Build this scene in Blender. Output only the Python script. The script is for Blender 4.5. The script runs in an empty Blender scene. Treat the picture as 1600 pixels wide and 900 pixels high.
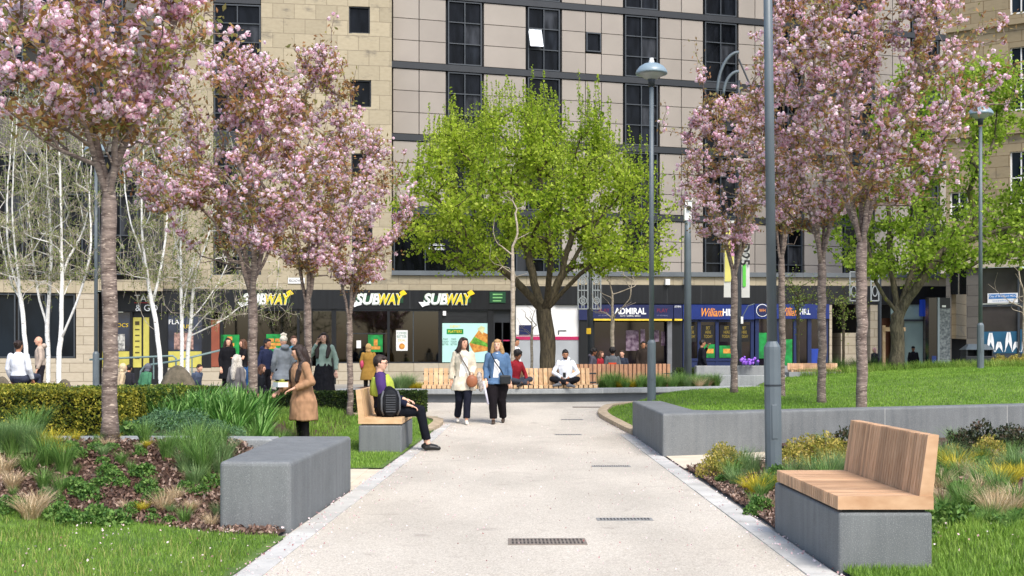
import bpy, bmesh, math, random
import numpy as np
from mathutils import Vector, Matrix, noise
random.seed(7)
RNG = np.random.default_rng(7)
F = 1900.0          # focal length in photograph pixels
CH = 1.43           # camera height
HZ = 552.0          # horizon row
SC = bpy.context.scene
COL = SC.collection
def P(x, y, D):
    return Vector(((x-800)/F*D, D, CH-(y-HZ)/F*D))
def PX(x, D):
    return (x-800)/F*D
def sm(t):
    t = min(1.0, max(0.0, t)); return t*t*(3-2*t)
def lin(c):
    c = c/255.0
    return c/12.92 if c <= 0.04045 else ((c+0.055)/1.055)**2.4
def rgb(r, g, b):
    return (lin(r), lin(g), lin(b), 1.0)

# ---------- materials ----------
MATS = {}
def new_mat(name):
    m = bpy.data.materials.new(name); m.use_nodes = True
    nt = m.node_tree; nt.nodes.clear()
    out = nt.nodes.new('ShaderNodeOutputMaterial')
    return m, nt, out
def N(nt, typ, **kw):
    n = nt.nodes.new(typ)
    for k, v in kw.items():
        if k in n.inputs.keys() if hasattr(n.inputs, 'keys') else False: n.inputs[k].default_value = v
        else: setattr(n, k, v)
    return n
def mat(name, col, rough=0.7, var=0.12, scale=6.0, bump=0.0, bscale=60.0, metal=0.0, spec=0.4, island=0.0, stretch=None,
        col2=None, transl=0.0, emit=0.0, ramp=(0.35, 0.65), speck=None, bdist=0.01, coat=0.0):
    """general procedural surface: two-tone noise, optional per-piece variation, fine specks and bump"""
    if name in MATS: return MATS[name]
    m, nt, out = new_mat(name)
    L = nt.links.new
    b = nt.nodes.new('ShaderNodeBsdfPrincipled')
    b.inputs['Roughness'].default_value = rough; b.inputs['Metallic'].default_value = metal
    b.inputs['Specular IOR Level'].default_value = spec
    if coat: b.inputs['Coat Weight'].default_value = coat
    c1 = rgb(*col)
    if col2 is None:
        ca = tuple(c*(1-var) for c in c1[:3])+(1,); cb = tuple(min(1, c*(1+var)) for c in c1[:3])+(1,)
    else: ca, cb = c1, rgb(*col2)
    tc = nt.nodes.new('ShaderNodeTexCoord'); mp = nt.nodes.new('ShaderNodeMapping')
    L(tc.outputs['Object'], mp.inputs['Vector'])
    if stretch: mp.inputs['Scale'].default_value = stretch
    nz = nt.nodes.new('ShaderNodeTexNoise'); nz.inputs['Scale'].default_value = scale; nz.inputs['Detail'].default_value = 6
    L(mp.outputs[0], nz.inputs['Vector'])
    cr = nt.nodes.new('ShaderNodeValToRGB'); cr.color_ramp.elements[0].position = ramp[0]; cr.color_ramp.elements[1].position = ramp[1]
    cr.color_ramp.elements[0].color = ca; cr.color_ramp.elements[1].color = cb
    L(nz.outputs['Fac'], cr.inputs[0]); cur = cr.outputs[0]
    if speck:
        sc_, thr, scol, amt = speck
        n2 = nt.nodes.new('ShaderNodeTexNoise'); n2.inputs['Scale'].default_value = sc_; n2.inputs['Detail'].default_value = 2
        L(tc.outputs['Object'], n2.inputs['Vector'])
        r2 = nt.nodes.new('ShaderNodeValToRGB'); r2.color_ramp.elements[0].position = thr; r2.color_ramp.elements[1].position = min(1, thr+.06)
        r2.color_ramp.elements[0].color = (0, 0, 0, 1); r2.color_ramp.elements[1].color = (amt, amt, amt, 1)
        L(n2.outputs['Fac'], r2.inputs[0])
        mx = nt.nodes.new('ShaderNodeMixRGB'); mx.inputs[2].default_value = rgb(*scol)
        L(r2.outputs[0], mx.inputs[0]); L(cur, mx.inputs[1]); cur = mx.outputs[0]
    if island:
        g = nt.nodes.new('ShaderNodeNewGeometry'); hs = nt.nodes.new('ShaderNodeHueSaturation')
        mr = nt.nodes.new('ShaderNodeMapRange'); mr.inputs[3].default_value = 1-island; mr.inputs[4].default_value = 1+island
        L(g.outputs['Random Per Island'], mr.inputs[0]); L(mr.outputs[0], hs.inputs['Value'])
        mh = nt.nodes.new('ShaderNodeMapRange'); mh.inputs[3].default_value = .5-island*.05; mh.inputs[4].default_value = .5+island*.05
        mu = nt.nodes.new('ShaderNodeMath'); mu.operation = 'MULTIPLY'; mu.inputs[1].default_value = 7.31
        fr = nt.nodes.new('ShaderNodeMath'); fr.operation = 'FRACT'
        L(g.outputs['Random Per Island'], mu.inputs[0]); L(mu.outputs[0], fr.inputs[0]); L(fr.outputs[0], mh.inputs[0]); L(mh.outputs[0], hs.inputs['Hue'])
        L(cur, hs.inputs['Color']); cur = hs.outputs[0]
    L(cur, b.inputs['Base Color'])
    if bump:
        n3 = nt.nodes.new('ShaderNodeTexNoise'); n3.inputs['Scale'].default_value = bscale; n3.inputs['Detail'].default_value = 5
        L(mp.outputs[0], n3.inputs['Vector'])
        bp = nt.nodes.new('ShaderNodeBump'); bp.inputs['Strength'].default_value = bump; bp.inputs['Distance'].default_value = bdist
        L(n3.outputs['Fac'], bp.inputs['Height']); L(bp.outputs[0], b.inputs['Normal'])
    if emit:
        L(cur, b.inputs['Emission Color']); b.inputs['Emission Strength'].default_value = emit
    sh = b.outputs[0]
    if transl:
        t = nt.nodes.new('ShaderNodeBsdfTranslucent'); L(cur, t.inputs[0])
        mx = nt.nodes.new('ShaderNodeMixShader'); mx.inputs[0].default_value = transl
        L(b.outputs[0], mx.inputs[1]); L(t.outputs[0], mx.inputs[2]); sh = mx.outputs[0]
    L(sh, out.inputs[0])
    MATS[name] = m
    return m
def leafmat(name, cols, rough=.55, transl=.35, val=.3, patch=1.2):
    """per-leaf colour picked from a ramp, mixed with a slow clump noise"""
    if name in MATS: return MATS[name]
    m, nt, out = new_mat(name); L = nt.links.new
    b = nt.nodes.new('ShaderNodeBsdfPrincipled'); b.inputs['Roughness'].default_value = rough; b.inputs['Specular IOR Level'].default_value = .3
    g = nt.nodes.new('ShaderNodeNewGeometry'); tc = nt.nodes.new('ShaderNodeTexCoord')
    nz = nt.nodes.new('ShaderNodeTexNoise'); nz.inputs['Scale'].default_value = patch; nz.inputs['Detail'].default_value = 3
    L(tc.outputs['Object'], nz.inputs['Vector'])
    a = nt.nodes.new('ShaderNodeMath'); a.operation = 'MULTIPLY_ADD'; a.inputs[1].default_value = .65; L(g.outputs['Random Per Island'], a.inputs[0])
    s = nt.nodes.new('ShaderNodeMath'); s.operation = 'MULTIPLY_ADD'; s.inputs[1].default_value = 1.0; s.inputs[2].default_value = -.32; L(nz.outputs['Fac'], s.inputs[0])
    L(s.outputs[0], a.inputs[2])
    cr = nt.nodes.new('ShaderNodeValToRGB'); e = cr.color_ramp.elements
    n = len(cols)
    for i, c in enumerate(cols):
        p = (i+.5)/n
        if i < 2: e[i].position = p
        else: e.new(p)
    for i, c in enumerate(cols): e[i].color = rgb(*c)
    L(a.outputs[0], cr.inputs[0])
    hs = nt.nodes.new('ShaderNodeHueSaturation'); mu = nt.nodes.new('ShaderNodeMath'); mu.operation = 'MULTIPLY'; mu.inputs[1].default_value = 13.7
    fr = nt.nodes.new('ShaderNodeMath'); fr.operation = 'FRACT'; mr = nt.nodes.new('ShaderNodeMapRange')
    mr.inputs[3].default_value = 1-val; mr.inputs[4].default_value = 1+val
    L(g.outputs['Random Per Island'], mu.inputs[0]); L(mu.outputs[0], fr.inputs[0]); L(fr.outputs[0], mr.inputs[0]); L(mr.outputs[0], hs.inputs['Value'])
    L(cr.outputs[0], hs.inputs['Color']); L(hs.outputs[0], b.inputs['Base Color'])
    t = nt.nodes.new('ShaderNodeBsdfTranslucent'); L(hs.outputs[0], t.inputs[0])
    mx = nt.nodes.new('ShaderNodeMixShader'); mx.inputs[0].default_value = transl
    L(b.outputs[0], mx.inputs[1]); L(t.outputs[0], mx.inputs[2]); L(mx.outputs[0], out.inputs[0])
    MATS[name] = m; return m
def glassmat(name, tint=(120, 125, 125), trans=.6, rough=.03, refl=1.0):
    if name in MATS: return MATS[name]
    m, nt, out = new_mat(name); L = nt.links.new
    t = nt.nodes.new('ShaderNodeBsdfTransparent'); t.inputs[0].default_value = rgb(*tint)
    g = nt.nodes.new('ShaderNodeBsdfGlossy'); g.inputs['Roughness'].default_value = rough; g.inputs[0].default_value = (refl, refl, refl, 1)
    fr = nt.nodes.new('ShaderNodeFresnel'); fr.inputs[0].default_value = 1.5
    mp = nt.nodes.new('ShaderNodeMath'); mp.operation = 'MULTIPLY_ADD'; mp.inputs[1].default_value = 1.0; mp.inputs[2].default_value = .03
    L(fr.outputs[0], mp.inputs[0])
    mx = nt.nodes.new('ShaderNodeMixShader'); L(mp.outputs[0], mx.inputs[0]); L(t.outputs[0], mx.inputs[1]); L(g.outputs[0], mx.inputs[2])
    L(mx.outputs[0], out.inputs[0]); MATS[name] = m; return m

# ---------- objects ----------
def tag(o, label=None, cat=None, group=None, kind=None):
    if label: o['label'] = label
    if cat: o['category'] = cat
    if group: o['group'] = group
    if kind: o['kind'] = kind
    return o
def empty(name, loc, label=None, cat=None, group=None, rz=0.0):
    o = bpy.data.objects.new(name, None); COL.objects.link(o)
    o.location = loc; o.rotation_euler = (0, 0, rz); o.empty_display_size = .2
    return tag(o, label, cat, group)
def world_loc(o):
    v = Vector((0, 0, 0))
    while o is not None: v = v+o.location; o = o.parent
    return v
def link_mesh(name, me, mats, parent=None, loc=None):
    if not isinstance(mats, (list, tuple)): mats = [mats]
    for m in mats: me.materials.append(m)
    o = bpy.data.objects.new(name, me); COL.objects.link(o)
    if parent is not None: o.parent = parent
    if loc is not None: o.location = loc
    return o
def copy_tree(o, parent=None):
    c = o.copy(); COL.objects.link(c); c.parent = parent
    for ch in [k for k in bpy.data.objects if k.parent == o and k.name != c.name]:
        copy_tree(ch, c)
    return c
class MB:
    def __init__(s): s.v = []; s.f = []; s.mi = []; s.cur = 0
    def add(s, vs, fs, M_=None):
        o = len(s.v)
        for p in vs:
            p = Vector(p)
            if M_ is not None: p = M_ @ p
            s.v.append(p)
        for f in fs: s.f.append(tuple(i+o for i in f)); s.mi.append(s.cur)
        return s
    def box(s, x0, x1, y0, y1, z0, z1, M_=None):
        v = [(x0,y0,z0),(x1,y0,z0),(x1,y1,z0),(x0,y1,z0),(x0,y0,z1),(x1,y0,z1),(x1,y1,z1),(x0,y1,z1)]
        return s.add(v, [(0,3,2,1),(4,5,6,7),(0,1,5,4),(1,2,6,5),(2,3,7,6),(3,0,4,7)], M_)
    def quad(s, a, b, c, d): return s.add([a, b, c, d], [(0,1,2,3)])
    def prism(s, poly, z0, z1, M_=None):
        n = len(poly)
        v = [(p[0], p[1], z0) for p in poly]+[(p[0], p[1], z1) for p in poly]
        f = [tuple(range(n-1, -1, -1)), tuple(range(n, 2*n))]+[(i, (i+1) % n, (i+1) % n+n, i+n) for i in range(n)]
        return s.add(v, f, M_)
    def tube(s, pts, rad, n=8, caps=True):
        pts = [Vector(p) for p in pts]
        if not isinstance(rad, (list, tuple)): rad = [rad]*len(pts)
        o = len(s.v); up = None
        for i, p in enumerate(pts):
            d = (pts[min(i+1, len(pts)-1)]-pts[max(i-1, 0)]).normalized()
            if up is None:
                up = Vector((1, 0, 0)) if abs(d.x) < .8 else Vector((0, 1, 0))
            a = (up-d*up.dot(d)).normalized(); b = d.cross(a); up = a
            for k in range(n):
                t = 2*math.pi*k/n; s.v.append(p+(a*math.cos(t)+b*math.sin(t))*rad[i])
        for i in range(len(pts)-1):
            for k in range(n):
                k2 = (k+1) % n
                s.f.append((o+i*n+k, o+i*n+k2, o+(i+1)*n+k2, o+(i+1)*n+k)); s.mi.append(s.cur)
        if caps:
            s.f.append(tuple(o+k for k in range(n-1, -1, -1))); s.mi.append(s.cur)
            e = o+(len(pts)-1)*n; s.f.append(tuple(e+k for k in range(n))); s.mi.append(s.cur)
        return s
    def lathe(s, prof, c=(0, 0, 0), n=16, sx=1, sy=1):
        """prof: list of (r,z)"""
        o = len(s.v)
        for r, z in prof:
            for k in range(n):
                t = 2*math.pi*k/n; s.v.append(Vector((c[0]+r*sx*math.cos(t), c[1]+r*sy*math.sin(t), c[2]+z)))
        for i in range(len(prof)-1):
            for k in range(n):
                k2 = (k+1) % n
                s.f.append((o+i*n+k, o+i*n+k2, o+(i+1)*n+k2, o+(i+1)*n+k)); s.mi.append(s.cur)
        s.f.append(tuple(o+k for k in range(n-1, -1, -1))); s.mi.append(s.cur)
        e = o+(len(prof)-1)*n; s.f.append(tuple(e+k for k in range(n))); s.mi.append(s.cur)
        return s
    def ball(s, c, r, n=10, m=7, M_=None):
        c = Vector(c); r = (r, r, r) if not isinstance(r, (tuple, list)) else r
        vs = []; fs = []
        for i in range(m+1):
            ph = math.pi*i/m
            for k in range(n):
                t = 2*math.pi*k/n
                vs.append(Vector((c.x+r[0]*math.sin(ph)*math.cos(t), c.y+r[1]*math.sin(ph)*math.sin(t), c.z+r[2]*math.cos(ph))))
        for i in range(m):
            for k in range(n):
                k2 = (k+1) % n; fs.append((i*n+k, (i+1)*n+k, (i+1)*n+k2, i*n+k2))
        return s.add(vs, fs, M_)
    def mesh(s, name, off=None, smooth=False, bevel=0.0, bseg=2, merge=False, bang=.6):
        me = bpy.data.meshes.new(name)
        vs = s.v if off is None else [v-off for v in s.v]
        me.from_pydata([tuple(v) for v in vs], [], s.f); me.update()
        if max(s.mi or [0]) > 0: me.polygons.foreach_set('material_index', s.mi)
        if bevel or merge:
            bm = bmesh.new(); bm.from_mesh(me)
            bmesh.ops.remove_doubles(bm, verts=bm.verts, dist=1e-4)
            if bevel:
                ed = [e for e in bm.edges if len(e.link_faces) == 2 and e.calc_face_angle(0) > bang]
                bmesh.ops.bevel(bm, geom=ed, offset=bevel, segments=bseg, affect='EDGES', profile=.5)
            bm.to_mesh(me); bm.free()
        if smooth: me.polygons.foreach_set('use_smooth', [True]*len(me.polygons))
        return me
    def build(s, name, mats, parent=None, world=True, **kw):
        off = world_loc(parent) if (parent is not None and world) else None
        return link_mesh(name, s.mesh(name, off, **kw), mats, parent)
def top(name, mb, mats, label, cat, group=None, org=None, **kw):
    """a thing that is one mesh, origin at its base"""
    xs = [v.x for v in mb.v]; ys = [v.y for v in mb.v]; zs = [v.z for v in mb.v]
    org = Vector(org) if org is not None else Vector(((min(xs)+max(xs))/2, (min(ys)+max(ys))/2, min(zs)))
    o = link_mesh(name, mb.mesh(name, org, **kw), mats); o.location = org
    return tag(o, label, cat, group)
def npmesh(name, verts, quads, mats, parent=None, smooth=False, loc=None, mi=None):
    """fast mesh from arrays verts (n,3) and quads (m,k)"""
    me = bpy.data.meshes.new(name)
    v = np.asarray(verts, dtype=np.float32); q = np.asarray(quads, dtype=np.int32); k = q.shape[1]
    me.vertices.add(len(v)); me.vertices.foreach_set('co', v.ravel())
    me.loops.add(q.size); me.loops.foreach_set('vertex_index', q.ravel())
    me.polygons.add(len(q)); me.polygons.foreach_set('loop_start', np.arange(0, q.size, k, dtype=np.int32))
    if mi is not None: me.polygons.foreach_set('material_index', np.asarray(mi, dtype=np.int32))
    if smooth: me.polygons.foreach_set('use_smooth', np.ones(len(q), dtype=bool))
    me.update(calc_edges=True)
    return link_mesh(name, me, mats, parent, loc)
def rand_unit(n):
    v = RNG.normal(size=(n, 3)); return v/np.linalg.norm(v, axis=1)[:, None]
def leaves(c, size, aspect=.5, droop=0.0, fold=.25, updir=None):
    """leaf blades (two tris' worth as one folded quad pair) at centres c; returns verts, quads"""
    n = len(c); d = rand_unit(n)
    if updir is not None: d = d+np.asarray(updir); d /= np.linalg.norm(d, axis=1)[:, None]
    d[:, 2] -= droop; d /= np.linalg.norm(d, axis=1)[:, None]
    r = rand_unit(n); s = np.cross(d, r); s /= np.linalg.norm(s, axis=1)[:, None]+1e-9
    nn = np.cross(d, s)
    L_ = (size*(RNG.uniform(.7, 1.3, n)))[:, None]; W = L_*aspect
    a = c-d*L_*.5; b = c+s*W*.5+nn*W*fold; t = c+d*L_*.5; e = c-s*W*.5+nn*W*fold
    v = np.stack([a, b, t, e], 1).reshape(-1, 3)
    q = np.arange(4*n).reshape(n, 4)
    return v, q
def blades(base, h, w, lean=.4, segs=3, outdir=None, curve=1.0):
    """arching grass blades; base (n,3), h (n,), returns verts, quads"""
    n = len(base)
    if outdir is None:
        a = RNG.uniform(0, 2*np.pi, n); outdir = np.stack([np.cos(a), np.sin(a), np.zeros(n)], 1)
    side = np.stack([-outdir[:, 1], outdir[:, 0], np.zeros(n)], 1)
    jt = RNG.uniform(-.6, .6, n); side = side*np.cos(jt)[:, None]+outdir*np.sin(jt)[:, None]
    lv = RNG.uniform(.3, 1.0, n)*lean
    rows = []
    for i in range(segs+1):
        t = i/segs
        c = base+np.array([0, 0, 1])*(h*(t-.25*curve*lv*t*t))[:, None]+outdir*(h*lv*t**1.8)[:, None]
        ww = (w*(1-t*.93)*.5)
        ww = ww[:, None] if hasattr(ww, '__len__') else ww
        rows.append(c-side*ww); rows.append(c+side*ww)
    v = np.stack(rows, 1).reshape(-1, 3); k = 2*(segs+1)
    q0 = np.array([[2*i, 2*i+1, 2*i+3, 2*i+2] for i in range(segs)])
    q = (np.arange(n)[:, None, None]*k+q0[None]).reshape(-1, 4)
    return v, q
def join(parts):
    vs = []; qs = []; ms = []; o = 0
    for i, (v, q) in enumerate(parts):
        vs.append(v); qs.append(q+o); o += len(v); ms.append(np.full(len(q), i))
    return np.concatenate(vs), np.concatenate(qs), np.concatenate(ms)
_TXT = {}
def text_mb(body, height, width=None, shear=0.0, depth=.01, offset=0.0, space=1.0):
    """lettering as verts/faces in the xz plane, centred, facing -y"""
    cu = bpy.data.curves.new('lettering', 'FONT'); cu.body = body; cu.extrude = 0; cu.shear = shear; cu.offset = offset
    cu.space_character = space; cu.align_x = 'CENTER'; cu.align_y = 'CENTER'; cu.resolution_u = 3
    ob = bpy.data.objects.new('lettering_tmp', cu); COL.objects.link(ob)
    dg = bpy.context.evaluated_depsgraph_get()
    me = bpy.data.meshes.new_from_object(ob.evaluated_get(dg))
    vs = [v.co.copy() for v in me.vertices]; fs = [tuple(p.vertices) for p in me.polygons]
    bpy.data.objects.remove(ob); bpy.data.curves.remove(cu); bpy.data.meshes.remove(me)
    if not vs: return [], []
    x0 = min(v.x for v in vs); x1 = max(v.x for v in vs); y0 = min(v.y for v in vs); y1 = max(v.y for v in vs)
    s = height/(y1-y0); sx = s if width is None else width/(x1-x0)
    out = [Vector(((v.x-(x0+x1)/2)*sx, -depth, (v.y-(y0+y1)/2)*s)) for v in vs]
    return out, fs
# ================= ground, path, lawns, beds =================
def base(y): return .2*sm((y-21)/8)
LE = [(-5, -2.1), (9.7, -1.76), (12.6, -1.67), (17.2, -1.55), (22, -1.45), (24, -1.38), (24.8, -1.6), (25.5, -2.6), (26.2, -5), (27, -9), (40, -9)]
RE = [(-5, 2.1), (21.2, 2.1), (23, 1.97), (25, 1.80), (26, 1.82), (27.5, 2.1), (28.6, 2.7), (29.4, 3.8), (30, 6), (40, 6)]
def itp(tab, y):
    if y <= tab[0][0]: return tab[0][1]
    for (a, b), (c, d) in zip(tab, tab[1:]):
        if y <= c: return b+(d-b)*(y-a)/(c-a)
    return tab[-1][1]
def left_edge(y): return itp(LE, y)
def right_edge(y): return itp(RE, y)
def lawn_bed_line(x): return 9.35+1.05*sm((-x-1.75)/2.2)
def zl(x, y): return .02+.52*sm((y-9.8)/2.7)*sm((-x-1.95)/.9)+.012*noise.noise(Vector((x*1.3, y*1.3, 0)))
def zbed(x, y): return max(base(y)+.012, .02+.42*sm((-x-2.95)/.8)*(1-.45*sm((y-17)/6)))+.01*noise.noise(Vector((x, y, 3)))
def zr(x, y):
    k = 1-sm((y-20.6)/1.6)
    e = .50*max(sm((x-right_edge(y)-.1)/1.6), k)
    return max(.035+e, base(y)+.04+e*.66)+.45*sm((x-4)/10)*sm((y-wall_y(x)-.3)/7)+.015*noise.noise(Vector((x*.5, y*.5, 1)))
def zrb(x, y): return .02+.10*sm((x-2.15)/.8)+.02*noise.noise(Vector((x*2, y*2, 5)))
WALLF = [(2.07, 16.7), (2.9, 17.05), (3.7, 17.5), (5.5, 18.35), (8.3, 19.7), (11, 21.2), (15, 24)]
def wall_y(x):
    return itp(WALLF, x)
def lawn_back(x):
    return itp([(2, 28.6), (3, 29.7), (5, 31.8), (6.6, 34.2), (8, 35.2), (22, 36)], x)
def sheet(name, nu, nv, fn, m, smooth=True):
    """grid sheet, fn(u, v) -> (x, y, z)"""
    v = np.array([fn(i/nu, j/nv) for j in range(nv+1) for i in range(nu+1)])
    q = np.array([[j*(nu+1)+i, j*(nu+1)+i+1, (j+1)*(nu+1)+i+1, (j+1)*(nu+1)+i] for j in range(nv) for i in range(nu)])
    o = npmesh(name, v, q, m, smooth=smooth); o['kind'] = 'structure'; return o
m_ground = mat('paving_far', (150, 146, 138), .85, .15, 1.5, speck=(30, .6, (110, 105, 98), .5))
ys = [-30, 0, 10, 20, 21, 22, 23, 24, 25, 26, 27, 28, 29, 30, 40, 60, 100, 600]
sheet('ground', 1, 17, lambda u, v: (-400+800*u, ys[round(v*17)], base(ys[round(v*17)])-.006), m_ground, False)
# resin bound gravel path: pale buff with fine stones and pink petals
def path_mat():
    m, nt, out = new_mat('resin_gravel'); L = nt.links.new
    b = nt.nodes.new('ShaderNodeBsdfPrincipled'); b.inputs['Roughness'].default_value = .9; b.inputs['Specular IOR Level'].default_value = .2
    tc = nt.nodes.new('ShaderNodeTexCoord')
    def nz(s, d=4, st=None):
        n = nt.nodes.new('ShaderNodeTexNoise'); n.inputs['Scale'].default_value = s; n.inputs['Detail'].default_value = d
        if st:
            mp = nt.nodes.new('ShaderNodeMapping'); mp.inputs['Scale'].default_value = st; L(tc.outputs['Object'], mp.inputs[0]); L(mp.outputs[0], n.inputs['Vector'])
        else: L(tc.outputs['Object'], n.inputs['Vector'])
        return n
    def ramp(src, *st):
        r = nt.nodes.new('ShaderNodeValToRGB'); e = r.color_ramp.elements
        for i, (p, c) in enumerate(st):
            if i < 2: e[i].position = p
            else: e.new(p)
        for i, (p, c) in enumerate(st): e[i].color = c if len(c) == 4 else rgb(*c)
        L(src, r.inputs[0]); return r.outputs[0]
    vor = nt.nodes.new('ShaderNodeTexVoronoi'); vor.inputs['Scale'].default_value = 120; L(tc.outputs['Object'], vor.inputs['Vector'])
    sep = nt.nodes.new('ShaderNodeSeparateColor'); L(vor.outputs['Color'], sep.inputs[0])
    stones = ramp(sep.outputs[0], (.0, (168, 159, 146)), (.25, (188, 180, 167)), (.7, (200, 192, 179)), (1., (215, 208, 197)))
    big = ramp(nz(.7, 6, (1, .45, 1)).outputs['Fac'], (.34, (.80, .80, .79, 1)), (.62, (1.02, 1.02, 1.01, 1)))
    mx = nt.nodes.new('ShaderNodeMixRGB'); mx.blend_type = 'MULTIPLY'; mx.inputs[0].default_value = 1; L(stones, mx.inputs[1]); L(big, mx.inputs[2])
    st = ramp(nz(3.2, 5).outputs['Fac'], (.60, (0, 0, 0, 1)), (.74, (.5, .5, .5, 1)))
    m2 = nt.nodes.new('ShaderNodeMixRGB'); m2.inputs[2].default_value = rgb(150, 140, 130); L(st, m2.inputs[0]); L(mx.outputs[0], m2.inputs[1])
    L(m2.outputs[0], b.inputs['Base Color'])
    bp = nt.nodes.new('ShaderNodeBump'); bp.inputs['Strength'].default_value = .5; bp.inputs['Distance'].default_value = .004
    L(vor.outputs['Distance'], bp.inputs['Height']); L(bp.outputs[0], b.inputs['Normal']); L(b.outputs[0], out.inputs[0]); return m
pys = [2+.7*i for i in range(46)]
def pf(u, v):
    y = 2+v*29.5; a = left_edge(y); b = right_edge(y); return (a+(b-a)*u, y, base(y)+.006)
sheet('path', 1, 59, pf, path_mat())
m_sett = mat('edging_stone', (196, 200, 202), .8, .12, 5, bump=.15, bscale=60, speck=(40, .62, (150, 150, 150), .5))
m_kerb = mat('sandstone_kerb', (176, 158, 132), .85, .2, 7, bump=.3, bscale=40)
def setts(name, edge, y0, y1, side, w=.19, ln=.6):
    mb = MB(); y = y0
    while y < y1:
        e = min(y+ln-.012, y1)
        a0, a1 = edge(y), edge(e); z0 = base(y)+.006; z1 = base(e)+.006; t = random.uniform(.003, .008)
        def q(a, b, zb):  # slab
            pass
        x = [(a0, y), (a0+side*w, y), (a1+side*w, e), (a1, e)]
        if side < 0: x = x[::-1]
        n = len(mb.v)
        for (px, py) in x: mb.v.append(Vector((px, py, base(py)+.004)))
        for (px, py) in x: mb.v.append(Vector((px, py, base(py)+.008+t)))
        for f in [(4, 5, 6, 7), (0, 1, 5, 4), (1, 2, 6, 5), (2, 3, 7, 6), (3, 0, 4, 7)]: mb.f.append(tuple(i+n for i in f)); mb.mi.append(0)
        y += ln
    o = mb.build(name, mat('edging_setts', (188, 186, 180), .8, .12, 3, bump=.2, bscale=50, island=.10, speck=(35, .6, (160, 158, 155), .5)))
    o['kind'] = 'structure'
setts('edging_strip', lambda y: left_edge(y)+.02, 3, 23.6, 1)
setts('edging_strip', lambda y: right_edge(y)-.02, 3, 21.2, -1)
# raised sandstone kerbs round the lawn ends
def kerb(pts, w=.22, h=.09):
    mb = MB()
    for (a, b) in zip(pts, pts[1:]):
        a = Vector((a[0], a[1], 0)); b = Vector((b[0], b[1], 0)); d = (b-a).normalized(); nn = Vector((-d.y, d.x, 0)); b = b-d*.008
        vs = []
        for z in (-.01, h):
            for p in (a, a+nn*w, b+nn*w, b): vs.append(Vector((p.x, p.y, base(p.y)+z)))
        mb.add(vs, [(0,1,2,3),(7,6,5,4),(4,5,1,0),(5,6,2,1),(6,7,3,2),(7,4,0,3)])
    o = mb.build('kerb', m_kerb, merge=False); o['kind'] = 'structure'
def sub(edge, y0, y1, n, off=0): return [(edge(y0+(y1-y0)*i/n)+off, y0+(y1-y0)*i/n) for i in range(n+1)]
kerb([(p[0]+.2, p[1]) for p in sub(right_edge, 21.25, 29.2, 14)], .2)
kerb([(-1.45+.0, 21.9), (-1.36, 22.7), (-1.33, 23.5), (-1.36, 24.1), (-1.55, 24.6), (-2.0, 25.0), (-2.7, 25.3), (-3.5, 25.5)], .2, .07)
# buff paving slabs beside the walls
m_slab = mat('buff_slab', (206, 194, 172), .85, .08, 3, bump=.1, bscale=60, island=.05)
mb = MB()
for i in range(3):
    for j in range(4): mb.box(-1.74-.62*(i+1)+.01, -1.74-.62*i-.01, 12.62+.56*j, 13.17+.56*j, -.02, .018)
mb.build('paving', m_slab)['kind'] = 'structure'
mb = MB(); mb.add([(-3.6, 12.6, .0125), (-1.63, 12.6, .0125), (-1.57, 14.95, .0125), (-3.6, 14.95, .0125)], [(0, 1, 2, 3)]); mb.build('paving', m_slab)['kind'] = 'structure'
mb = MB()
for i in range(3):
    for j in range(3): mb.box(2.12+.6*i, 2.71+.6*i, 15.0+.56*j+.18*i, 15.55+.56*j+.18*i, -.02, .13)
mb2 = MB(); mb2.add([(2.12, 14.95, .016), (3.8, 14.95, .016), (3.8, 17.6, .016), (2.12, 16.8, .016)], [(0, 1, 2, 3)])
mb2.build('paving', m_slab)['kind'] = 'structure'
m_lawn = mat('lawn_soil', (72, 96, 38), .9, .3, 3, bump=.6, bscale=90, col2=(100, 126, 50))
m_mulch = mat('mulch_soil', (62, 44, 36), .95, .3, 30, bump=1, bscale=45, col2=(98, 74, 62), bdist=.03)
def f(u, v):
    x = -10+(10+left_edge(9.4)+.03)*u
    y = 4.5+(lawn_bed_line(x)-4.5)*v; return (min(x, left_edge(y)+.03), y, zl(x, y))
sheet('lawn', 60, 30, f, m_lawn)
def f(u, v):
    x = -10+(10-1.80)*u; y = lawn_bed_line(x)+(12.45-lawn_bed_line(x))*v; return (x, y, zl(x, y)-.001+.02*noise.noise(Vector((x*6, y*6, 0)))*(1 if 0 < v < 1 else 0))
sheet('mulch_bed', 120, 60, f, m_mulch)
def f(u, v):
    y = 14.86+v*(25.3-14.86); xe = left_edge(y)-.03 if y < 23 else itp([(23, -1.5), (24, -1.48), (24.6, -1.7), (25, -2.1), (25.3, -2.8)], y); x0 = -3.6; xe += .06
    return (x0+(xe-x0)*u, y, base(y)+.03+.01*noise.noise(Vector((y, u*3, 0))))
sheet('lawn', 20, 50, f, m_lawn)
sheet('soil_bed', 40, 40, lambda u, v: (-14+11.3*u, 12.7+13.3*v, zbed(-14+11.3*u, 12.7+13.3*v)), m_mulch)
def f(u, v):
    x = 2.14+6.9*u; y0 = 9.9+.3*math.sin(x*2) if x > 2.8 else 8.6; y1 = wall_y(x)+.2 if x > 3.8 else 14.95; return (x, y0+(y1-y0)*v, zrb(x, y0+(y1-y0)*v)+.025*noise.noise(Vector((x*7, v*40, 0))))
sheet('mulch_bed', 90, 90, f, m_mulch)
sheet('lawn', 30, 20, lambda u, v: (2.76+6*u, 4.5+(9.9+.3*math.sin((2.76+6*u)*2)+.1-4.5)*v, .04+.015*noise.noise(Vector((u*9, v*8, 0)))+.1*sm((2.76+6*u-2.8)/.6)*sm(v*2)), m_lawn)
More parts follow.
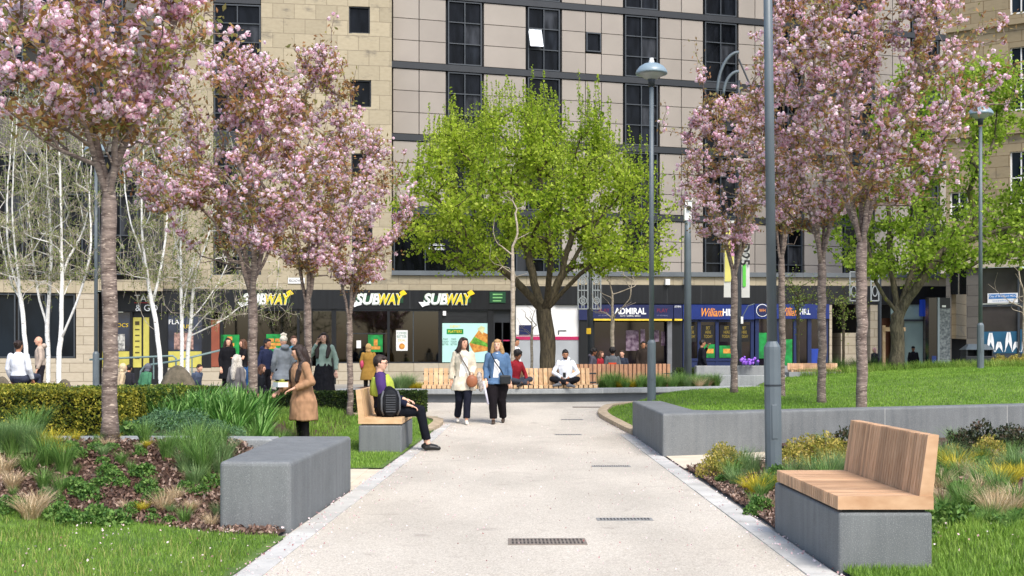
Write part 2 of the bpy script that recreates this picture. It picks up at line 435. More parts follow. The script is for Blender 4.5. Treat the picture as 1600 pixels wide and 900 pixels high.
sheet('lawn', 12, 12, lambda u, v: (2.14+.64*u, 4.5+4.1*v, .03+.01*noise.noise(Vector((u*3, v*8, 0)))), m_lawn)
XS = [1.86+(i/60)**1.5*20.3 for i in range(61)]
def f(u, v):
    x = XS[round(u*60)]; y0 = wall_y(x)+.12; y1 = lawn_back(x)
    if v > .985: return (x, y1+.05, .1)
    y = y0+(y1-y0)*v/.985
    return (max(x, right_edge(y)+.12 if y > 21.25 else 2.35), y, zr(x, y))
sheet('lawn', 60, 66, f, m_lawn)
# ---- grass blades as stuff
def grass(name, n, fn, h, w, cols, lean=.5):
    pts = []
    while len(pts) < n:
        p = fn()
        if p is not None: pts.append(p)
    b = np.array(pts); hh = RNG.uniform(.6, 1.2, len(b))*h
    v, q = blades(b, hh, w, lean, 2)
    o = npmesh(name, v, q, leafmat('blades_'+cols[0], cols[1], transl=.3, val=.25, patch=.8)); o['kind'] = 'stuff'
    return o
GC = ('lawn', [(86, 118, 40), (108, 144, 50), (128, 164, 62), (154, 182, 84)])
GD = ('rough', [(76, 104, 36), (100, 132, 46), (134, 150, 70), (178, 168, 108)])
U = random.uniform
def f():
    y = U(6.8, 10.5); x = U(-5.8, left_edge(y)-.03)
    return (x, y, zl(x, y)-.01) if y < lawn_bed_line(x)+.12*noise.noise(Vector((x*3, 0, 0))) else None
grass('grass', 42000, f, .045, .007, GC)
def f():
    y = U(6.8, 10.3); x = U(-5.8, left_edge(y)-.03)
    return (x, y, zl(x, y)-.01) if y < lawn_bed_line(x)+.1 and noise.noise(Vector((x*1.5, y*2.5, 7))) > .05-(0.35 if y < 8.6 else 0) else None
grass('grass', 5000, f, .10, .006, GD, .7)
def f():
    y = U(14.9, 25.2); xe = left_edge(y)-.03 if y < 23 else -1.5-(.7 if y > 24.8 else 0); x = U(-3.5, xe)
    return (x, y, base(y)+.02)
grass('grass', 26000, f, .05, .011, GC)
def f():
    x = U(2.75, 5.2); y = U(6.8, 10.0+.3*math.sin(x*2)); return (x, y, .03+.1*sm((x-2.8)/.6)*sm(2*(y-4.5)/5.5))
grass('grass', 26000, f, .08, .008, GC, .6)
grass('grass', 6000, lambda: (U(2.13, 2.8), U(6.5, 7.83), .03), .06, .007, GC, .6)
def f():
    x = 1.9+14.7*random.random(); y = wall_y(x)+.42+(lawn_back(x)-wall_y(x)-.42)*random.random()
    if y > 21.2 and x < right_edge(y)+.14: return None
    if y <= 21.25 and x < 2.55: return None
    return (x, y, zr(x, y)-.01)
grass('grass', 120000, f, .05, .015, ('slope', [(94, 130, 40), (112, 150, 50), (130, 166, 60), (154, 182, 80)]))
def f():
    y = U(18.6, 25.4); x = U(-8.5, -3.0); return (x, y, zbed(x, y)-.01)
grass('grass', 24000, f, .10, .016, GC)
# ---- bark chips
def chips(n, fn, s):
    b = np.array([p for p in (fn() for _ in range(n)) if p is not None])
    v, q = leaves(b, s, .45, fold=.1)
    o = npmesh('bark_chips', v, q, leafmat('bark_chip', [(62, 44, 36), (96, 72, 60), (130, 104, 90), (178, 156, 142)], transl=0, val=.3)); o['kind'] = 'stuff'
def f():
    x = U(-5.6, -1.85); y = U(9.2, 12.35)
    return (x, y, zl(x, y)+.015+U(0, .02)) if y > lawn_bed_line(x) else None
chips(15000, f, .05)
def f():
    x = 2.14+4.5*random.random()**1.6; y = U(9.3, 16.9)
    if x < 3.8 and y > 14.95 or y > wall_y(x): return None
    if x > 2.75 and y < 10: return None
    return (x, y, zrb(x, y)+.02+U(0, .025))
chips(14000, f, .04)
# ---- fallen petals on the path, thicker along its edges
pts = []
for i in range(2300):
    y = 6.5+20*random.random()**1.3; a, b = left_edge(y), right_edge(y)
    r = random.random()
    x = U(a, b) if r < .45 else (a+.45*random.random()**2 if r < .8 else b-.45*random.random()**2)
    pts.append((x, y, base(y)+.022))
for i in range(170):
    y = U(7, 10.3); pts.append((U(-3.5, -1.8), y, .055))
for i in range(120): pts.append((U(2.7, 4.5), U(7, 10), .17))
v, q = leaves(np.array(pts), .017, .8, fold=.1)
v[:, 2] = np.maximum(v[:, 2], .012)
o = npmesh('fallen_petals', v, q, leafmat('fallen_petal', [(150, 96, 90), (222, 188, 190), (240, 216, 218), (246, 232, 232)], transl=.1, val=.1)); o['kind'] = 'stuff'
# ---- low hedge-like grass band behind the right lawn
def f():
    x = U(8.4, 17.5); y = lawn_back(x)+U(-.2, 1.2); return (x, y, zr(x, lawn_back(x))-.12)
grass('tall_grass', 9000, f, .36, .022, ('tall', [(92, 126, 44), (114, 148, 54), (138, 166, 70), (164, 180, 92)]), .7)
# ================= buildings =================
class Fac:
    def __init__(s, xa, Da, xb, Db):
        s.A = Vector((PX(xa, Da), Da)); B = Vector((PX(xb, Db), Db)); s.u = (B-s.A).normalized()
        s.rz = math.atan2(s.u.y, s.u.x)
    def root(s, name, label=None, cat=None, group=None, z=0.0):
        s.z0 = z
        return empty(name, (s.A.x, s.A.y, z), label, cat, group, s.rz)
    def s_D(s, px, off=0.0):
        dx = (px-800)/F; nx, ny = -s.u.y, s.u.x   # into the building
        ax, ay = s.A.x+nx*off, s.A.y+ny*off
        # A + u*t = k*(dx,1)
        den = s.u.x-dx*s.u.y; t = (dx*ay-ax)/den; return t, ay+s.u.y*t
    def S(s, px, off=0.0): return s.s_D(px, off)[0]
    def Z(s, px, y, off=0.0): return CH-(y-HZ)/F*s.s_D(px, off)[1]
    def W(s, px, y, off=0.0):
        t, D = s.s_D(px, off); return s.S(px, off), s.Z(px, y, off)
    def rect(s, mb, x0, x1, y0, y1, d0, d1):
        """box covering pixel rect (y0 above y1); d = depth into the building of front, back"""
        xm = (x0+x1)/2; a, b = s.S(x0, d0), s.S(x1, d0)
        mb.box(a, b, d0, d1, s.Z(xm, y1, d0), s.Z(xm, y0, d0)); return mb
def part(fac, name, m, parent, rects, bevel=0, **kw):
    if len(rects) > 1 and name not in ('poster_food', 'frame', 'shop_frame', 'stripe', 'transom', 'mullion'):
        return [part(fac, name, m, parent, [r], bevel, **kw) for r in rects][0]
    mb = MB()
    for r in rects: fac.rect(mb, *r)
    return mb.build(name, m, parent, world=False, bevel=bevel, **kw)
def lettering(parent, txt, m, fac, px, y, hpx, wpx, d, name='lettering', shear=0, offset=0, space=1, th=.012):
    D = fac.s_D(px, d)[1]; k = D/F
    vs, fs = text_mb(txt, hpx*k, wpx*k if wpx else None, shear, 0, offset, space)
    if not vs: return None
    s_, z_ = fac.S(px, d), fac.Z(px, y, d)
    mb = MB(); mb.add([v+Vector((s_, d, z_)) for v in vs], fs)
    return mb.build(name, m, parent, world=False)
def ashlar_mat(name, c1, c2, mortar, bw, bh, stain=.5, off=.5, ms=.012):
    m, nt, out = new_mat(name); L = nt.links.new
    b = nt.nodes.new('ShaderNodeBsdfPrincipled'); b.inputs['Roughness'].default_value = .85; b.inputs['Specular IOR Level'].default_value = .25
    tc = nt.nodes.new('ShaderNodeTexCoord'); sp = nt.nodes.new('ShaderNodeSeparateXYZ'); cb = nt.nodes.new('ShaderNodeCombineXYZ')
    L(tc.outputs['Object'], sp.inputs[0]); L(sp.outputs[0], cb.inputs[0]); L(sp.outputs[2], cb.inputs[1])
    br = nt.nodes.new('ShaderNodeTexBrick'); br.inputs['Scale'].default_value = 1; br.inputs['Brick Width'].default_value = bw; br.inputs['Row Height'].default_value = bh
    br.inputs['Mortar Size'].default_value = ms; br.inputs['Mortar Smooth'].default_value = .1; br.offset = off; br.inputs['Bias'].default_value = 0
    br.inputs['Color1'].default_value = rgb(*c1); br.inputs['Color2'].default_value = rgb(*c2); br.inputs['Mortar'].default_value = rgb(*mortar)
    L(cb.outputs[0], br.inputs['Vector'])
    n1 = nt.nodes.new('ShaderNodeTexNoise'); n1.inputs['Scale'].default_value = .9; n1.inputs['Detail'].default_value = 8; n1.inputs['Roughness'].default_value = .65
    mp = nt.nodes.new('ShaderNodeMapping'); mp.inputs['Scale'].default_value = (1, 1, 2.2); L(tc.outputs['Object'], mp.inputs[0]); L(mp.outputs[0], n1.inputs['Vector'])
    cr = nt.nodes.new('ShaderNodeValToRGB'); cr.color_ramp.elements[0].position = .56; cr.color_ramp.elements[1].position = .72
    cr.color_ramp.elements[0].color = (0, 0, 0, 1); cr.color_ramp.elements[1].color = (stain, stain, stain, 1); L(n1.outputs['Fac'], cr.inputs[0])
    mx = nt.nodes.new('ShaderNodeMixRGB'); mx.inputs[2].default_value = rgb(88, 86, 84); L(cr.outputs[0], mx.inputs[0]); L(br.outputs['Color'], mx.inputs[1])
    n2 = nt.nodes.new('ShaderNodeTexNoise'); n2.inputs['Scale'].default_value = 5; n2.inputs['Detail'].default_value = 8; L(mp.outputs[0], n2.inputs['Vector'])
    r2 = nt.nodes.new('ShaderNodeValToRGB'); r2.color_ramp.elements[0].color = (.78, .76, .72, 1); r2.color_ramp.elements[1].color = (1.08, 1.08, 1.08, 1); L(n2.outputs['Fac'], r2.inputs[0])
    m2 = nt.nodes.new('ShaderNodeMixRGB'); m2.blend_type = 'MULTIPLY'; m2.inputs[0].default_value = 1; L(mx.outputs[0], m2.inputs[1]); L(r2.outputs[0], m2.inputs[2])
    L(m2.outputs[0], b.inputs['Base Color'])
    bp = nt.nodes.new('ShaderNodeBump'); bp.inputs['Strength'].default_value = .6; bp.inputs['Distance'].default_value = .01; bp.invert = True
    L(br.outputs['Fac'], bp.inputs['Height']); L(bp.outputs[0], b.inputs['Normal']); L(b.outputs[0], out.inputs[0]); MATS[name] = m; return m
m_stone = ashlar_mat('ashlar_stone', (180, 169, 145), (164, 154, 132), (142, 132, 112), .86, .6, .75)
m_stone2 = ashlar_mat('plinth_stone', (186, 176, 158), (178, 168, 148), (140, 130, 112), 1.0, .35, .3)
m_stone3 = ashlar_mat('weathered_stone', (156, 142, 116), (140, 127, 103), (110, 94, 70), .9, .42, .8)
m_greystone = ashlar_mat('grey_stone', (100, 97, 92), (88, 85, 81), (66, 64, 62), .8, .4, .5)
m_panel = mat('cladding_panel', (150, 142, 133), .55, .06, .6, island=.05, bump=.05, bscale=4)
m_slate = mat('slate_frame', (34, 38, 43), .45, .12, 2, spec=.5)
m_frame = mat('window_frame_grey', (56, 62, 68), .45, .1, 3, spec=.5)
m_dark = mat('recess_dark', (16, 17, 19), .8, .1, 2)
m_glass = mat('window_glass', (9, 11, 15), .08, .6, 1.3, spec=.08, stretch=(1, 1, .35), island=.4)
def panemat(name, stops, spec):
    m, nt, out = new_mat(name); L = nt.links.new; b = nt.nodes.new('ShaderNodeBsdfPrincipled'); b.inputs['Roughness'].default_value = .12; b.inputs['Specular IOR Level'].default_value = spec
    g = nt.nodes.new('ShaderNodeNewGeometry'); cr = nt.nodes.new('ShaderNodeValToRGB'); cr.color_ramp.interpolation = 'CONSTANT'; e = cr.color_ramp.elements
    for i, (p, c) in enumerate(stops):
        if i < 2: e[i].position = p
        else: e.new(p)
    for i, (p, c) in enumerate(stops): e[i].color = rgb(*c)
    L(g.outputs['Random Per Island'], cr.inputs[0])
    tc = nt.nodes.new('ShaderNodeTexCoord'); mp = nt.nodes.new('ShaderNodeMapping'); mp.inputs['Scale'].default_value = (2.5, 1, .6); L(tc.outputs['Object'], mp.inputs[0])
    n = nt.nodes.new('ShaderNodeTexNoise'); n.inputs['Scale'].default_value = 1.4; n.inputs['Detail'].default_value = 3; L(mp.outputs[0], n.inputs['Vector'])
    r = nt.nodes.new('ShaderNodeValToRGB'); r.color_ramp.elements[0].position = .4; r.color_ramp.elements[1].position = .65; r.color_ramp.elements[0].color = (.5, .5, .5, 1); r.color_ramp.elements[1].color = (1.9, 1.9, 1.9, 1); L(n.outputs['Fac'], r.inputs[0])  # upright streaks painted into the pane colour as reflections
    x = nt.nodes.new('ShaderNodeMixRGB'); x.blend_type = 'MULTIPLY'; x.inputs[0].default_value = 1; L(cr.outputs[0], x.inputs[1]); L(r.outputs[0], x.inputs[2]); L(x.outputs[0], b.inputs['Base Color']); L(b.outputs[0], out.inputs[0]); MATS[name] = m; return m
m_glass = panemat('window_pane', [(0, (13, 15, 19)), (.62, (24, 27, 32)), (.84, (44, 46, 50)), (.95, (84, 82, 78))], .12)
m_glassb = mat('window_glass_blue', (20, 27, 35), .08, .5, .9, spec=.15, stretch=(1, 1, .4), island=.35)
m_white = mat('white_paint', (226, 226, 224), .5, .04, 2)
m_black = mat('black_fascia', (20, 22, 25), .45, .3, 1.5, stretch=(6, 1, .4))
m_whiteletter = mat('white_letter', (238, 240, 240), .5, .02, 2)
m_yellowletter = mat('yellow_letter', (238, 204, 36), .5, .05, 2)
glz = glassmat('shop_glass')

# ---- cream panelled block with strip windows
TF = Fac(612, 50.5, 1050, 54.0)
tb = TF.root('office_building', 'tall pale panelled building with dark strip windows above the shops', 'building')
cols = [612, 655, 697]
wins = [(698, 755), (823, 877), (975, 1030), (1100, 1153), (1208, 1256), (1318, 1366), (1424, 1468)]
bandz = [7.42, 10.43, 13.44, 16.45, 19.5]
gaps = [(614, 697, [655]), (756, 822, []), (878, 974, [915, 940]), (1031, 1099, [1065]), (1154, 1207, [1180]), (1257, 1317, [1290]), (1367, 1423, [1395]), (1469, 1500, [])]
mb = MB()
s0, s1 = TF.S(612), TF.S(1500)
mb.box(s0, s1, .22, .5, 2, 20)
mb.build('wall', m_slate, tb, world=False)
for (a, b, js) in gaps:
    mb = MB(); xs = [a]+js+[b]
    for c, d in zip(xs, xs[1:]):
        sa, sb = TF.S(c)+.015, TF.S(d)-.015
        for k, bz in enumerate([4.42]+bandz[:-1]):
            zt = bandz[k] if k else 7.42
            lo, hi = bz+.15, zt-.15
            if k == 0 and c < 800: continue
            for r in range(3):
                z0 = lo+(hi-lo)*r/3+.012; z1 = lo+(hi-lo)*(r+1)/3-.012
                if (c, d) == (915, 940) and r == 1 and k == 3: continue
                mb.box(sa, sb, .02, .2, z0, z1)
    mb.build('cladding', m_panel, tb, world=False, bevel=.006, bseg=1)
mb = MB()
for z in bandz: mb.box(s0-.05, s1, -.03, .21, z-.13, z+.13)
mb.build('floor_band', m_slate, tb, world=False)
def strip_window(fac, par, sa, sb, z0, z1, nc, nr, d=.06, fm=None, gm=None, fw=.05, tilt=False, name='window', sill=False):
    f_ = MB()
    f_.box(sa, sa+fw, d-.05, d+.12, z0, z1); f_.box(sb-fw, sb, d-.05, d+.12, z0, z1)
    f_.box(sa+fw, sb-fw, d-.05, d+.12, z0, z0+fw); f_.box(sa+fw, sb-fw, d-.05, d+.12, z1-fw, z1)
    for i in range(1, nc): x = sa+(sb-sa)*i/nc; f_.box(x-fw*.4, x+fw*.4, d-.04, d+.11, z0+fw, z1-fw)
    for j in range(1, nr):
        z = z0+(z1-z0)*j/nr
        for i in range(nc):
            a = sa+(sb-sa)*i/nc+fw*(1 if i == 0 else .4); b = sa+(sb-sa)*(i+1)/nc-fw*(1 if i == nc-1 else .4)
            f_.box(a, b, d-.03, d+.1, z-fw*.4, z+fw*.4)
    w = f_.build(name, fm or m_frame, par, world=False)
    g = MB()
    for i in range(nc):
        for j in range(nr):
            a = sa+(sb-sa)*i/nc; b = sa+(sb-sa)*(i+1)/nc; c = z0+(z1-z0)*j/nr; e = z0+(z1-z0)*(j+1)/nr
            y = d+.05+.004*random.random()
            if tilt and (i, j) == (0, 1):
                tg = MB(); tg.quad((a+.03, y-.06, e-.03), (a+.03, y-.36, c+.06), (b-.10, y-.36, c+.06), (b-.10, y-.06, e-.03)); tg.build('open_pane', mat('open_pane', (150, 164, 178), .15, .1, 2, spec=.8), w, world=False); continue  # pale base colour stands in for sky reflected in the tilted pane
            g.quad((a+.01, y, c+.01), (b-.01, y, c+.01), (b-.01, y+.01*random.uniform(-1, 1), e-.01), (a+.01, y, e-.01))
    g.build('pane', gm or m_glass, w, world=False)
    return w
for wi, (a, b) in enumerate(wins):
    for k, bz in enumerate([4.42]+bandz[:-1]):
        zt = bandz[k] if k else 7.42
        if k == 0 and a < 810: continue
        strip_window(TF, tb, TF.S(a)+.06, TF.S(b)-.06, bz+.16, zt-.16, 2, 3, tilt=(wi == 1 and k == 3))
strip_window(TF, tb, TF.S(915)+.03, TF.S(940)-.03, TF.Z(927, 81), TF.Z(927, 51), 1, 1, .02)
# glazed first floor with ledge
a, b = TF.S(615), TF.S(808)
strip_window(TF, tb, a, b, 4.75, 7.3, 4, 1, .02)
lettering(tb, 'Restaurant\nHotel & Bar', m_whiteletter, TF, 683, 385, 11, 26, -.01, 'window_lettering')
# ---- ledge and belt of the ground floor
GF = Fac(350, 48.2, 1480, 50.6)
gb = GF.root('ground_floor_block', 'stone belt and dark fascia running over the row of shops', 'building')
mb = MB()
mb.box(GF.S(612), GF.S(1478), -.12, 5.5, GF.Z(1000, 432), GF.Z(1000, 425)); mb.build('ledge', mat('ledge_grey', (96, 102, 106), .5, .1, 1.5), gb, world=False)
mb = MB(); mb.box(GF.S(352), GF.S(1478), 0, .4, GF.Z(700, 455), GF.Z(1000, 432)-.01); mb.build('stone_belt', m_stone, gb, world=False)
part(GF, 'fascia', m_black, gb, [(806, 904, 447, 476, -.02, .3), (904, 1478, 446, 475, -.03, .3)])
part(GF, 'fascia_joint', mat('joint_grey', (50, 52, 54), .5), gb, [(x, x+1, 446, 475, -.035, -.031) for x in (940, 985, 1042, 1095, 1150, 1205, 1262, 1330, 1390)])
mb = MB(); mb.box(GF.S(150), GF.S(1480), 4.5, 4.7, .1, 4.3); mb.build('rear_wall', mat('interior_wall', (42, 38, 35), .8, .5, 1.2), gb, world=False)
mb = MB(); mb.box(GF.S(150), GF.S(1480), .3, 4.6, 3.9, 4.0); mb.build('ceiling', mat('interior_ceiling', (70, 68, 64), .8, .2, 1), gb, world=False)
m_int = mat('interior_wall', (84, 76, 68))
# ---- stone tower
SF = Fac(255, 48.6, 612, 49.9)
st = SF.root('stone_building', 'cream ashlar stone tower with small square dark windows', 'building')
swin = [(545, 578, 10, 52), (547, 580, 125, 167), (549, 581, 240, 282), (550, 582, 352, 394)]
big = (333, 408, -60, 430)
def wall_with_holes(fac, x0, x1, y0, y1, holes, d0, d1):
    xs = sorted({x0, x1, *[h[0] for h in holes], *[h[1] for h in holes]}); mb = MB()
    for a, b in zip(xs, xs[1:]):
        hs = sorted([h for h in holes if h[0] <= a and h[1] >= b], key=lambda h: h[2]); y = y0
        for h in hs:
            if h[2] > y: fac.rect(mb, a, b, y, h[2], d0, d1)
            y = h[3]
        if y < y1: fac.rect(mb, a, b, y, y1, d0, d1)
    return mb
D_ = lambda px: SF.s_D(px)[1]
mb = wall_with_holes(SF, 255, 612, -260, 455, swin+[big], 0, .35)
# equal depth: keep edges at one height by using the mid pixel, small differences vanish in the joints
mb.build('wall', m_stone, st, world=False)
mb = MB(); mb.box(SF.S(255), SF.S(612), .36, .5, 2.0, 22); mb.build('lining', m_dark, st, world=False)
mb = MB(); mb.box(SF.S(612)-.4, SF.S(612)-.0, .352, 4, 4.3, 22); mb.build('return_wall', m_stone, st, world=False)
for h in swin: strip_window(SF, st, SF.S(h[0]), SF.S(h[1]), SF.Z((h[0]+h[1])/2, h[3]), SF.Z((h[0]+h[1])/2, h[2]), 1, 1, .12, m_slate)
for i in range(5):
    y1 = 430-112*i; strip_window(SF, st, SF.S(334), SF.S(407), SF.Z(370, y1), SF.Z(370, y1-88), 2, 3, .12)
    part(SF, 'spandrel', m_slate, st, [(334, 407, y1-111, y1-89, .08, .3)])
# ---- grey glazed building on the far left
LF = Fac(-90, 45.5, 255, 47.4)
lb = LF.root('glazed_building', 'dark grey glazed building behind the birches with pale stone belt', 'building')
mb = MB(); mb.box(LF.S(-90), LF.S(255), .25, .6, 4.0, 20); mb.box(LF.S(-90), LF.S(150), .25, .6, .1, 3.99); mb.build('wall', mat('dark_wall', (36, 36, 35), .7, .2, 1), lb, world=False)
part(LF, 'spandrel', m_greystone, lb, [(-90, 60, 150, 236, .02, .24), (60, 254, 150, 236, .02, .24), (-90, 60, -30, 60, .02, .24), (196, 254, -30, 149, .02, .24)])
for i, (a, b) in enumerate([(-80, -24), (-20, 36), (40, 96), (100, 156), (160, 216)]):
    strip_window(LF, lb, LF.S(a), LF.S(b), LF.Z(90, 428), LF.Z(90, 240), 2, 3, .06, gm=m_glass)
for i, (a, b) in enumerate([(-80, -24), (-20, 36), (62, 125), (130, 192)]):
    strip_window(LF, lb, LF.S(a), LF.S(b), LF.Z(90, 147), LF.Z(90, 63 if i < 2 else -20), 2, 3, .06, gm=m_glassb)
part(LF, 'stone_belt', m_stone, lb, [(-90, 151, 437, 457, -.05, .24), (151.2, 254, 437, 454, -.05, .24)])
part(LF, 'plinth', m_stone2, lb, [(-90, 119, 560, 605, -.02, .24), (119, 153, 458, 605, -.02, .24)])
for (a, b) in ((-80, -30), (-26, 24), (28, 72), (76, 117)):
    strip_window(LF, lb, LF.S(a), LF.S(b), LF.Z(60, 559), LF.Z(60, 459), 1, 1, .06, gm=m_glassb, name='shop_window')
# ---- shops
def shop(x0, x1, name, label, fac=GF):
    return fac.root(name, label, 'shop')
def poster(par, fac, x0, x1, y0, y1, m, d, name='poster', extra=None):
    o = part(fac, name, m, par, [(x0, x1, y0, y1, d, d+.012)])
    return o
m_yel = mat('poster_yellow', (188, 180, 88), .5, .08, 4)
m_brown = mat('rust_panel', (134, 72, 52), .55, .12, 2)
m_green = mat('poster_green', (20, 128, 58), .5, .35, 5)
m_bread = mat('poster_food', (176, 108, 46), .5, .5, 9, col2=(216, 158, 70))
m_lettuce = mat('poster_salad', (92, 150, 50), .5, .4, 9)
m_dkblue = mat('navy_board', (28, 36, 78), .45, .08, 2)
m_dadoh = m_stone2
GFL = Fac(152, 47.75, 352, 48.2)
# tanning shop
t = GFL.root('tanning_shop', 'black fronted tanning shop with yellow door posters behind the birches', 'shop')
part(GFL, 'fascia', m_black, t, [(153, 350, 456, 487, -.04, .3)])
lettering(t, 'TAN', m_whiteletter, GFL, 225, 466, 10.5, 29, -.055); lettering(t, '& GO', m_whiteletter, GFL, 229, 481, 10, 34, -.055)
part(GFL, 'lettering_rule', mat('red_rule', (170, 30, 36), .5), t, [(210, 240, 472.6, 473.6, -.05, -.041)])
part(GFL, 'pier', m_black, t, [(153, 159, 487, 600, 0, .3), (203, 207, 487, 600, 0, .3), (234, 262, 487, 600, .03, .3), (316, 330, 487, 600, 0, .3)])
for a, b in ((159, 203), (262, 316)):
    w_ = part(GFL, 'shop_window', mat('tinted_glass', (34, 46, 66), .08, .5, 1, spec=.7), t, [(a, b, 488, 575, .1, .13)])
    poster(t, GFL, a+1, b-1, 549, 574, m_yel, .08)
part(GFL, 'plinth', m_dadoh, t, [(159, 203, 575, 606, -.01, .3), (262, 330, 575, 606, -.01, .3)])
dr = part(GFL, 'door', m_black, t, [(207, 234, 488, 600, .1, .16)])
part(GFL, 'poster', m_yel, dr, [(208, 221, 496, 574, .085, .097), (224, 233, 496, 574, .085, .097)])
part(GFL, 'poster_print', mat('print_dark', (70, 62, 30), .6), dr, [(211, 218, 514+9*k, 516+9*k, .08, .084) for k in range(6)]+[(211, 218, 502, 508, .08, .084)])
lettering(t, 'BULLOCS', m_yellowletter, GFL, 181, 508, 6, 38, .09, shear=.1); lettering(t, 'FLA', m_whiteletter, GFL, 272, 503, 7, 16, .09); lettering(t, 'US', m_yellowletter, GFL, 292, 510, 6, 10, .09)
poster(t, GFL, 179, 195, 522, 548, mat('poster_print_white', (206, 206, 200), .6, .4, 8, col2=(90, 90, 92)), .085)
poster(t, GFL, 272, 302, 520, 546, mat('poster_print_tan', (150, 120, 110), .6, .6, 9), .085)
# sandwich shop
t = GF.root('sandwich_shop', 'black fronted sandwich shop with posters in wide glass windows', 'shop')
part(GF, 'fascia', m_black, t, [(352, 806, 453, 483, -.06, .3)])
part(GF, 'fascia_joint', mat('joint_grey', (50, 52, 54)), t, [(x, x+1, 453.5, 482.5, -.066, -.0605) for x in (400, 486, 640, 705)])
part(GF, 'pier', m_black, t, [(344, 349, 483, 600, .0, .25), (398, 402, 483, 600, 0, .25), (464, 468, 483, 600, 0, .25), (480, 488, 483, 600, 0, .25), (518, 525, 483, 600, -.01, .25), (605, 609, 483, 567, -.01, .25), (685, 691, 483, 600, -.01, .25), (762, 771, 483, 600, -.01, .25), (799, 806, 483, 600, -.01, .25)])
part(GF, 'rust_panel', m_brown, t, [(330, 343, 500, 573, 0, .1), (505, 517, 484, 572, .1, .2), (526, 538, 508, 571, .06, .2), (375, 390, 520, 573, .3, .4)])
part(GF, 'transom', m_slate, t, [(349, 762, 483, 486, .0, .12), (525, 685, 565.5, 567.4, -.005, .12), (402, 480, 560, 563, 0, .12), (540, 604, 520.5, 522, .01, .05)])
part(GF, 'plinth', m_dadoh, t, [(330, 402, 574, 606, -.015, .3), (402, 518, 572, 606, -.015, .3), (525, 762, 567.5, 606, -.02, .3)])
for a, b in ((349, 398), (402, 464), (468, 480), (488, 518), (525, 605), (609, 685)):
    part(GF, 'shop_window', glz, t, [(a, b, 486, 566, .05, .062)])
part(GF, 'mullion', m_frame, t, [(645, 646.5, 487, 566, .03, .07), (679, 681, 487, 566, 1.2, 1.3)])
# interior: counter, menu boards, seats
mb = MB()
for (a, b, y0, y1, d0, d1) in ((402, 520, 545, 600, 2.5, 3.3), (540, 600, 548, 600, 2.2, 3.0)): GF.rect(mb, a, b, y0, y1, d0, d1)
mb.build('counter', mat('counter_dark', (60, 44, 34), .5), t, world=False)
part(GF, 'partition', mat('interior_grey', (92, 90, 84), .7, .2, 1), t, [(600, 640, 490, 600, 3.2, 3.3), (660, 684, 490, 600, 1.4, 4.3)])
mb = MB()
for x in (618, 630, 655, 668):
    GF.rect(mb, x, x+9, 552, 566, .6, 1.0)
mb.build('seat', mat('seat_dark', (40, 34, 34), .6), t, world=False, bevel=.03)
sg = poster(t, GF, 575, 598, 523, 550, m_green, .03); part(GF, 'poster_food', m_bread, sg, [(580, 594, 541, 546, .022, .028), (584, 590, 530, 540, .022, .028)])
sg = poster(t, GF, 619, 637, 516, 548, m_white, .03)
lettering(sg, 'COFFEE', mat('letter_green', (20, 110, 80), .5), GF, 628, 520.5, 4, 15, .026); lettering(sg, 'BETTER', mat('letter_green', (20, 110, 80), .5), GF, 628, 526, 4, 15, .026); lettering(sg, 'DEAL', mat('letter_yellow', (200, 170, 40), .5), GF, 628, 531.5, 4, 12, .026)
mb = MB(); s_, z_ = GF.W(628, 541, .02); mb.tube([(s_, .028, z_), (s_, .02, z_)], .12, 14); mb.build('poster_food', m_bread, sg, world=False)
poster(t, GF, 557, 564, 532, 544, m_white, .03, 'notice')
sg = poster(t, GF, 345, 374, 523, 556, m_green, -.0); part(GF, 'poster_food', m_bread, sg, [(352, 366, 536, 541, -.01, -.004), (355, 363, 526, 532, -.01, -.004)])
sg = poster(t, GF, 416, 441, 522, 554, m_green, .03)
part(GF, 'poster_food', m_bread, sg, [(418, 428, 529, 534, .02, .028), (419, 440, 535.5, 540, .02, .028), (418, 431, 541, 545, .02, .028), (430, 440, 529, 534, .02, .028)])
# platters poster
sg = poster(t, GF, 691, 762, 505, 566, mat('poster_mint', (178, 222, 214), .5, .05, 2), .02)
part(GF, 'dark_panel', mat('vent_panel', (34, 36, 38), .4, .3, 2, stretch=(1, 1, 8)), t, [(691, 762, 484, 504, .03, .1)])
part(GF, 'poster_badge', m_green, sg, [(698, 724, 514, 522, .012, .018)]); lettering(sg, 'PLATTERS', m_yellowletter, GF, 711, 518, 4, 21, .009)
lettering(sg, 'SUBWAY', m_yellowletter, GF, 711, 510, 4, 16, .015, shear=.2)
for x in (696, 709, 723): lettering(sg, 'MAKE\nTODAY\nBETTER', mat('letter_dkgreen', (30, 80, 60), .5), GF, x, 534, 11, 10, .016)
mb = MB(); c = [GF.W(*p, .016) for p in ((733, 537), (748, 516), (762, 522), (762, 548), (740, 551))]
mb.add([(a, .016, b) for a, b in c], [(4, 3, 2, 1, 0)]); mb.build('poster_food', m_bread, sg, world=False)
mb = MB(); c = [GF.W(*p, .012) for p in ((735, 536), (741, 526), (762, 537), (762, 542))]
mb.add([(a, .012, b) for a, b in c], [(3, 2, 1, 0)]); mb.build('poster_food', m_lettuce, sg, world=False)
mb = MB(); c = [GF.W(*p, .012) for p in ((746, 514), (752, 509), (758, 512), (754, 522))]
mb.add([(a, .012, b) for a, b in c], [(3, 2, 1, 0)]); mb.build('poster_leaf', mat('wrap_paper', (198, 200, 150), .6), sg, world=False)
part(GF, 'alarm_box', m_white, t, [(692, 697, 486, 493, -.06, .02)])
part(GF, 'door', m_slate, t, [(771, 799, 484, 504, .1, .13), (771, 773, 504, 600, .1, .15), (784, 786, 504, 600, .1, .15), (797, 799, 504, 600, .1, .15)])
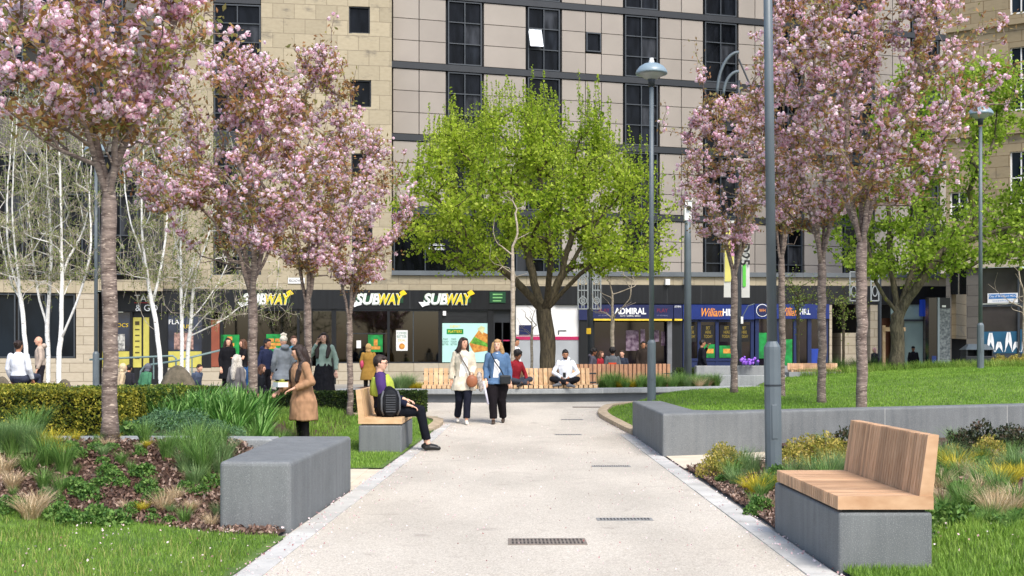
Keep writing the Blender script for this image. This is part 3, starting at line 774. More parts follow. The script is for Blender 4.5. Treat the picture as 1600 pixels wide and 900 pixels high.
part(GF, 'door_stripe', mat('magenta_stripe', (176, 38, 88), .5), t, [(773, 797, 531, 533, .13, .14)])
def yellow_white_sign(cx, name, label, grp):
    s_ = GF.root(name, label, 'sign', grp); D = GF.s_D(cx)[1]
    s0_, z0_ = GF.W(cx, 467, -.1)
    s_.location = Vector((GF.A.x, GF.A.y, 0))
    dkg = mat('sign_green', (24, 70, 44), .5)
    for (txt, px, w, m) in (('SUB', cx-19, 37, m_whiteletter), ('WAY', cx+17, 39, m_yellowletter)):
        lettering(s_, txt, m, GF, px, 467.5, 16.5, w, -.13, shear=.22, offset=.028)
        lettering(s_, txt, mat('sign_halo', (206, 214, 200), .5), GF, px, 467.5, 19, w+3, -.105, 'letter_outline', shear=.22, offset=.055)
    # arrows on the S and the Y
    for (sx, pts) in ((0, [(cx-38, 472), (cx-46, 472), (cx-40, 480), (cx-36, 478), (cx-28, 476)]), (1, [(cx+30, 457), (cx+34, 454), (cx+37, 453), (cx+42, 459), (cx+33, 463)])):
        mb = MB(); c = [GF.W(p[0], p[1], -.12) for p in pts]; mb.add([(a, -.12, b) for a, b in c], [tuple(range(len(c)-1, -1, -1))])
        mb.build('arrow', m_yellowletter if sx else m_whiteletter, s_, world=False)
    part(GF, 'backing', mat('sign_green', (24, 70, 44)), s_, [(cx-38, cx+36, 462, 473, -.085, -.064)])
yellow_white_sign(417, 'shop_sign', 'yellow and white slanted shop sign behind the birch twigs at left', 'yellow and white shop signs')
yellow_white_sign(594, 'shop_sign', 'yellow and white slanted shop sign above the glass window with the green poster', 'yellow and white shop signs')
yellow_white_sign(700, 'shop_sign', 'yellow and white slanted shop sign above the mint green food poster', 'yellow and white shop signs')
s_ = GF.root('menu_sign', 'small dark green lit menu sign at the right end of the black fascia', 'sign')
part(GF, 'panel', mat('sign_green', (24, 70, 44)), s_, [(765, 790, 456, 473, -.1, -.065)]); part(GF, 'stripe', mat('sign_lightgreen', (120, 180, 110), .5), s_, [(770, 785, 459, 461, -.107, -.101), (770, 785, 464, 466, -.107, -.101), (770, 783, 469, 471, -.107, -.101)])
# small white street name boards on the stone
for x, lb_ in ((463, 'small white street name board on the stone belt behind the cherry trunk'), (567, 'white street name board on the stone belt above the shop sign')):
    s_ = GF.root('street_name_board', lb_, 'sign', 'street name boards')
    part(GF, 'board', m_white, s_, [(x-13, x+13, 434, 443, -.04, -.005)]); lettering(s_, 'BROADWAY', mat('letter_black', (20, 20, 20), .5), GF, x, 438.5, 4.5, 22, -.045)
# white boarded unit
t = GF.root('white_shop_unit', 'white painted shop unit with magenta stripe behind the big green tree', 'shop')
part(GF, 'wall', m_white, t, [(806, 868, 477, 523, .05, .3), (868, 905, 477, 523, .1, .3)]); part(GF, 'lower_wall', mat('pale_grey_panel', (160, 164, 168), .5, .06, 2), t, [(806, 905, 531, 600, .06, .3)])
part(GF, 'stripe', mat('magenta_stripe', (176, 38, 88)), t, [(806, 905, 526, 531, .04, .3)]); part(GF, 'ledge', m_white, t, [(806, 905, 523.1, 525.9, .09, .3)])
part(GF, 'window', m_dkblue, t, [(811, 832, 508, 523, .035, .045)]); part(GF, 'frame', m_frame, t, [(872, 885, 516, 517.5, .08, .095), (872, 873.5, 517.5, 522.9, .08, .095)])
# arcade
t = GF.root('amusement_arcade', 'navy fronted arcade with white lettering and yellow strip light', 'shop')
part(GF, 'fascia', m_dkblue, t, [(926, 1052, 476, 498, -.15, .2), (1053, 1066, 476, 498, -.15, .2), (905, 925, 477, 500, -.1, .2)])
part(GF, 'trim', mat('trim_yellow', (226, 196, 60), .5), t, [(928, 1050, 498.2, 501, -.16, .05), (1054, 1066, 498.2, 501, -.16, .05)])
lettering(t, 'ADMIRAL', m_whiteletter, GF, 985, 486, 10, 50, -.16, offset=.03); lettering(t, 'SLOTS • GAMING • BINGO', m_whiteletter, GF, 985, 493.5, 2.6, 32, -.16)
lettering(t, 'ADMIRAL', m_whiteletter, GF, 1059, 479, 3, 11, -.16)
m_purp = mat('letter_maroon', (120, 36, 60), .5)
for x in (944, 1035): lettering(t, 'PLAY', m_purp, GF, x, 485, 6, 17, -.16); lettering(t, 'AT ADMIRAL', mat('letter_dim', (120, 124, 160), .5), GF, x, 493, 2.2, 18, -.16)
part(GF, 'pier', m_black, t, [(905, 918, 500, 600, -.05, .3), (918, 929, 501, 600, .05, .3), (1050, 1066, 501, 600, 0, .3)])
part(GF, 'column', mat('steel_grey', (110, 112, 116), .4, .1, 3), t, [(1043, 1050, 502, 600, -.02, .15)])
part(GF, 'door', m_dark, t, [(929, 975, 502, 600, .6, .65), (1000, 1043, 502, 600, .8, .85)])
part(GF, 'shop_window', mat('tinted_dark', (22, 18, 26), .07, .6, 1.5, spec=.6), t, [(929, 1043, 503, 596, .35, .36)])
mi = mat('mauve_mottle', (132, 116, 130), .4, .5, 7, col2=(60, 34, 60))  # mottled mauve panels set just in front of the dark panes
for i, (a, b, c, e) in enumerate(((978, 998, 516, 548), (1001, 1008, 514, 536), (1021, 1030, 516, 534), (1033, 1039, 518, 540))): poster(t, GF, a, b, c, e, mi, .33, 'window_graphic')
# bookmaker
t = GF.root('bookmaker_shop', 'blue fronted bookmaker shop with orange and white lettering', 'shop')
part(GF, 'fascia', mat('blue_fascia', (24, 44, 110), .4, .1, 2), t, [(1067, 1179, 476, 499, -.12, .2)])
lettering(t, 'William', mat('letter_orange', (236, 150, 44), .5), GF, 1113, 488, 13, 34, -.13, shear=.35, offset=.01)
lettering(t, 'HILL', m_whiteletter, GF, 1139, 488, 11, 20, -.13, shear=.05, offset=.03)
m_navy = mat('navy_frame', (26, 40, 80), .4, .1, 2)
part(GF, 'frame', m_navy, t, [(a, a+5, 499, 600, 0, .15) for a in (1067, 1090, 1118, 1148, 1173)]+[(1072, 1173, 499, 503, 0, .12), (1072, 1173, 560, 564, -.01, .12)])
part(GF, 'lower_panel', m_navy, t, [(1072, 1173, 564.3, 600, .02, .15)])
m_gd = mat('tinted_dark', (22, 18, 26))
for a, b in ((1072, 1090), (1095, 1118), (1123, 1148), (1153, 1173)):
    part(GF, 'shop_window', m_gd, t, [(a, b, 503, 560, .06, .07)])
    pp = poster(t, GF, a+2, b-2, 508, 534, mat('poster_black', (14, 14, 16), .5), .05)
    lettering(pp, 'BET\nHERE\nTODAY', mat('letter_gold', (150, 130, 50), .5), GF, (a+b)/2, 519, 18, (b-a)*.6, .045)
part(GF, 'poster', m_green, t, [(1096, 1117, 538, 559, .05, .056), (1124, 1147, 540, 559, .05, .056)])
part(GF, 'poster', m_bread, t, [(1104, 1115, 545, 552, .044, .049), (1130, 1142, 545, 552, .044, .049)])
t = GF.root('bookmaker_shop', 'second bookmaker front with round badge and orange lettering right of the near lamp post', 'shop')
part(GF, 'fascia', mat('blue_fascia', (24, 44, 110)), t, [(1180, 1296, 475, 498, -.12, .2)])
lettering(t, 'William', mat('letter_orange', (236, 150, 44)), GF, 1234, 487, 13, 30, -.13, shear=.35, offset=.01); lettering(t, 'HILL', m_whiteletter, GF, 1258, 487, 9, 17, -.13, offset=.02)
mb = MB(); s0_, z0_ = GF.W(1191, 485, -.13); mb.tube([(s0_, -.125, z0_), (s0_, -.15, z0_)], .26, 20); mb.build('badge', m_whiteletter, t, world=False)
mb = MB(); mb.tube([(s0_, -.15, z0_), (s0_, -.158, z0_)], .235, 20); mb.build('badge_face', m_dkblue, t, world=False)
lettering(t, 'WH', mat('letter_orange', (236, 150, 44)), GF, 1191, 485, 5, 10, -.162)
part(GF, 'frame', m_navy, t, [(a, a+6, 498, 600, 0, .15) for a in (1180, 1212, 1240, 1262, 1288)])
part(GF, 'shop_window', m_gd, t, [(1186, 1288, 498, 598, .07, .08)])
part(GF, 'poster', m_green, t, [(1216, 1238, 530, 572, .05, .06), (1186, 1198, 520, 560, .05, .06)])
part(GF, 'poster', mat('poster_blue', (30, 60, 150), .5), t, [(1263, 1284, 545, 590, .05, .06)])
# passage with steps
t = GF.root('stair_passage', 'dark stepped passage beside a stone wall between the shops', 'passage')
part(GF, 'wall', m_stone2, t, [(1314, 1338, 520, 600, .3, 2.2), (1360, 1376, 476, 600, 0, .6), (1296, 1300, 476, 600, 0, .4)])
mb = MB()
for k in range(9): GF.rect(mb, 1300, 1314, 556-5.5*k+10, 600, 1.0+.3*k, 1.3+.3*k)
mb.build('steps', m_greystone, t, world=False)
part(GF, 'door', mat('brown_door', (84, 48, 28), .5), t, [(1376, 1392, 497, 600, .6, .7)])
# pale green shop
t = GF.root('pale_shop_unit', 'pale green frosted shopfront behind the right maple trunk', 'shop')
part(GF, 'shop_window', mat('frosted_green', (146, 168, 164), .25, .1, 1), t, [(1392, 1442, 476, 500, .05, .1), (1412, 1442, 500, 590, .08, .12)])
part(GF, 'door', m_dark, t, [(1392, 1410, 500, 600, .3, .36)]); part(GF, 'frame', m_frame, t, [(1392, 1442, 499, 502, 0, .1), (1410, 1413, 502, 590, 0, .1)])
part(GF, 'plinth', m_greystone, t, [(1410, 1445, 590, 606, 0, .2)])
# blue awning shop
t = GF.root('awning_shop', 'shop with bright blue awning and sign beside the black display pillar', 'shop')
m_bl = mat('blue_canvas', (36, 74, 190), .5, .06, 2)
part(GF, 'sign', m_bl, t, [(1441, 1449, 468, 494, -.3, .02)])
mb = MB(); a, b = GF.S(1483), GF.S(1514); z1, z0 = GF.Z(1498, 469), GF.Z(1498, 491)
mb.add([(a, .1, z1), (b, .1, z1), (b, -.7, z0), (a, -.7, z0), (a, .1, z0), (b, .1, z0)], [(0, 3, 2, 1), (0, 4, 3), (1, 2, 5), (3, 4, 5, 2)]); mb.build('awning', m_bl, t, world=False)
part(GF, 'awning_trim', m_white, t, [(1483, 1514, 491.2, 495, -.71, -.69)])
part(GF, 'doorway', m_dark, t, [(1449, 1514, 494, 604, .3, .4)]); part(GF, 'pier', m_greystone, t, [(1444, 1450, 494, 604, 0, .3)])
part(GF, 'window', m_glass, t, [(1480, 1512, 418, 462, -.02, .05)])
part(GF, 'wall_light', m_white, gb, [(1040, 1047, 436, 445, -.2, .0), (1069, 1074, 436, 444, -.2, 0)])
# ---- right-hand sandstone building
RF = Fac(1478, 46.5, 1700, 44.0)
rb = RF.root('sandstone_building', 'weathered sandstone building with white sash windows at the right edge', 'building')
rw = [(1578, 1612, 73, 173), (1578, 1612, -60, 22), (1578, 1612, 236, 320), (1484, 1512, 300, 345)]
wall_with_holes(RF, 1478, 1700, -300, 411, rw, 0, .4).build('wall', m_stone3, rb, world=False)
mb = MB(); mb.box(RF.S(1478)-.0, RF.S(1478)+.3, .402, 6, 2, 22); mb.build('return_wall', m_stone3, rb, world=False)
for h in rw: strip_window(RF, rb, RF.S(h[0]), RF.S(h[1]), RF.Z(h[0], h[3]), RF.Z(h[0], h[2]), 2, 2, .15, m_white, m_glassb)
for y in (199, 345, 28): part(RF, 'cornice', m_stone3, rb, [(1478, 1700, y, y+9, -.15, -.002)])
part(RF, 'cornice', m_stone2, rb, [(1478, 1700, 400, 416, -.25, -.002)])
part(RF, 'pier', m_greystone, rb, [(1510, 1532, 416.5, 600, -.1, .3), (1478, 1484, 416.5, 600, -.05, .3)])
part(RF, 'window', m_glass, rb, [(1484, 1497, 419, 460, .1, .14), (1499, 1510, 419, 460, .1, .14)])
m_shg = mat('dim_shop_glass', (62, 60, 58), .08, .4, .8, spec=.6)
part(RF, 'shop_window', m_shg, rb, [(1532, 1590, 418, 474, .1, .13), (1593, 1700, 418, 474, .1, .13), (1532, 1590, 478, 552, .1, .13), (1593, 1700, 478, 552, .1, .13)])
part(RF, 'shop_frame', m_frame, rb, [(1532, 1700, 474, 478, .02, .12), (1590, 1593, 416.5, 473.9, .02, .12), (1590, 1593, 478.1, 600, .02, .12), (1532, 1590, 552, 600, .08, .3), (1593, 1700, 552, 600, .08, .3)])
mu = part(RF, 'window_mural', mat('mural_blue', (34, 84, 112), .5, .25, 1.2), rb, [(1534, 1589, 518, 552, .07, .09), (1594, 1700, 514, 552, .07, .09)])
mb = MB()
for x, y0_ in ((1548, 520), (1561, 534), (1576, 519), (1588.0, 534), (1602, 520), (1616, 530)):
    for sgn in (-1, 1):
        pts = [RF.W(x+sgn*(1+5*(k/6)**1.6), y0_+(550-y0_)*(k/6), .06) for k in range(7)]
        w_ = [.01+.05*math.sin(math.pi*min(1, k/6+.15)) for k in range(7)]
        vs = []
        for (a, z), ww in zip(pts, w_): vs += [(a-ww, .06, z), (a+ww, .06, z)]
        mb.add(vs, [(2*k, 2*k+2, 2*k+3, 2*k+1) for k in range(6)])
mb.build('mural_leaf', m_whiteletter, mu, world=False)
s_ = RF.root('council_sign', 'white and blue council name sign on the shop window at right', 'sign')
part(RF, 'panel', m_white, s_, [(1543, 1590, 458, 473, -.03, .095)]); part(RF, 'face', mat('sign_blue', (56, 116, 176), .5), s_, [(1545, 1588, 459.5, 466.5, -.04, -.031)])
lettering(s_, 'City of Bradford MDC', m_whiteletter, RF, 1566.5, 463, 4.4, 40, -.046)
lettering(s_, 'www.bradford.gov.uk', mat('sign_blue', (56, 116, 176)), RF, 1566.5, 470, 3, 30, -.036)
# ================= trees =================
def grow(skel, tips, bf, step=.28, wob=.03, sag=0.0, seed=1):
    """skel: list of polylines (first starts at the base; others start on an existing node). Returns pos, parent, tipflag"""
    rn = random.Random(seed); pos = []; par = []; plen = []
    for poly in skel:
        poly = [Vector(p) for p in poly]
        if len(poly) > 2:      # round the corners
            P3 = [poly[0]*2-poly[1]]+poly+[poly[-1]*2-poly[-2]]; q3 = []
            for i in range(1, len(P3)-2):
                for u in (0, .25, .5, .75):
                    a0, a1, a2, a3 = P3[i-1:i+3]; q3.append(.5*((2*a1)+(a2-a0)*u+(2*a0-5*a1+4*a2-a3)*u*u+(3*a1-a0-3*a2+a3)*u**3))
            poly = q3+[poly[-1]]
        if pos:
            k = min(range(len(pos)), key=lambda i: (pos[i]-poly[0]).length_squared)
        else: pos.append(poly[0]); par.append(-1); plen.append(0.0); k = 0
        for a, b in zip(poly, poly[1:]):
            n = max(1, int((b-a).length/step))
            for i in range(1, n+1):
                p = a.lerp(b, i/n)+Vector((rn.gauss(0, 1), rn.gauss(0, 1), 0))*wob*.35
                pos.append(p); par.append(k); plen.append(plen[k]+(p-pos[k]).length); k = len(pos)-1
    nsk = len(pos); start = 0
    z0 = tips_min = None
    org = Vector(skel[0][-1]); allowed = [p.z > org.z-.02 or i >= len(skel[0]) and False for i, p in enumerate(pos)]
    first = next((i for i, p in enumerate(pos) if p.z >= org.z-1e-3), 0)
    cap = 200000; A = np.empty((60000, 3)); PL = np.full(60000, 1e9)
    for i in range(nsk):
        A[i] = pos[i]; PL[i] = plen[i]-plen[first] if i >= first else 1e9
    order = sorted(range(len(tips)), key=lambda i: (Vector(tips[i])-org).length); tipn = []
    for ti in order:
        t = np.array(tips[ti]); n = len(pos)
        d = np.linalg.norm(A[:n]-t, axis=1); back = np.maximum(0, A[:n, 2]-t[2])*.8
        k = int(np.argmin(d+bf*PL[:n]+back)); a = pos[k]; b = Vector(tips[ti])
        pd = (pos[k]-pos[par[k]]).normalized() if par[k] >= 0 else Vector((0, 0, 1))
        ln = (b-a).length; m = max(1, int(ln/step)); c = a+pd*ln*.35; kk = k
        for i in range(1, m+1):
            u = i/m; p = a*(1-u)**2+c*2*u*(1-u)+b*u*u
            if i < m: p = p+Vector((rn.gauss(0, wob), rn.gauss(0, wob), rn.gauss(0, wob)))
            p.z -= sag*math.sin(u*math.pi)*ln
            pos.append(p); par.append(kk); A[len(pos)-1] = p; PL[len(pos)-1] = PL[kk]+(p-pos[kk]).length; kk = len(pos)-1
        tipn.append(kk)
    return pos, par, tipn
def radii(pos, par, tipn, rtip, rbase, e=None):
    n = len(pos); cnt = [0.0]*n
    for t in tipn: cnt[t] += 1
    for i in range(n-1, 0, -1):
        if cnt[i] == 0: cnt[i] = .6
        if par[i] >= 0: cnt[par[i]] += cnt[i]
    e = math.log(max(2, cnt[0]))/math.log(rbase/rtip)
    return [rtip*max(1, c)**(1/e) for c in cnt]
def tubes(pos, par, r, nthick=9, rmin=0):
    n = len(pos); ch = [[] for _ in range(n)]
    for i in range(1, n):
        if par[i] >= 0: ch[par[i]].append(i)
    mb = MB(); stack = [(0, None)]
    while stack:
        i, frm = stack.pop(); pts = []; rr = []
        if frm is not None: pts.append(pos[frm]); rr.append(min(r[frm], r[i]*1.25))
        while True:
            pts.append(pos[i]); rr.append(r[i])
            if not ch[i]: break
            c = sorted(ch[i], key=lambda k: -r[k])
            for k in c[1:]: stack.append((k, i))
            i = c[0]
        if len(pts) > 1 and rr[0] > rmin:
            sides = nthick if rr[0] > .04 else (6 if rr[0] > .018 else 4)
            mb.tube(pts, rr, sides, caps=rr[0] > .04)
    return mb
def bark(name, c1, c2, band=True, scale=(1, 1, 1), lenti=None):
    if name in MATS: return MATS[name]
    m, nt, out = new_mat(name); L = nt.links.new
    b = nt.nodes.new('ShaderNodeBsdfPrincipled'); b.inputs['Roughness'].default_value = .8; b.inputs['Specular IOR Level'].default_value = .25
    tc = nt.nodes.new('ShaderNodeTexCoord'); mp = nt.nodes.new('ShaderNodeMapping'); mp.inputs['Scale'].default_value = scale; L(tc.outputs['Object'], mp.inputs[0])
    nz = nt.nodes.new('ShaderNodeTexNoise'); nz.inputs['Scale'].default_value = 6; nz.inputs['Detail'].default_value = 8; nz.inputs['Roughness'].default_value = .7; L(mp.outputs[0], nz.inputs['Vector'])
    cr = nt.nodes.new('ShaderNodeValToRGB'); cr.color_ramp.elements[0].position = .38; cr.color_ramp.elements[1].position = .62
    cr.color_ramp.elements[0].color = rgb(*c1); cr.color_ramp.elements[1].color = rgb(*c2); L(nz.outputs['Fac'], cr.inputs[0]); cur = cr.outputs[0]
    if lenti:
        m2 = nt.nodes.new('ShaderNodeMapping'); m2.inputs['Scale'].default_value = lenti[1]; L(tc.outputs['Object'], m2.inputs[0])
        n2 = nt.nodes.new('ShaderNodeTexNoise'); n2.inputs['Scale'].default_value = 1; n2.inputs['Detail'].default_value = 3; L(m2.outputs[0], n2.inputs['Vector'])
        r2 = nt.nodes.new('ShaderNodeValToRGB'); r2.color_ramp.elements[0].position = lenti[2]; r2.color_ramp.elements[1].position = lenti[2]+.05
        r2.color_ramp.elements[0].color = (0, 0, 0, 1); r2.color_ramp.elements[1].color = (1, 1, 1, 1); L(n2.outputs['Fac'], r2.inputs[0])
        mx = nt.nodes.new('ShaderNodeMixRGB'); mx.inputs[2].default_value = rgb(*lenti[0]); L(r2.outputs[0], mx.inputs[0]); L(cur, mx.inputs[1]); cur = mx.outputs[0]
    L(cur, b.inputs['Base Color'])
    bp = nt.nodes.new('ShaderNodeBump'); bp.inputs['Strength'].default_value = .8; bp.inputs['Distance'].default_value = .012; L(nz.outputs['Fac'], bp.inputs['Height']); L(bp.outputs[0], b.inputs['Normal'])
    L(b.outputs[0], out.inputs[0]); MATS[name] = m; return m
bk_cherry = bark('cherry_bark', (92, 78, 72), (150, 134, 124), scale=(1, 1, 4), lenti=((196, 178, 162), (14, 14, 70), .60))
bk_lime = bark('lime_bark', (52, 46, 36), (96, 86, 66), scale=(3, 3, .6))
bk_maple = bark('maple_bark', (58, 54, 44), (108, 100, 80), scale=(3, 3, .7), lenti=((112, 112, 50), (4, 4, 2), .64))
bk_birch = bark('birch_bark', (226, 224, 218), (246, 245, 241), scale=(1, 1, 3), lenti=((60, 54, 48), (9, 9, 34), .66))
bk_twig = bark('birch_twig', (150, 134, 114), (204, 196, 184))
bk_young = bark('young_bark', (150, 138, 120), (188, 176, 158), scale=(1, 1, 3))
lf_bronze = leafmat('bronze_leaf', [(140, 98, 64), (172, 126, 82), (168, 148, 92), (144, 154, 84)], transl=.5, val=.3, patch=1.5)
lf_pink = leafmat('cherry_petal', [(232, 178, 202), (246, 210, 224), (252, 234, 241), (255, 250, 252)], transl=.45, val=.08, patch=2.2)
lf_lime = leafmat('lime_leaf', [(112, 142, 36), (150, 176, 48), (182, 202, 64), (206, 220, 100)], transl=.58, val=.25, patch=.5)
lf_maple = leafmat('maple_leaf', [(108, 138, 38), (136, 166, 50), (160, 186, 64), (184, 202, 92)], transl=.5, val=.28, patch=.6)
lf_birch = leafmat('birch_leaf', [(84, 108, 44), (108, 130, 54), (132, 150, 68), (158, 162, 88)], transl=.35, val=.25, patch=.7)
def to_local(o, v): return v-np.array(o)
def split_tree(name, base_, pos, par, r, bkm, label, cat, group, zfork, thick=.03, bkm2=None):
    root = empty(name, base_, label, cat, group)
    mb = tubes(pos, par, r)
    # separate trunk (lower stem) from branches by building each part of the polyline set
    tr = MB(); br = MB(); i = 0
    # faces whose mean height is under the fork go to the trunk
    tv = {}; bv = {}
    for f in mb.f:
        z = sum(mb.v[k].z for k in f)/len(f); t, dct = (tr, tv) if z < zfork else (br, bv)
        g = []
        for k in f:
            if k not in dct: dct[k] = len(t.v); t.v.append(mb.v[k])
            g.append(dct[k])
        t.f.append(tuple(g)); t.mi.append(0)
    t_ = tr.build('trunk', bkm, root, smooth=True)
    b_ = br.build('branches', bkm2 or bkm, root, smooth=True); return root
def tip_points(pos, par, tipn, back, spread, per, rn, zmin=-9):
    out = []; dirs = []
    for t in tipn:
        k = t
        for j in range(per):
            k = t; steps = rn.randint(0, back)
            for _ in range(steps):
                if par[k] > 0: k = par[k]
            if pos[k].z < zmin: continue
            d = pos[t]-pos[par[t]]
            out.append(tuple(pos[k]+Vector((rn.gauss(0, spread), rn.gauss(0, spread), rn.gauss(0, spread*.8))))); dirs.append(tuple(d.normalized()))
    return np.array(out), np.array(dirs)
def cherry(px, D, ybase, yfork, ctr, hw, top_y, bot_y, label, seed, n=330, shoots=(), r=.085, dens=1.0, bias=0, pom=.040):
    """crown given by pixel centre, half widths (m) and rows; vase-shaped"""
    rn = random.Random(seed); k = D/F
    b = P(px, ybase, D); fk = P(px+rn.uniform(-2, 2), yfork, D)
    cx = PX(ctr, D); zt = CH-(top_y-HZ)*k; zb = CH-(bot_y-HZ)*k
    tips = []
    while len(tips) < n:
        u = rn.random()**.8; z = zb+(zt-zb)*u
        w = hw*(.30+.76*(u/.42)**.8 if u < .42 else 1.06-.72*((u-.42)/.58)**1.35)
        a = rn.uniform(0, 2*math.pi); q = rn.random()**.42
        x = cx+w*q*math.cos(a); y = D+w*q*math.sin(a)*.95
        # uneven outline
        if noise.noise(Vector((x*1.1+seed*3, y*1.1, z*1.1))) < -.24: continue
        tips.append((x, y, z))
    for (sx, sy) in shoots:
        p = P(sx, sy, D+rn.uniform(-.3, .3)); tips.append(tuple(p)); tips.append(tuple(p+Vector((rn.uniform(-.08, .08), 0, -.2))))
    limbs = [[tuple(b), tuple(fk)]]
    nl = 5
    for i in range(nl):
        a = 2*math.pi*i/nl+rn.uniform(-.3, .3); hh = (zt-fk.z)*.42; rr = hw*.38
        m1 = fk+Vector((math.cos(a)*rr*.45, math.sin(a)*rr*.45, hh*.45)); m2 = fk+Vector((math.cos(a)*rr+(cx-fk.x)*.5, math.sin(a)*rr, hh))
        limbs.append([tuple(fk-Vector((0, 0, .12*i*.6))), tuple(m1), tuple(m2)])
    pos, par, tn = grow(limbs, tips, .30, .2, .022, seed=seed)
    rad = radii(pos, par, tn, .0045, r)
    for i in range(len(pos)):       # flare at the foot
        h = pos[i].z-b.z
        if h < .35 and par[i] < 8: rad[i] *= 1+.35*(1-h/.35)**2
    rad = [min(x, r*1.35) for x in rad]
    root = split_tree('cherry_tree', b, pos, par, rad, bk_cherry, label, 'tree', 'cherry trees along the path', fk.z-.02)
    # bronze leaves in tufts round the twigs
    c, d = tip_points(pos, par, tn, 5, .075, int(16*dens), rn, fk.z+.5)
    d2 = d*.4+rand_unit(len(c))*.7; d2[:, 2] -= .25
    v, q = leaves(c, .085, .42, fold=.2, updir=d*.7)
    npmesh('leaves', v-np.array(b), q, lf_bronze, root)
    # blossom pompoms: clumped
    c, d = tip_points(pos, par, tn, 6, .055, 14, rn, fk.z+.6)
    keep = np.array([noise.noise(Vector(p)*1.9+Vector((seed*5, 0, 0)))+.5*rn.random()-.16+bias > .08 for p in c])
    c = c[keep]
    if len(c) > 3000*dens: c = c[RNG.permutation(len(c))[:int(2900*dens)]]
    sz = RNG.uniform(.75, 1.2, len(c))*pom
    m = 13; cc = np.repeat(c, m, 0); ss = np.repeat(sz, m); dd = rand_unit(len(cc)); rr_ = ss*RNG.uniform(.45, 1., len(cc)); cc = cc+dd*rr_[:, None]
    # petal facing outward: quad perpendicular to dd, cupped
    a = np.cross(dd, rand_unit(len(cc))); a /= np.linalg.norm(a, axis=1)[:, None]; e = np.cross(dd, a); s2 = (ss*.52)[:, None]
    v = np.stack([cc+a*s2-dd*s2*.25, cc+e*s2+dd*s2*.12, cc-a*s2-dd*s2*.25, cc-e*s2+dd*s2*.12], 1).reshape(-1, 3); q = np.arange(len(cc)*4).reshape(-1, 4)
    npmesh('blossom', v-np.array(b), q, lf_pink, root)
    return root
cherry(172, 12.35, 688, 285, 158, 1.38, -150, 250, 'nearest left cherry tree with thick banded trunk in the mulch bed', 3, 520, [(320, 20), (330, -5)], r=.078, dens=1.1)
cherry(396, 18.5, 672, 447, 372, 1.72, 80, 420, 'pink cherry tree whose trunk stands right behind the long grey wall block', 14, 560, [(395, 80), (400, 98), (228, 268)], r=.072)
cherry(481, 21.5, 664, 468, 490, 1.15, 75, 435, 'cherry tree behind the woman in the camel coat', 25, 330, [(522, 28), (500, 60), (480, 88)], r=.068)
cherry(547, 25, 654, 492, 560, 1.25, 200, 445, 'slim cherry tree at the right end of the left lawn by the dark hedge', 36, 320, [(556, 110), (553, 140), (572, 210), (632, 240), (640, 320)], r=.062)
cherry(1347, 19.3, 665, 368, 1388, 1.95, -130, 325, 'largest right cherry tree standing behind the wall near the timber bench', 47, 620, [(1580, 18), (1566, 40), (1545, 95)], r=.088, bias=.08, dens=1.1)
cherry(1284, 21.5, 638, 398, 1262, 1.5, -20, 365, 'right cherry tree with slim pale trunk on the lawn edge', 58, 460, [(1215, 40)], r=.075, dens=1.0)
cherry(1147, 27.0, 617, 425, 1140, 1.4, 150, 385, 'cherry tree on the lawn beside the curved planter', 69, 400, [(1085, 68), (1090, 95), (1040, 160), (1035, 190), (1100, 110)], r=.078)
cherry(1222, 24.5, 630, 400, 1216, .95, 60, 390, 'cherry tree half hidden behind the near lamp post', 80, 240, [], r=.066)
# ---- big limes / maples
def broad(name, b, skel, tips, rbase, bkm, lfm, lsize, per, label, seed, group=None, bf=.25, rtip=.007, zf=None, spread=.16, cat='tree', upright=None, wob=.05):
    rn = random.Random(seed); pos, par, tn = grow(skel, tips, bf, .35, wob, seed=seed); rad = radii(pos, par, tn, rtip, rbase)
    for i in range(len(pos)):
        h = pos[i].z-b.z
        if h < .8 and i < 12: rad[i] *= 1+.4*(1-h/.8)**2
    root = split_tree(name, b, pos, par, rad, bkm, label, cat, group, zf or Vector(skel[0][-1]).z)
    c, d = tip_points(pos, par, tn, 2, spread, per, rn); u = d*.3; u[:, 2] += .1
    v, q = leaves(c, lsize, .85, fold=.18, updir=u)
    if upright is not None:
        tall = np.array([(tuple(pos[t]), rn.uniform(.4, 1.35)) for t in tn if pos[t].z > upright], dtype=object)
        cs = []; sh = MB()
        for p, h in tall:
            p = Vector(p); lean = Vector((rn.gauss(0, .05), rn.gauss(0, .05), 1)); sh.tube([p, p+lean*h], [.006, .003], 4, False)
            for k in range(int(h*56)):
                tt = rn.random(); cs.append(tuple(p+lean*h*tt+Vector((rn.gauss(0, .045), rn.gauss(0, .045), 0))*(1.3-tt)))
        sh.build('shoots', bkm, root)['kind'] = 'stuff'
        v2, q2 = leaves(np.array(cs), lsize*.62, .8, fold=.2, updir=np.tile([0, 0, .5], (len(cs), 1)))
        q = np.concatenate([q, q2+len(v)]); v = np.concatenate([v, v2])
    npmesh('leaves', v-np.array(b), q, lfm, root); return root
def dome_tips(n, outline, D, dy, seed, ncut=-.22, fr=.55):
    """outline: list of (row, left px, right px) at depth D"""
    rn = random.Random(seed); tips = []
    rows = [o[0] for o in outline]
    while len(tips) < n:
        y = rn.uniform(rows[0], rows[-1])
        l = itp([(o[0], o[1]) for o in outline], y); r_ = itp([(o[0], o[2]) for o in outline], y)
        c = (l+r_)/2; w = (r_-l)/2; a = rn.uniform(0, 2*math.pi); q = rn.random()**.38
        if rn.random() > w/220: continue
        p = P(c+w*q*math.cos(a), y, D); p.y = D+dy*(w/220)*q*math.sin(a)
        if noise.noise(Vector(p)*fr+Vector((seed, 0, 0))) < ncut: continue
        tips.append(tuple(p))
    return tips
b = P(853, 600, 38); b.z = .15
def L_(*pp): return [tuple(P(x, y, 38)+Vector((0, dy, 0))) for x, y, dy in pp]
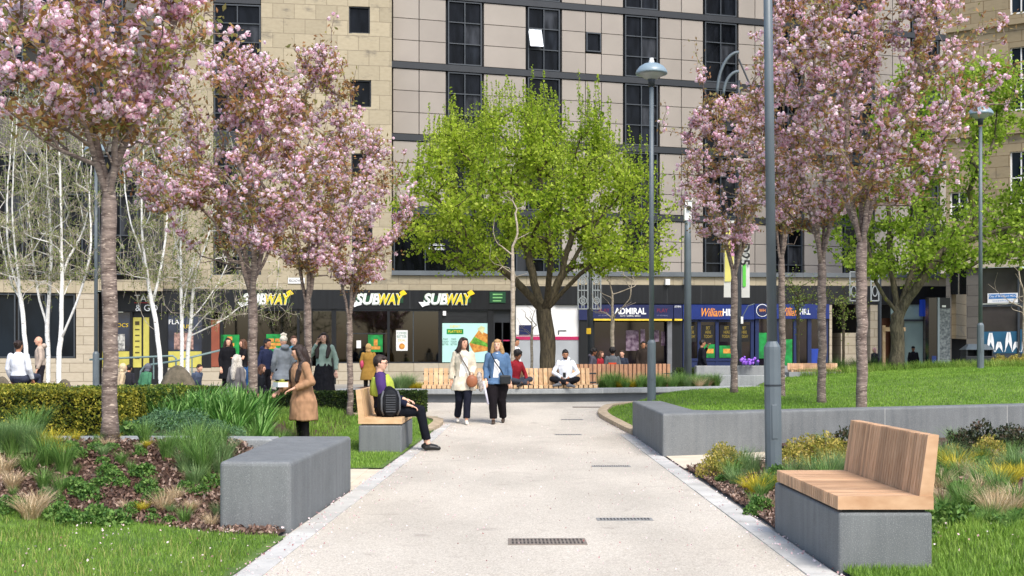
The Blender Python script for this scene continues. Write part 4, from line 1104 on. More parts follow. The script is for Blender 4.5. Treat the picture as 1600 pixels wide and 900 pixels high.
skel = [[tuple(b)]+L_((855, 545, 0), (850, 487, 0)), L_((850, 490, 0), (820, 455, -.4), (775, 415, -.8), (730, 385, -1.2)), L_((850, 490, 0), (835, 440, .5), (822, 380, 1.0), (800, 330, 1.2)),
        L_((850, 488, 0), (872, 440, 0), (890, 380, .2), (905, 310, .3)), L_((850, 492, 0), (895, 440, -.6), (940, 405, -1.2), (975, 380, -1.4)), L_((852, 487, 0), (858, 420, -1), (850, 350, -1.6), (842, 280, -1.6)),
        L_((872, 440, 0), (900, 400, 1), (930, 350, 1.8), (950, 300, 2))]
out = [(165, 815, 940), (190, 700, 950), (225, 655, 965), (260, 638, 990), (300, 608, 1050), (345, 602, 1070), (390, 615, 1068), (425, 690, 1030)]
tips = dome_tips(860, out, 38, 4.0, 5, .0, .8)
tips = [t for t in tips if not (t[2] < 4.7 and abs(t[0]-b.x) < 1.3)]
broad('lime_tree', b, skel, tips, .25, bk_lime, lf_lime, .10, 46, 'big bright green tree with spreading dark limbs behind the curved planter', 5, upright=6.0, rtip=.009, spread=.15)
b = P(1402, 578, 36.0)
def L2(*pp): return [tuple(P(x, y, 36.0)+Vector((0, dy, 0))) for x, y, dy in pp]
skel = [[tuple(b)]+L2((1402, 520, 0), (1402, 488, 0)), L2((1402, 490, 0), (1370, 440, 0), (1356, 380, 0), (1335, 320, .4)), L2((1402, 490, 0), (1398, 400, .4), (1395, 300, .5), (1385, 200, .5)),
        L2((1402, 495, 0), (1425, 455, -.2), (1460, 400, -.4), (1500, 360, -.6)), L2((1402, 492, 0), (1440, 400, .4), (1460, 320, .8), (1490, 230, 1)), L2((1370, 440, 0), (1330, 400, -.6), (1295, 370, -.9)), L2((1460, 400, -.4), (1520, 372, -.8), (1580, 355, -1))]
out = [(90, 1420, 1600), (180, 1370, 1640), (260, 1340, 1640), (320, 1280, 1660), (365, 1260, 1650), (405, 1300, 1600), (425, 1330, 1520)]
tips = dome_tips(580, out, 36.0, 3.2, 9, .02, .75)
broad('maple_tree', b, skel, tips, .20, bk_maple, lf_maple, .11, 42, 'broad green tree with forked mossy trunk on the right lawn', 9, rtip=.008, spread=.15)
# ---- birches: multi-stemmed, white, thin hanging twigs with tiny leaves
def birch(px, D, zb, stems, tops, label, seed, n=150, x0=0, x1=100, y0=110, y1=440, r=.075):
    n = int(n*1.35)
    rn = random.Random(seed); b = Vector((PX(px, D), D, zb)); skel = []
    for i, st in enumerate(stems):
        pl = [tuple(P(x, y, D)+Vector((0, dy, 0))) for x, y, dy in st]
        skel.append(([tuple(b)]+pl) if i == 0 else pl)
    skel[0] = skel[0]; tips = []
    while len(tips) < n:
        y = y0+(y1-y0)*rn.random()**.8; w = 1-.35*(y1-y)/(y1-y0); c = (x0+x1)/2+(px-(x0+x1)/2)*.2
        p = P(c+(x1-x0)/2*w*rn.uniform(-1, 1), y, D); p.y += rn.uniform(-1.6, 1.6); tips.append(tuple(p))
    org = skel[0][-1]
    pos, par, tn = grow([skel[0]]+skel[1:], tips, .34, .3, .018, sag=-.02, seed=seed); rad = radii(pos, par, tn, .0035, r*.86)
    nsk = len(pos)
    root = empty('birch_tree', b, label, 'tree', 'white birch trees')
    mb = tubes(pos, par, rad); tr = MB(); br = MB(); dv = ({}, {})
    rmap = {}
    # white stems where thick, brown twigs where thin
    mbt = MB(); thick = tubes(pos, par, rad, rmin=.012); thick.build('trunk', bk_birch, root, smooth=True)
    thin = MB(); cs = []
    n_ = len(pos)
    for i in range(1, n_):
        if rad[i] <= .012 and par[i] >= 0: thin.tube([pos[par[i]], pos[i]], [min(rad[par[i]], .012), rad[i]], 4, False)
    for t in tn:                     # hanging twigs
        for j in range(5):
            k = t
            for _ in range(rn.randint(0, 3)):
                if par[k] > 0: k = par[k]
            p = pos[k]; q = p+Vector((rn.gauss(0, .16), rn.gauss(0, .16), rn.uniform(.05, .3))); w = q+Vector((rn.gauss(0, .08), rn.gauss(0, .08), -rn.uniform(.1, .45)))
            thin.tube([p, q, w], [.005, .004, .002], 3, False)
            for m in range(10):
                u = rn.random(); s = p.lerp(q, u*2) if u < .5 else q.lerp(w, u*2-1); cs.append((s.x+rn.gauss(0, .02), s.y+rn.gauss(0, .02), s.z+rn.gauss(0, .02)))
    thin.build('twigs', bk_twig, root)
    v, q = leaves(np.array(cs), .043, .7, fold=.1, droop=.5); npmesh('leaves', v-np.array(b), q, lf_birch, root); return root
birch(45, 35, .2, [[(40, 540, 0), (33, 470, 0)], [(33, 470, 0), (12, 380, 0), (8, 250, .3), (18, 120, .4)], [(33, 470, 0), (5, 430, .4), (-20, 330, .6)], [(33, 470, 0), (30, 330, -.5), (45, 180, -.8)]], 0, 'leftmost white birch leaning left by the frame edge', 11, 110, -60, 80)
birch(76, 36, .2, [[(75, 540, 0), (73, 510, 0)], [(73, 510, 0), (52, 450, .3), (35, 340, .5), (25, 200, .6)], [(73, 510, 0), (80, 400, 0), (70, 280, .2), (66, 150, .2)], [(80, 400, 0), (58, 350, .5), (50, 240, .6)]], 0, 'second white birch from the left with two forked stems', 12, 120, 0, 130)
birch(93, 35, .2, [[(92, 560, 0), (95, 530, 0)], [(95, 530, 0), (97, 400, 0), (94, 280, 0), (90, 150, 0)], [(95, 530, 0), (130, 460, -.3), (150, 380, -.4), (140, 250, -.3)], [(97, 420, 0), (125, 350, .4), (132, 250, .6)], [(96, 470, 0), (112, 430, .3), (160, 450, .3)]], 0, 'thick white birch left of the far-left lamp post', 13, 140, 40, 190, r=.085)
birch(252, 34, .2, [[(250, 560, 0), (243, 500, 0)], [(243, 500, 0), (222, 400, 0), (200, 330, 0), (190, 200, 0)], [(245, 520, 0), (215, 490, .4), (185, 400, .8)], [(236, 460, 0), (230, 360, -.5), (235, 220, -.6)], [(243, 470, 0), (256, 340, .3), (250, 180, .4)]], 0, 'white birch leaning left in front of the tanning shop', 14, 150, 165, 300)
birch(284, 35, .2, [[(284, 545, 0), (284, 500, 0)], [(284, 500, 0), (282, 400, 0), (285, 300, 0), (278, 150, 0)], [(284, 500, 0), (290, 420, .5), (312, 350, .6)], [(282, 420, 0), (262, 330, .4), (258, 200, .4)]], 0, 'straight white birch behind the rounded boulder', 15, 110, 220, 340, r=.062)
birch(293, 36, .2, [[(294, 545, 0), (297, 520, 0)], [(297, 520, 0), (305, 430, 0), (325, 360, .2), (335, 240, .2)], [(297, 520, 0), (330, 490, -.4), (360, 470, -.4)], [(300, 500, 0), (335, 440, .5), (360, 380, .6)], [(297, 525, 0), (345, 500, .2), (390, 465, .2)]], 0, 'white birch spreading right towards the row of shops', 16, 150, 270, 470, y0=200, y1=500, r=.07)
# ---- young bare trees
def young(px, D, zb, ytop, label, seed, n=26, w=38, yfork=None, leafy=0, r=.035, lfm=None, bkm=None):
    rn = random.Random(seed); b = Vector((PX(px, D), D, zb)); yf = yfork; k = D/F
    fk = P(px, yf, D); tips = []
    for i in range(n):
        u = rn.random(); y = yf-(yf-ytop)*(.25+.75*u); ww = w*(.35+.65*math.sin(math.pi*(.2+.7*u)))
        tips.append(tuple(P(px+ww*rn.uniform(-1, 1), y, D)+Vector((0, rn.uniform(-1, 1)*ww*k, 0))))
    zt = P(px, (yf+ytop)/2, D)
    pos, par, tn = grow([[tuple(b), tuple(fk)], [tuple(fk), tuple(zt)]], tips, .35, .22, .015, seed=seed); rad = radii(pos, par, tn, .005, r)
    root = split_tree('young_tree', b, pos, par, rad, bkm or bk_young, label, 'tree', None, fk.z-.01)
    if leafy:
        c, d = tip_points(pos, par, tn, 4, .1, leafy, rn); v, q = leaves(c, .07, .8, fold=.2); npmesh('leaves', v-np.array(b), q, lfm or lf_birch, root)
    return root
young(957, 42, .2, 400, 'bare young tree with pale twigs in front of the arcade', 31, 40, 48, 520, r=.07)
young(801, 32, .45, 300, 'tall slender pale sapling in the planter left of the big green tree', 32, 22, 34, 470, r=.06)
young(831, 42, .2, 470, 'small pale sapling beside the trunk of the big green tree', 33, 16, 26, 540, r=.05)
young(1247, 42, .2, 415, 'small leafy young tree in front of the second bookmaker', 34, 40, 52, 510, leafy=16, r=.06, bkm=bk_lime)
young(1318, 43, .2, 430, 'small leafy young tree beside the stepped passage', 35, 30, 34, 520, leafy=16, r=.05, bkm=bk_lime)
young(1600, 38, .6, 400, 'bare young tree at the right edge before the mural window', 36, 30, 50, 520, r=.05)
# ================= walls, benches, posts, street furniture =================
def concrete_mat(name, col, grit):
    m, nt, out = new_mat(name); L = nt.links.new
    b = nt.nodes.new('ShaderNodeBsdfPrincipled'); b.inputs['Roughness'].default_value = .78; b.inputs['Specular IOR Level'].default_value = .3
    tc = nt.nodes.new('ShaderNodeTexCoord')
    def nz(sc, st=(1, 1, 1), det=6, ro=.6):
        mp = nt.nodes.new('ShaderNodeMapping'); mp.inputs['Scale'].default_value = st; L(tc.outputs['Object'], mp.inputs[0])
        n = nt.nodes.new('ShaderNodeTexNoise'); n.inputs['Scale'].default_value = sc; n.inputs['Detail'].default_value = det; n.inputs['Roughness'].default_value = ro; L(mp.outputs[0], n.inputs['Vector']); return n.outputs['Fac']
    def ramp(src, p0, c0, p1, c1):
        r = nt.nodes.new('ShaderNodeValToRGB'); r.color_ramp.elements[0].position = p0; r.color_ramp.elements[1].position = p1
        r.color_ramp.elements[0].color = c0; r.color_ramp.elements[1].color = c1; L(src, r.inputs[0]); return r.outputs[0]
    def mul(a, c):
        x = nt.nodes.new('ShaderNodeMixRGB'); x.blend_type = 'MULTIPLY'; x.inputs[0].default_value = 1; L(a, x.inputs[1]); L(c, x.inputs[2]); return x.outputs[0]
    c = rgb(*col); cur = ramp(nz(1.6), .3, tuple(k*.86 for k in c[:3])+(1,), .7, tuple(k*1.12 for k in c[:3])+(1,))
    cur = mul(cur, ramp(nz(1.0, (9, 9, .5)), .35, (.84, .85, .86, 1), .6, (1.04, 1.04, 1.03, 1)))     # run-off streaks
    cur = mul(cur, ramp(nz(2.6, (1, 1, 1), 8, .7), .60, (1, 1, 1, 1), .78, (.72, .71, .69, 1)))       # damp blotches
    def mix(cur, fac, colr):
        x = nt.nodes.new('ShaderNodeMixRGB'); x.inputs[2].default_value = rgb(*colr); L(fac, x.inputs[0]); L(cur, x.inputs[1]); return x.outputs[0]
    cur = mix(cur, ramp(nz(grit, det=2), .56, (0, 0, 0, 1), .64, (.55, .55, .55, 1)), tuple(min(255, k+44) for k in col))
    cur = mix(cur, ramp(nz(grit*.8, (1.1, 1, 1), 2), .66, (0, 0, 0, 1), .70, (.7, .7, .7, 1)), tuple(int(k*.5) for k in col))  # air holes
    L(cur, b.inputs['Base Color'])
    bp = nt.nodes.new('ShaderNodeBump'); bp.inputs['Strength'].default_value = .4; bp.inputs['Distance'].default_value = .004; L(nz(grit), bp.inputs['Height']); L(bp.outputs[0], b.inputs['Normal'])
    L(b.outputs[0], out.inputs[0]); MATS[name] = m; return m
m_conc = concrete_mat('dark_concrete', (112, 115, 116), 150)
m_conc2 = concrete_mat('grey_concrete', (144, 147, 147), 120)
def timber_mat(name, c1, c2, isl=.22):
    m, nt, out = new_mat(name); L = nt.links.new
    b = nt.nodes.new('ShaderNodeBsdfPrincipled'); b.inputs['Roughness'].default_value = .6; b.inputs['Specular IOR Level'].default_value = .3
    tc = nt.nodes.new('ShaderNodeTexCoord'); mp = nt.nodes.new('ShaderNodeMapping'); mp.inputs['Scale'].default_value = (5, 70, 9); L(tc.outputs['Object'], mp.inputs[0])
    nz = nt.nodes.new('ShaderNodeTexNoise'); nz.inputs['Scale'].default_value = 1; nz.inputs['Detail'].default_value = 6; L(mp.outputs[0], nz.inputs['Vector'])
    cr = nt.nodes.new('ShaderNodeValToRGB'); cr.color_ramp.elements[0].position = .3; cr.color_ramp.elements[1].position = .7
    cr.color_ramp.elements[0].color = rgb(*c1); cr.color_ramp.elements[1].color = rgb(*c2); L(nz.outputs['Fac'], cr.inputs[0])
    g = nt.nodes.new('ShaderNodeNewGeometry'); hs = nt.nodes.new('ShaderNodeHueSaturation'); mr = nt.nodes.new('ShaderNodeMapRange'); mr.inputs[3].default_value = 1-isl; mr.inputs[4].default_value = 1+isl
    L(g.outputs['Random Per Island'], mr.inputs[0]); L(mr.outputs[0], hs.inputs['Value']); L(cr.outputs[0], hs.inputs['Color']); L(hs.outputs[0], b.inputs['Base Color'])
    L(b.outputs[0], out.inputs[0]); MATS[name] = m; return m
m_timber = timber_mat('hardwood_slats', (176, 136, 102), (208, 172, 138), .26)
m_timber2 = timber_mat('pale_timber', (190, 152, 110), (216, 184, 146), .18)
m_post = mat('post_grey', (92, 102, 108), .45, .08, 3, spec=.5, bump=.05)
m_postd = mat('post_dark', (40, 46, 52), .45, .1, 3, spec=.5)
m_steel = mat('rail_steel', (128, 138, 144), .35, .08, 3, metal=.3)
# left wall block
def wall_thing(name, poly, z0, z1, m, label, cat='wall', bevel=.03, joints=(), seg=3, group=None):
    mb = MB(); mb.prism(poly, z0, z1); xs = [p[0] for p in poly]; ys = [p[1] for p in poly]
    org = Vector((sum(xs)/len(xs), sum(ys)/len(ys), z0)); 
    if not joints: return top(name, mb, m, label, cat, group, org, bevel=bevel, bseg=seg)
    root = empty(name, org, label, cat, group)
    mb.build('wall_body', m, root, bevel=bevel, bseg=seg)
    for j in joints:
        (x, y, dx, dy) = j; jb = MB(); d = Vector((dx, dy, 0)).normalized(); nn = Vector((-d.y, d.x, 0))
        a = Vector((x, y, 0))-nn*.006; b = Vector((x, y, 0))+nn*.006
        vs = [a-d*.004, b-d*.004, b+d*.03, a+d*.03]; jb.prism([(v.x, v.y) for v in vs], z0, z1-.01)
        jb.build('joint', mat('joint_mortar', (180, 180, 176), .8), root)
    return root
wall_thing('concrete_wall', [(-2.34, 9.72), (-1.76, 9.68), (-1.68, 12.7), (-2.42, 12.7)], -.03, .565, m_conc, 'thick grey concrete wall block at the left edge of the path', bevel=.035)
wall_thing('concrete_wall', [(-2.43, 12.3), (-2.43, 12.72), (-3.4, 12.82), (-5.4, 12.8), (-9, 12.6), (-9, 12.2), (-5.4, 12.4), (-3.4, 12.4)], -.03, .562, m_conc2, 'low pale grey wall curving behind the mulch bed at left', bevel=.02)
# right retaining wall
th = .42
wf = WALLF
poly = [(wf[0][0], wf[0][1])]+[(x, y) for x, y in wf[1:]]
inner = [(15, 24.5), (11, 21.65), (8.3, 20.15), (5.5, 18.82), (3.7, 18.0), (3.0, 17.7), (2.68, 17.85), (2.62, 21.2)]
wall_thing('retaining_wall', poly+inner+[(2.10, 21.2)], -.03, .60, m_conc, 'long grey concrete retaining wall holding up the right lawn', bevel=.03,
           joints=[(wall := PX(1377, 18.6), wall_y(PX(1377, 18.6))-.0, .4, .9), (PX(1575, 19.5), wall_y(PX(1575, 19.5)), .4, .9)])
# timber benches on concrete blocks
def slat_boards(mb, x0, x1, y0, y1, z0, z1, n, axis='y', lean=0.0, gap=.010, jit=.002):
    for i in range(n):
        if axis == 'y':
            a = y0+(y1-y0)*i/n; b = y0+(y1-y0)*(i+1)/n-gap; j = random.uniform(0, jit)
            if lean:
                mb.add([(x0, a, z0), (x1, a, z0), (x1, b, z0), (x0, b, z0), (x0+lean, a, z1+j), (x1+lean*.55, a, z1+j), (x1+lean*.55, b, z1+j), (x0+lean, b, z1+j)],
                       [(0,3,2,1),(4,5,6,7),(0,1,5,4),(1,2,6,5),(2,3,7,6),(3,0,4,7)])
            else: mb.box(x0, x1, a, b, z0, z1+j)
def path_bench(loc, rz, flip, label, m):
    """origin at the near corner on the path side; x goes away from the path, y along it"""
    s = -1 if flip else 1
    root = empty('park_bench', loc, label, 'bench', 'timber benches on concrete blocks beside the path', rz); L = 1.87; W = .61
    def X(a, b): return (min(s*a, s*b), max(s*a, s*b))
    b1 = MB(); a, b = X(0, W); b1.box(a, b, 0, L, -.02, .40); b1.build('concrete_base', m_conc, root, world=False, bevel=.02, bseg=3)
    b2 = MB(); a, b = X(.03, W-.04); b2.box(a, b, .03, L-.05, .401, .418); b2.build('support', m_black, root, world=False)
    b3 = MB(); a, b = X(-.005, W+.005); slat_boards(b3, a, b, -.005, L-.1, .42, .505, 34); b3.build('seat', m, root, world=False, bevel=.0)
    b4 = MB()
    for i in range(34):
        a_ = 0.0+(L-.1)*i/34; b_ = (L-.1)*(i+1)/34-.010
        x0, x1, t0, t1 = s*(W-.085), s*(W+.003), s*(W-.030), s*(W+.042)
        z0, z1 = .5075, .90+random.uniform(0, .002)
        v = [(x0, a_, z0), (x1, a_, z0), (x1, b_, z0), (x0, b_, z0), (t0, a_, z1), (t1, a_, z1), (t1, b_, z1), (t0, b_, z1)]
        fs = [(0,3,2,1),(4,5,6,7),(0,1,5,4),(1,2,6,5),(2,3,7,6),(3,0,4,7)]
        b4.add(v, fs if s > 0 else [f[::-1] for f in fs])
    b4.build('backrest', m, root, world=False)
    return root
path_bench((2.11, 7.86, .0), math.radians(.3), False, 'timber bench with slatted back on a grey block at bottom right', m_timber)
path_bench((-1.56, 17.2, .01), math.radians(0), True, 'timber bench on a grey block where the man in the yellow vest sits', m_timber2)
# lamp posts
def lamp(px, D, zg, ztop, label, r=.055, rb=.092, collar=None, head=True, fix=True):
    x = PX(px, D); root = empty('street_lamp', (x, D, zg), label, 'street lamp', 'grey street lamps')
    zc = collar or zg+1.35; H_ = ztop-.50 if head else ztop
    mb = MB(); mb.lathe([(rb*1.0, -.15), (rb, zc-zg-.03), (rb*.98, zc-zg), (r*1.02, zc-zg+.06)], (0, 0, 0), 12); mb.build('post_base', m_post, root, world=False, smooth=False, bevel=0)
    mb = MB(); mb.lathe([(r, zc-zg+.05), (r*.82, H_-zg)], (0, 0, 0), 16); mb.build('pole', m_post, root, world=False, smooth=True)
    mb = MB(); mb.box(-.03, .03, -rb-.004, -rb+.01, .45, .82); mb.build('hatch', m_post, root, world=False, bevel=.004)
    if head:
        z = H_-zg
        mb = MB(); mb.lathe([(r*1.25, z-.05), (r*1.3, z+.05), (.10, z+.14), (.06, z+.16)], (0, 0, 0), 14); mb.build('neck', m_postd, root, world=False, smooth=True)
        mb = MB(); mb.lathe([(.07, z+.10), (.14, z+.125), (.24, z+.19), (.29, z+.222)], (0, 0, 0), 24); mb.build('diffuser', mat('lamp_glass', (196, 200, 200), .2, .05, 3, transl=.3), root, world=False, smooth=True)
        mb = MB(); mb.lathe([(.335, z+.218), (.34, z+.24), (.325, z+.29), (.26, z+.375), (.17, z+.43), (.06, z+.45)], (0, 0, 0), 28); mb.build('hood', mat('lamp_hood', (128, 146, 156), .35, .1, 3, spec=.6), root, world=False, smooth=True)
        mb = MB(); mb.lathe([(.06, z+.445), (.06, z+.50), (.045, z+.51), (.045, z+.56)], (0, 0, 0), 12); mb.build('cap', m_white, root, world=False)
    if fix:
        mb = MB(); mb.tube([(-rb*1.05, -rb*.3, 1.03), (rb*1.05, -rb*.3, 1.03)], .006, 5); mb.lathe([(rb+.003, 1.02), (rb+.003, 1.04)], (0, 0, 0), 12); mb.build('strap', m_postd, root, world=False)
    return root
o = lamp(1209, 13.3, .05, 7.6, 'tall near lamp post beside the timber bench, its top cut by the frame', collar=1.50)
o.rotation_euler = (0, math.radians(-.7), 0)
lamp(1018, 26, zr(PX(1018, 26), 26), 7.68, 'street lamp with pale hood right of the big green tree', collar=1.66, fix=False)
lamp(1532, 33.2, zr(PX(1532, 33.2), 33.2), 8.22, 'street lamp with pale hood near the right edge beside the litter bin', collar=2.2, fix=False)
lamp(150, 34.5, .2, 7.42, 'street lamp among the birches at left', collar=1.42, fix=False)
# camera column
x, D = PX(1074.5, 36), 36
root = empty('camera_column', (x, D, .3), 'grey column with white camera housings behind the pink crown', 'column')
mb = MB(); mb.lathe([(.12, -.1), (.1, 4.5), (.085, 5.15)], (0, 0, 0), 14); mb.build('pole', m_post, root, world=False, smooth=True)
mb = MB(); mb.box(-.11, .11, -.1, .1, 5.05, 5.62); mb.box(-.14, .14, -.13, .1, 5.62, 5.70); mb.build('housing', m_white, root, world=False, bevel=.02)
mb = MB(); mb.ball((.02, -.14, 5.42), .07); mb.build('lens', m_black, root, world=False, smooth=True)
# banner pole with curved arms
x, D = PX(1154, 40), 40; k = D/F
root = empty('banner_pole', (x, D, .2), 'dark pole carrying two coloured banners and curved arms on top', 'pole')
mb = MB(); mb.lathe([(.12, -.1), (.1, 2.0), (.085, 9.6), (.06, 10.2)], (0, 0, 0), 12); mb.build('pole', m_postd, root, world=False, smooth=True)
def Z4(y): return CH-(y-HZ)*k-.2
def banner(x0, x1, yt, yb, cols):
    o_ = None
    for i, (a, b, m, nm) in enumerate(cols):
        mb = MB(); z1 = Z4(yt+(yb-yt)*a); z0 = Z4(yt+(yb-yt)*b); n = 10
        vs = []; 
        for j in range(n+1):
            z = z0+(z1-z0)*j/n; w = .02*math.sin(z*3+x0)
            vs += [((x0-1154)*k, w-.0, z), ((x1-1154)*k, w-.03, z)]
        mb.add(vs, [(2*j, 2*j+1, 2*j+3, 2*j+2) for j in range(n)])
        c = mb.build(nm, m, root if o_ is None else o_, world=False); o_ = o_ or c
    return o_
def flat(parent, name, m, x0, x1, y0, y1, dy):
    mb = MB(); mb.box((x0-1154)*k, (x1-1154)*k, dy, dy+.006, Z4(y1), Z4(y0)); return mb.build(name, m, parent, world=False)
m_bn = mat('banner_white', (222, 222, 216), .7, .03, 2, transl=.2); m_by = mat('banner_yellow', (206, 198, 110), .7, .1, 2); m_bg = mat('banner_green', (96, 196, 74), .7, .05, 2); m_bp = mat('banner_pink', (206, 150, 180), .7, .2, 2)
b1 = banner(1131, 1147, 345, 465, [(0, 1, m_bn, 'banner')]); flat(b1, 'banner_print', m_by, 1132, 1146, 360, 440, -.06); flat(b1, 'banner_print', m_bp, 1141, 1147, 350, 400, -.07)
b2 = banner(1157, 1171, 355, 465, [(0, 1, m_bn, 'banner')]); flat(b2, 'banner_print', m_bg, 1160, 1165, 413, 448, -.06); flat(b2, 'banner_print', m_bp, 1157, 1171, 358, 368, -.06)
vs, fs = text_mb('BD25', .34, .95, offset=.02)
mb = MB(); R_ = Matrix.Rotation(math.radians(90), 4, 'Y'); mb.add([R_ @ v+Vector(((1163-1154)*k, -.07, Z4(392))) for v in vs], fs); mb.build('lettering', mat('letter_black', (20, 20, 20)), b2, world=False)
for x0, yt in ((-23, 345), (3, 355)):
    mb = MB(); mb.tube([(0, 0, Z4(yt)), ((x0+(0 if x0 < 0 else 14))*k, -.01, Z4(yt))], .015, 6); mb.tube([(0, 0, Z4(465)), ((x0+(0 if x0 < 0 else 14))*k, -.01, Z4(465))], .015, 6); mb.build('arm', m_postd, root, world=False)
for (w, top_, bot) in ((34, 82, 150), (24, 112, 150)):
    mb = MB(); pts = []
    for i in range(9):
        t = i/8; pts.append(((-w*math.cos(t*math.pi/2))*k*1.0+0, -.05, Z4(bot-(bot-top_)*math.sin(t*math.pi/2))))
    mb.tube(pts, .05, 8); mb.build('curved_arm', m_post, root, world=False, smooth=True)
mb = MB(); mb.tube([(0, 0, Z4(92)), (16*k, -.05, Z4(130))], .03, 6); mb.build('stay', m_postd, root, world=False)
mb = MB(); mb.box(2*k, 5.5*k, -.2, -.05, Z4(506), Z4(495)); mb.build('notice', m_white, root, world=False)
mb = MB(); mb.tube([(.1, 0, Z4(497)), (.3, -.1, Z4(478)), (.5, -.1, Z4(475))], .015, 6); mb.build('bracket', m_steel, root, world=False)
# ornamental lattice panels on a dark pole
x, D = PX(922, 44), 44; k2 = D/F
root = empty('lattice_pole', (x, D, .2), 'dark pole with grey ornamental metal lattice panels left of the arcade', 'pole')
mb = MB(); mb.lathe([(.11, -.1), (.1, 6.2)], (0, 0, 0), 12); mb.build('pole', m_postd, root, world=False, smooth=True)
def lattice(x0, x1, y0, y1, dep=-.12):
    mb = MB(); X = lambda p: (p-922)*k2; Z = lambda y: CH-(y-HZ)*k2-.2
    for p in (x0, x1): mb.tube([(X(p), dep, Z(y1)), (X(p), dep, Z(y0))], .028, 5)
    for y in (y0, (y0+y1)/2, y1): mb.tube([(X(x0), dep, Z(y)), (X(x1), dep, Z(y))], .024, 5)
    xm = (x0+x1)/2
    for yc in (y0+(y1-y0)*.22, y0+(y1-y0)*.78):
        rr = (x1-x0)*.38
        mb.tube([(X(xm+rr*math.cos(a)), dep, Z(yc+rr*math.sin(a))) for a in [i*math.pi/6 for i in range(13)]], .022, 5)
        mb.tube([(X(xm+rr*.5*math.cos(a)), dep, Z(yc+rr*.5*math.sin(a))) for a in [i*math.pi/4 for i in range(9)]], .02, 5)
        mb.tube([(X(xm), dep, Z(yc-rr*1.5)), (X(xm), dep, Z(yc+rr*1.5))], .018, 4)
    mb.tube([(X(xm-2), dep, Z(y0)), (X(xm-2), dep, Z(y1))], .016, 4); mb.tube([(X(xm+2), dep, Z(y0)), (X(xm+2), dep, Z(y1))], .016, 4)
    mb.build('lattice_panel', mat('lattice_grey', (150, 156, 158), .4, .1, 3), root, world=False)
lattice(903, 918, 425, 483); lattice(925.5, 938, 425, 483); lattice(903, 918, 366, 423); lattice(925.5, 938, 366, 423)
mb = MB(); mb.box(-.14, .02, -.2, -.11, CH+(HZ-522)*k2-.2, CH+(HZ-513)*k2-.2); mb.build('notice', mat('notice_yellow', (220, 180, 40), .5), root, world=False)
for px_, lb_ in ((1334, 'tall grey frame lattice left of the big maple trunk'), (1367, 'grey frame lattice behind the fork of the right maple')):
    x = PX(px_, 44); root = empty('ornamental_post', (x, 44, .2), lb_, 'lattice post'); 
    mb = MB()
    X = lambda p: (p-px_)*k2; Z = lambda y: CH-(y-HZ)*k2-.2
    for p in (px_-6, px_+6): mb.tube([(X(p), 0, Z(470)), (X(p), 0, Z(425))], .03, 5)
    for y in (425, 440, 470): mb.tube([(X(px_-6), 0, Z(y)), (X(px_+6), 0, Z(y))], .025, 5)
    mb.tube([(X(px_+4*math.cos(a)), 0, Z(455+8*math.sin(a))) for a in [i*math.pi/5 for i in range(11)]], .02, 5)
    mb.build('lattice_panel', mat('lattice_grey', (150, 156, 158)), root, world=False)
    mb = MB(); mb.tube([(X(px_+8), .05, -.1), (X(px_+8), .05, Z(420))], .07, 8); mb.build('pole', m_postd, root, world=False)
# tree stake frame
x = PX(1388, 37); root = empty('tree_stake', (x, 37, .6), 'timber tree stake frame behind the right maple trunk', 'stake')
mb = MB(); kk = 37/F
for p in (-7, 20): mb.box(p*kk-.04, p*kk+.04, -.04, .04, -.3, 1.68)
mb.build('stake_post', m_timber2, root, world=False)
mb = MB(); mb.box(-8*kk, 26*kk, -.07, -.041, 1.5, 1.62); mb.build('crossbar', m_timber2, root, world=False)
# ---- planter with long bench
PC = []   # front base line of the planter wall
def pl_y(x): return 30.0+.085*max(0, x+1)**1.75+.02*max(0, -x-1)**1.5
pxs = [-4.35+i*(11.1/36) for i in range(37)]
front = [(x, pl_y(x)) for x in pxs]
def off(pts, d):
    out_ = []
    for i, p in enumerate(pts):
        a = Vector(pts[max(0, i-1)]); b = Vector(pts[min(len(pts)-1, i+1)]); t = (b-a).normalized(); out_.append((p[0]-t.y*d, p[1]+t.x*d))
    return out_
root = empty('planter_wall', (0, 30.2, .18), 'long curved pale grey planter wall across the end of the path', 'planter')
mb = MB(); mb.prism(off(front, .12)+off(front, .5)[::-1], .1, .415); mb.build('plinth', mat('plinth_shaded', (88, 92, 96), .8, .1, 3), root)  # darker grey paints in the shade of the recess below the coping
mb = MB(); mb.prism(front+off(front, .55)[::-1], .416, .545); mb.build('coping', m_conc2, root, bevel=.02)
for px_ in (942, 1064, 720):
    D = 30; x = PX(px_, pl_y(PX(px_, 30))); j = MB(); j.box(x-.008, x+.008, pl_y(x)-.004, pl_y(x)+.02, .42, .54); j.build('joint', mat('joint_mortar', (180, 180, 176)), root)
mb = MB()
bk = off(front, .54); bk2 = off(front, 4.2); n = len(bk); vs = [(p[0], p[1], .50) for p in bk]+[(p[0], p[1], .50) for p in bk2]
mb.add(vs, [(i, i+1, n+i+1, n+i) for i in range(n-1)]); so_ = mb.build('soil', m_mulch, root)
mb = MB(); mb.prism(off(front, 4.2)+off(front, 4.5)[::-1], .1, .5); mb.build('rear_wall', m_conc2, root)
mb = MB(); mb.prism([front[0], off(front, 4.5)[0], (off(front, 4.5)[0][0]+.3, off(front, 4.5)[0][1]), (front[0][0]+.3, front[0][1])], .1, .497); mb.build('end_wall', m_conc2, root)
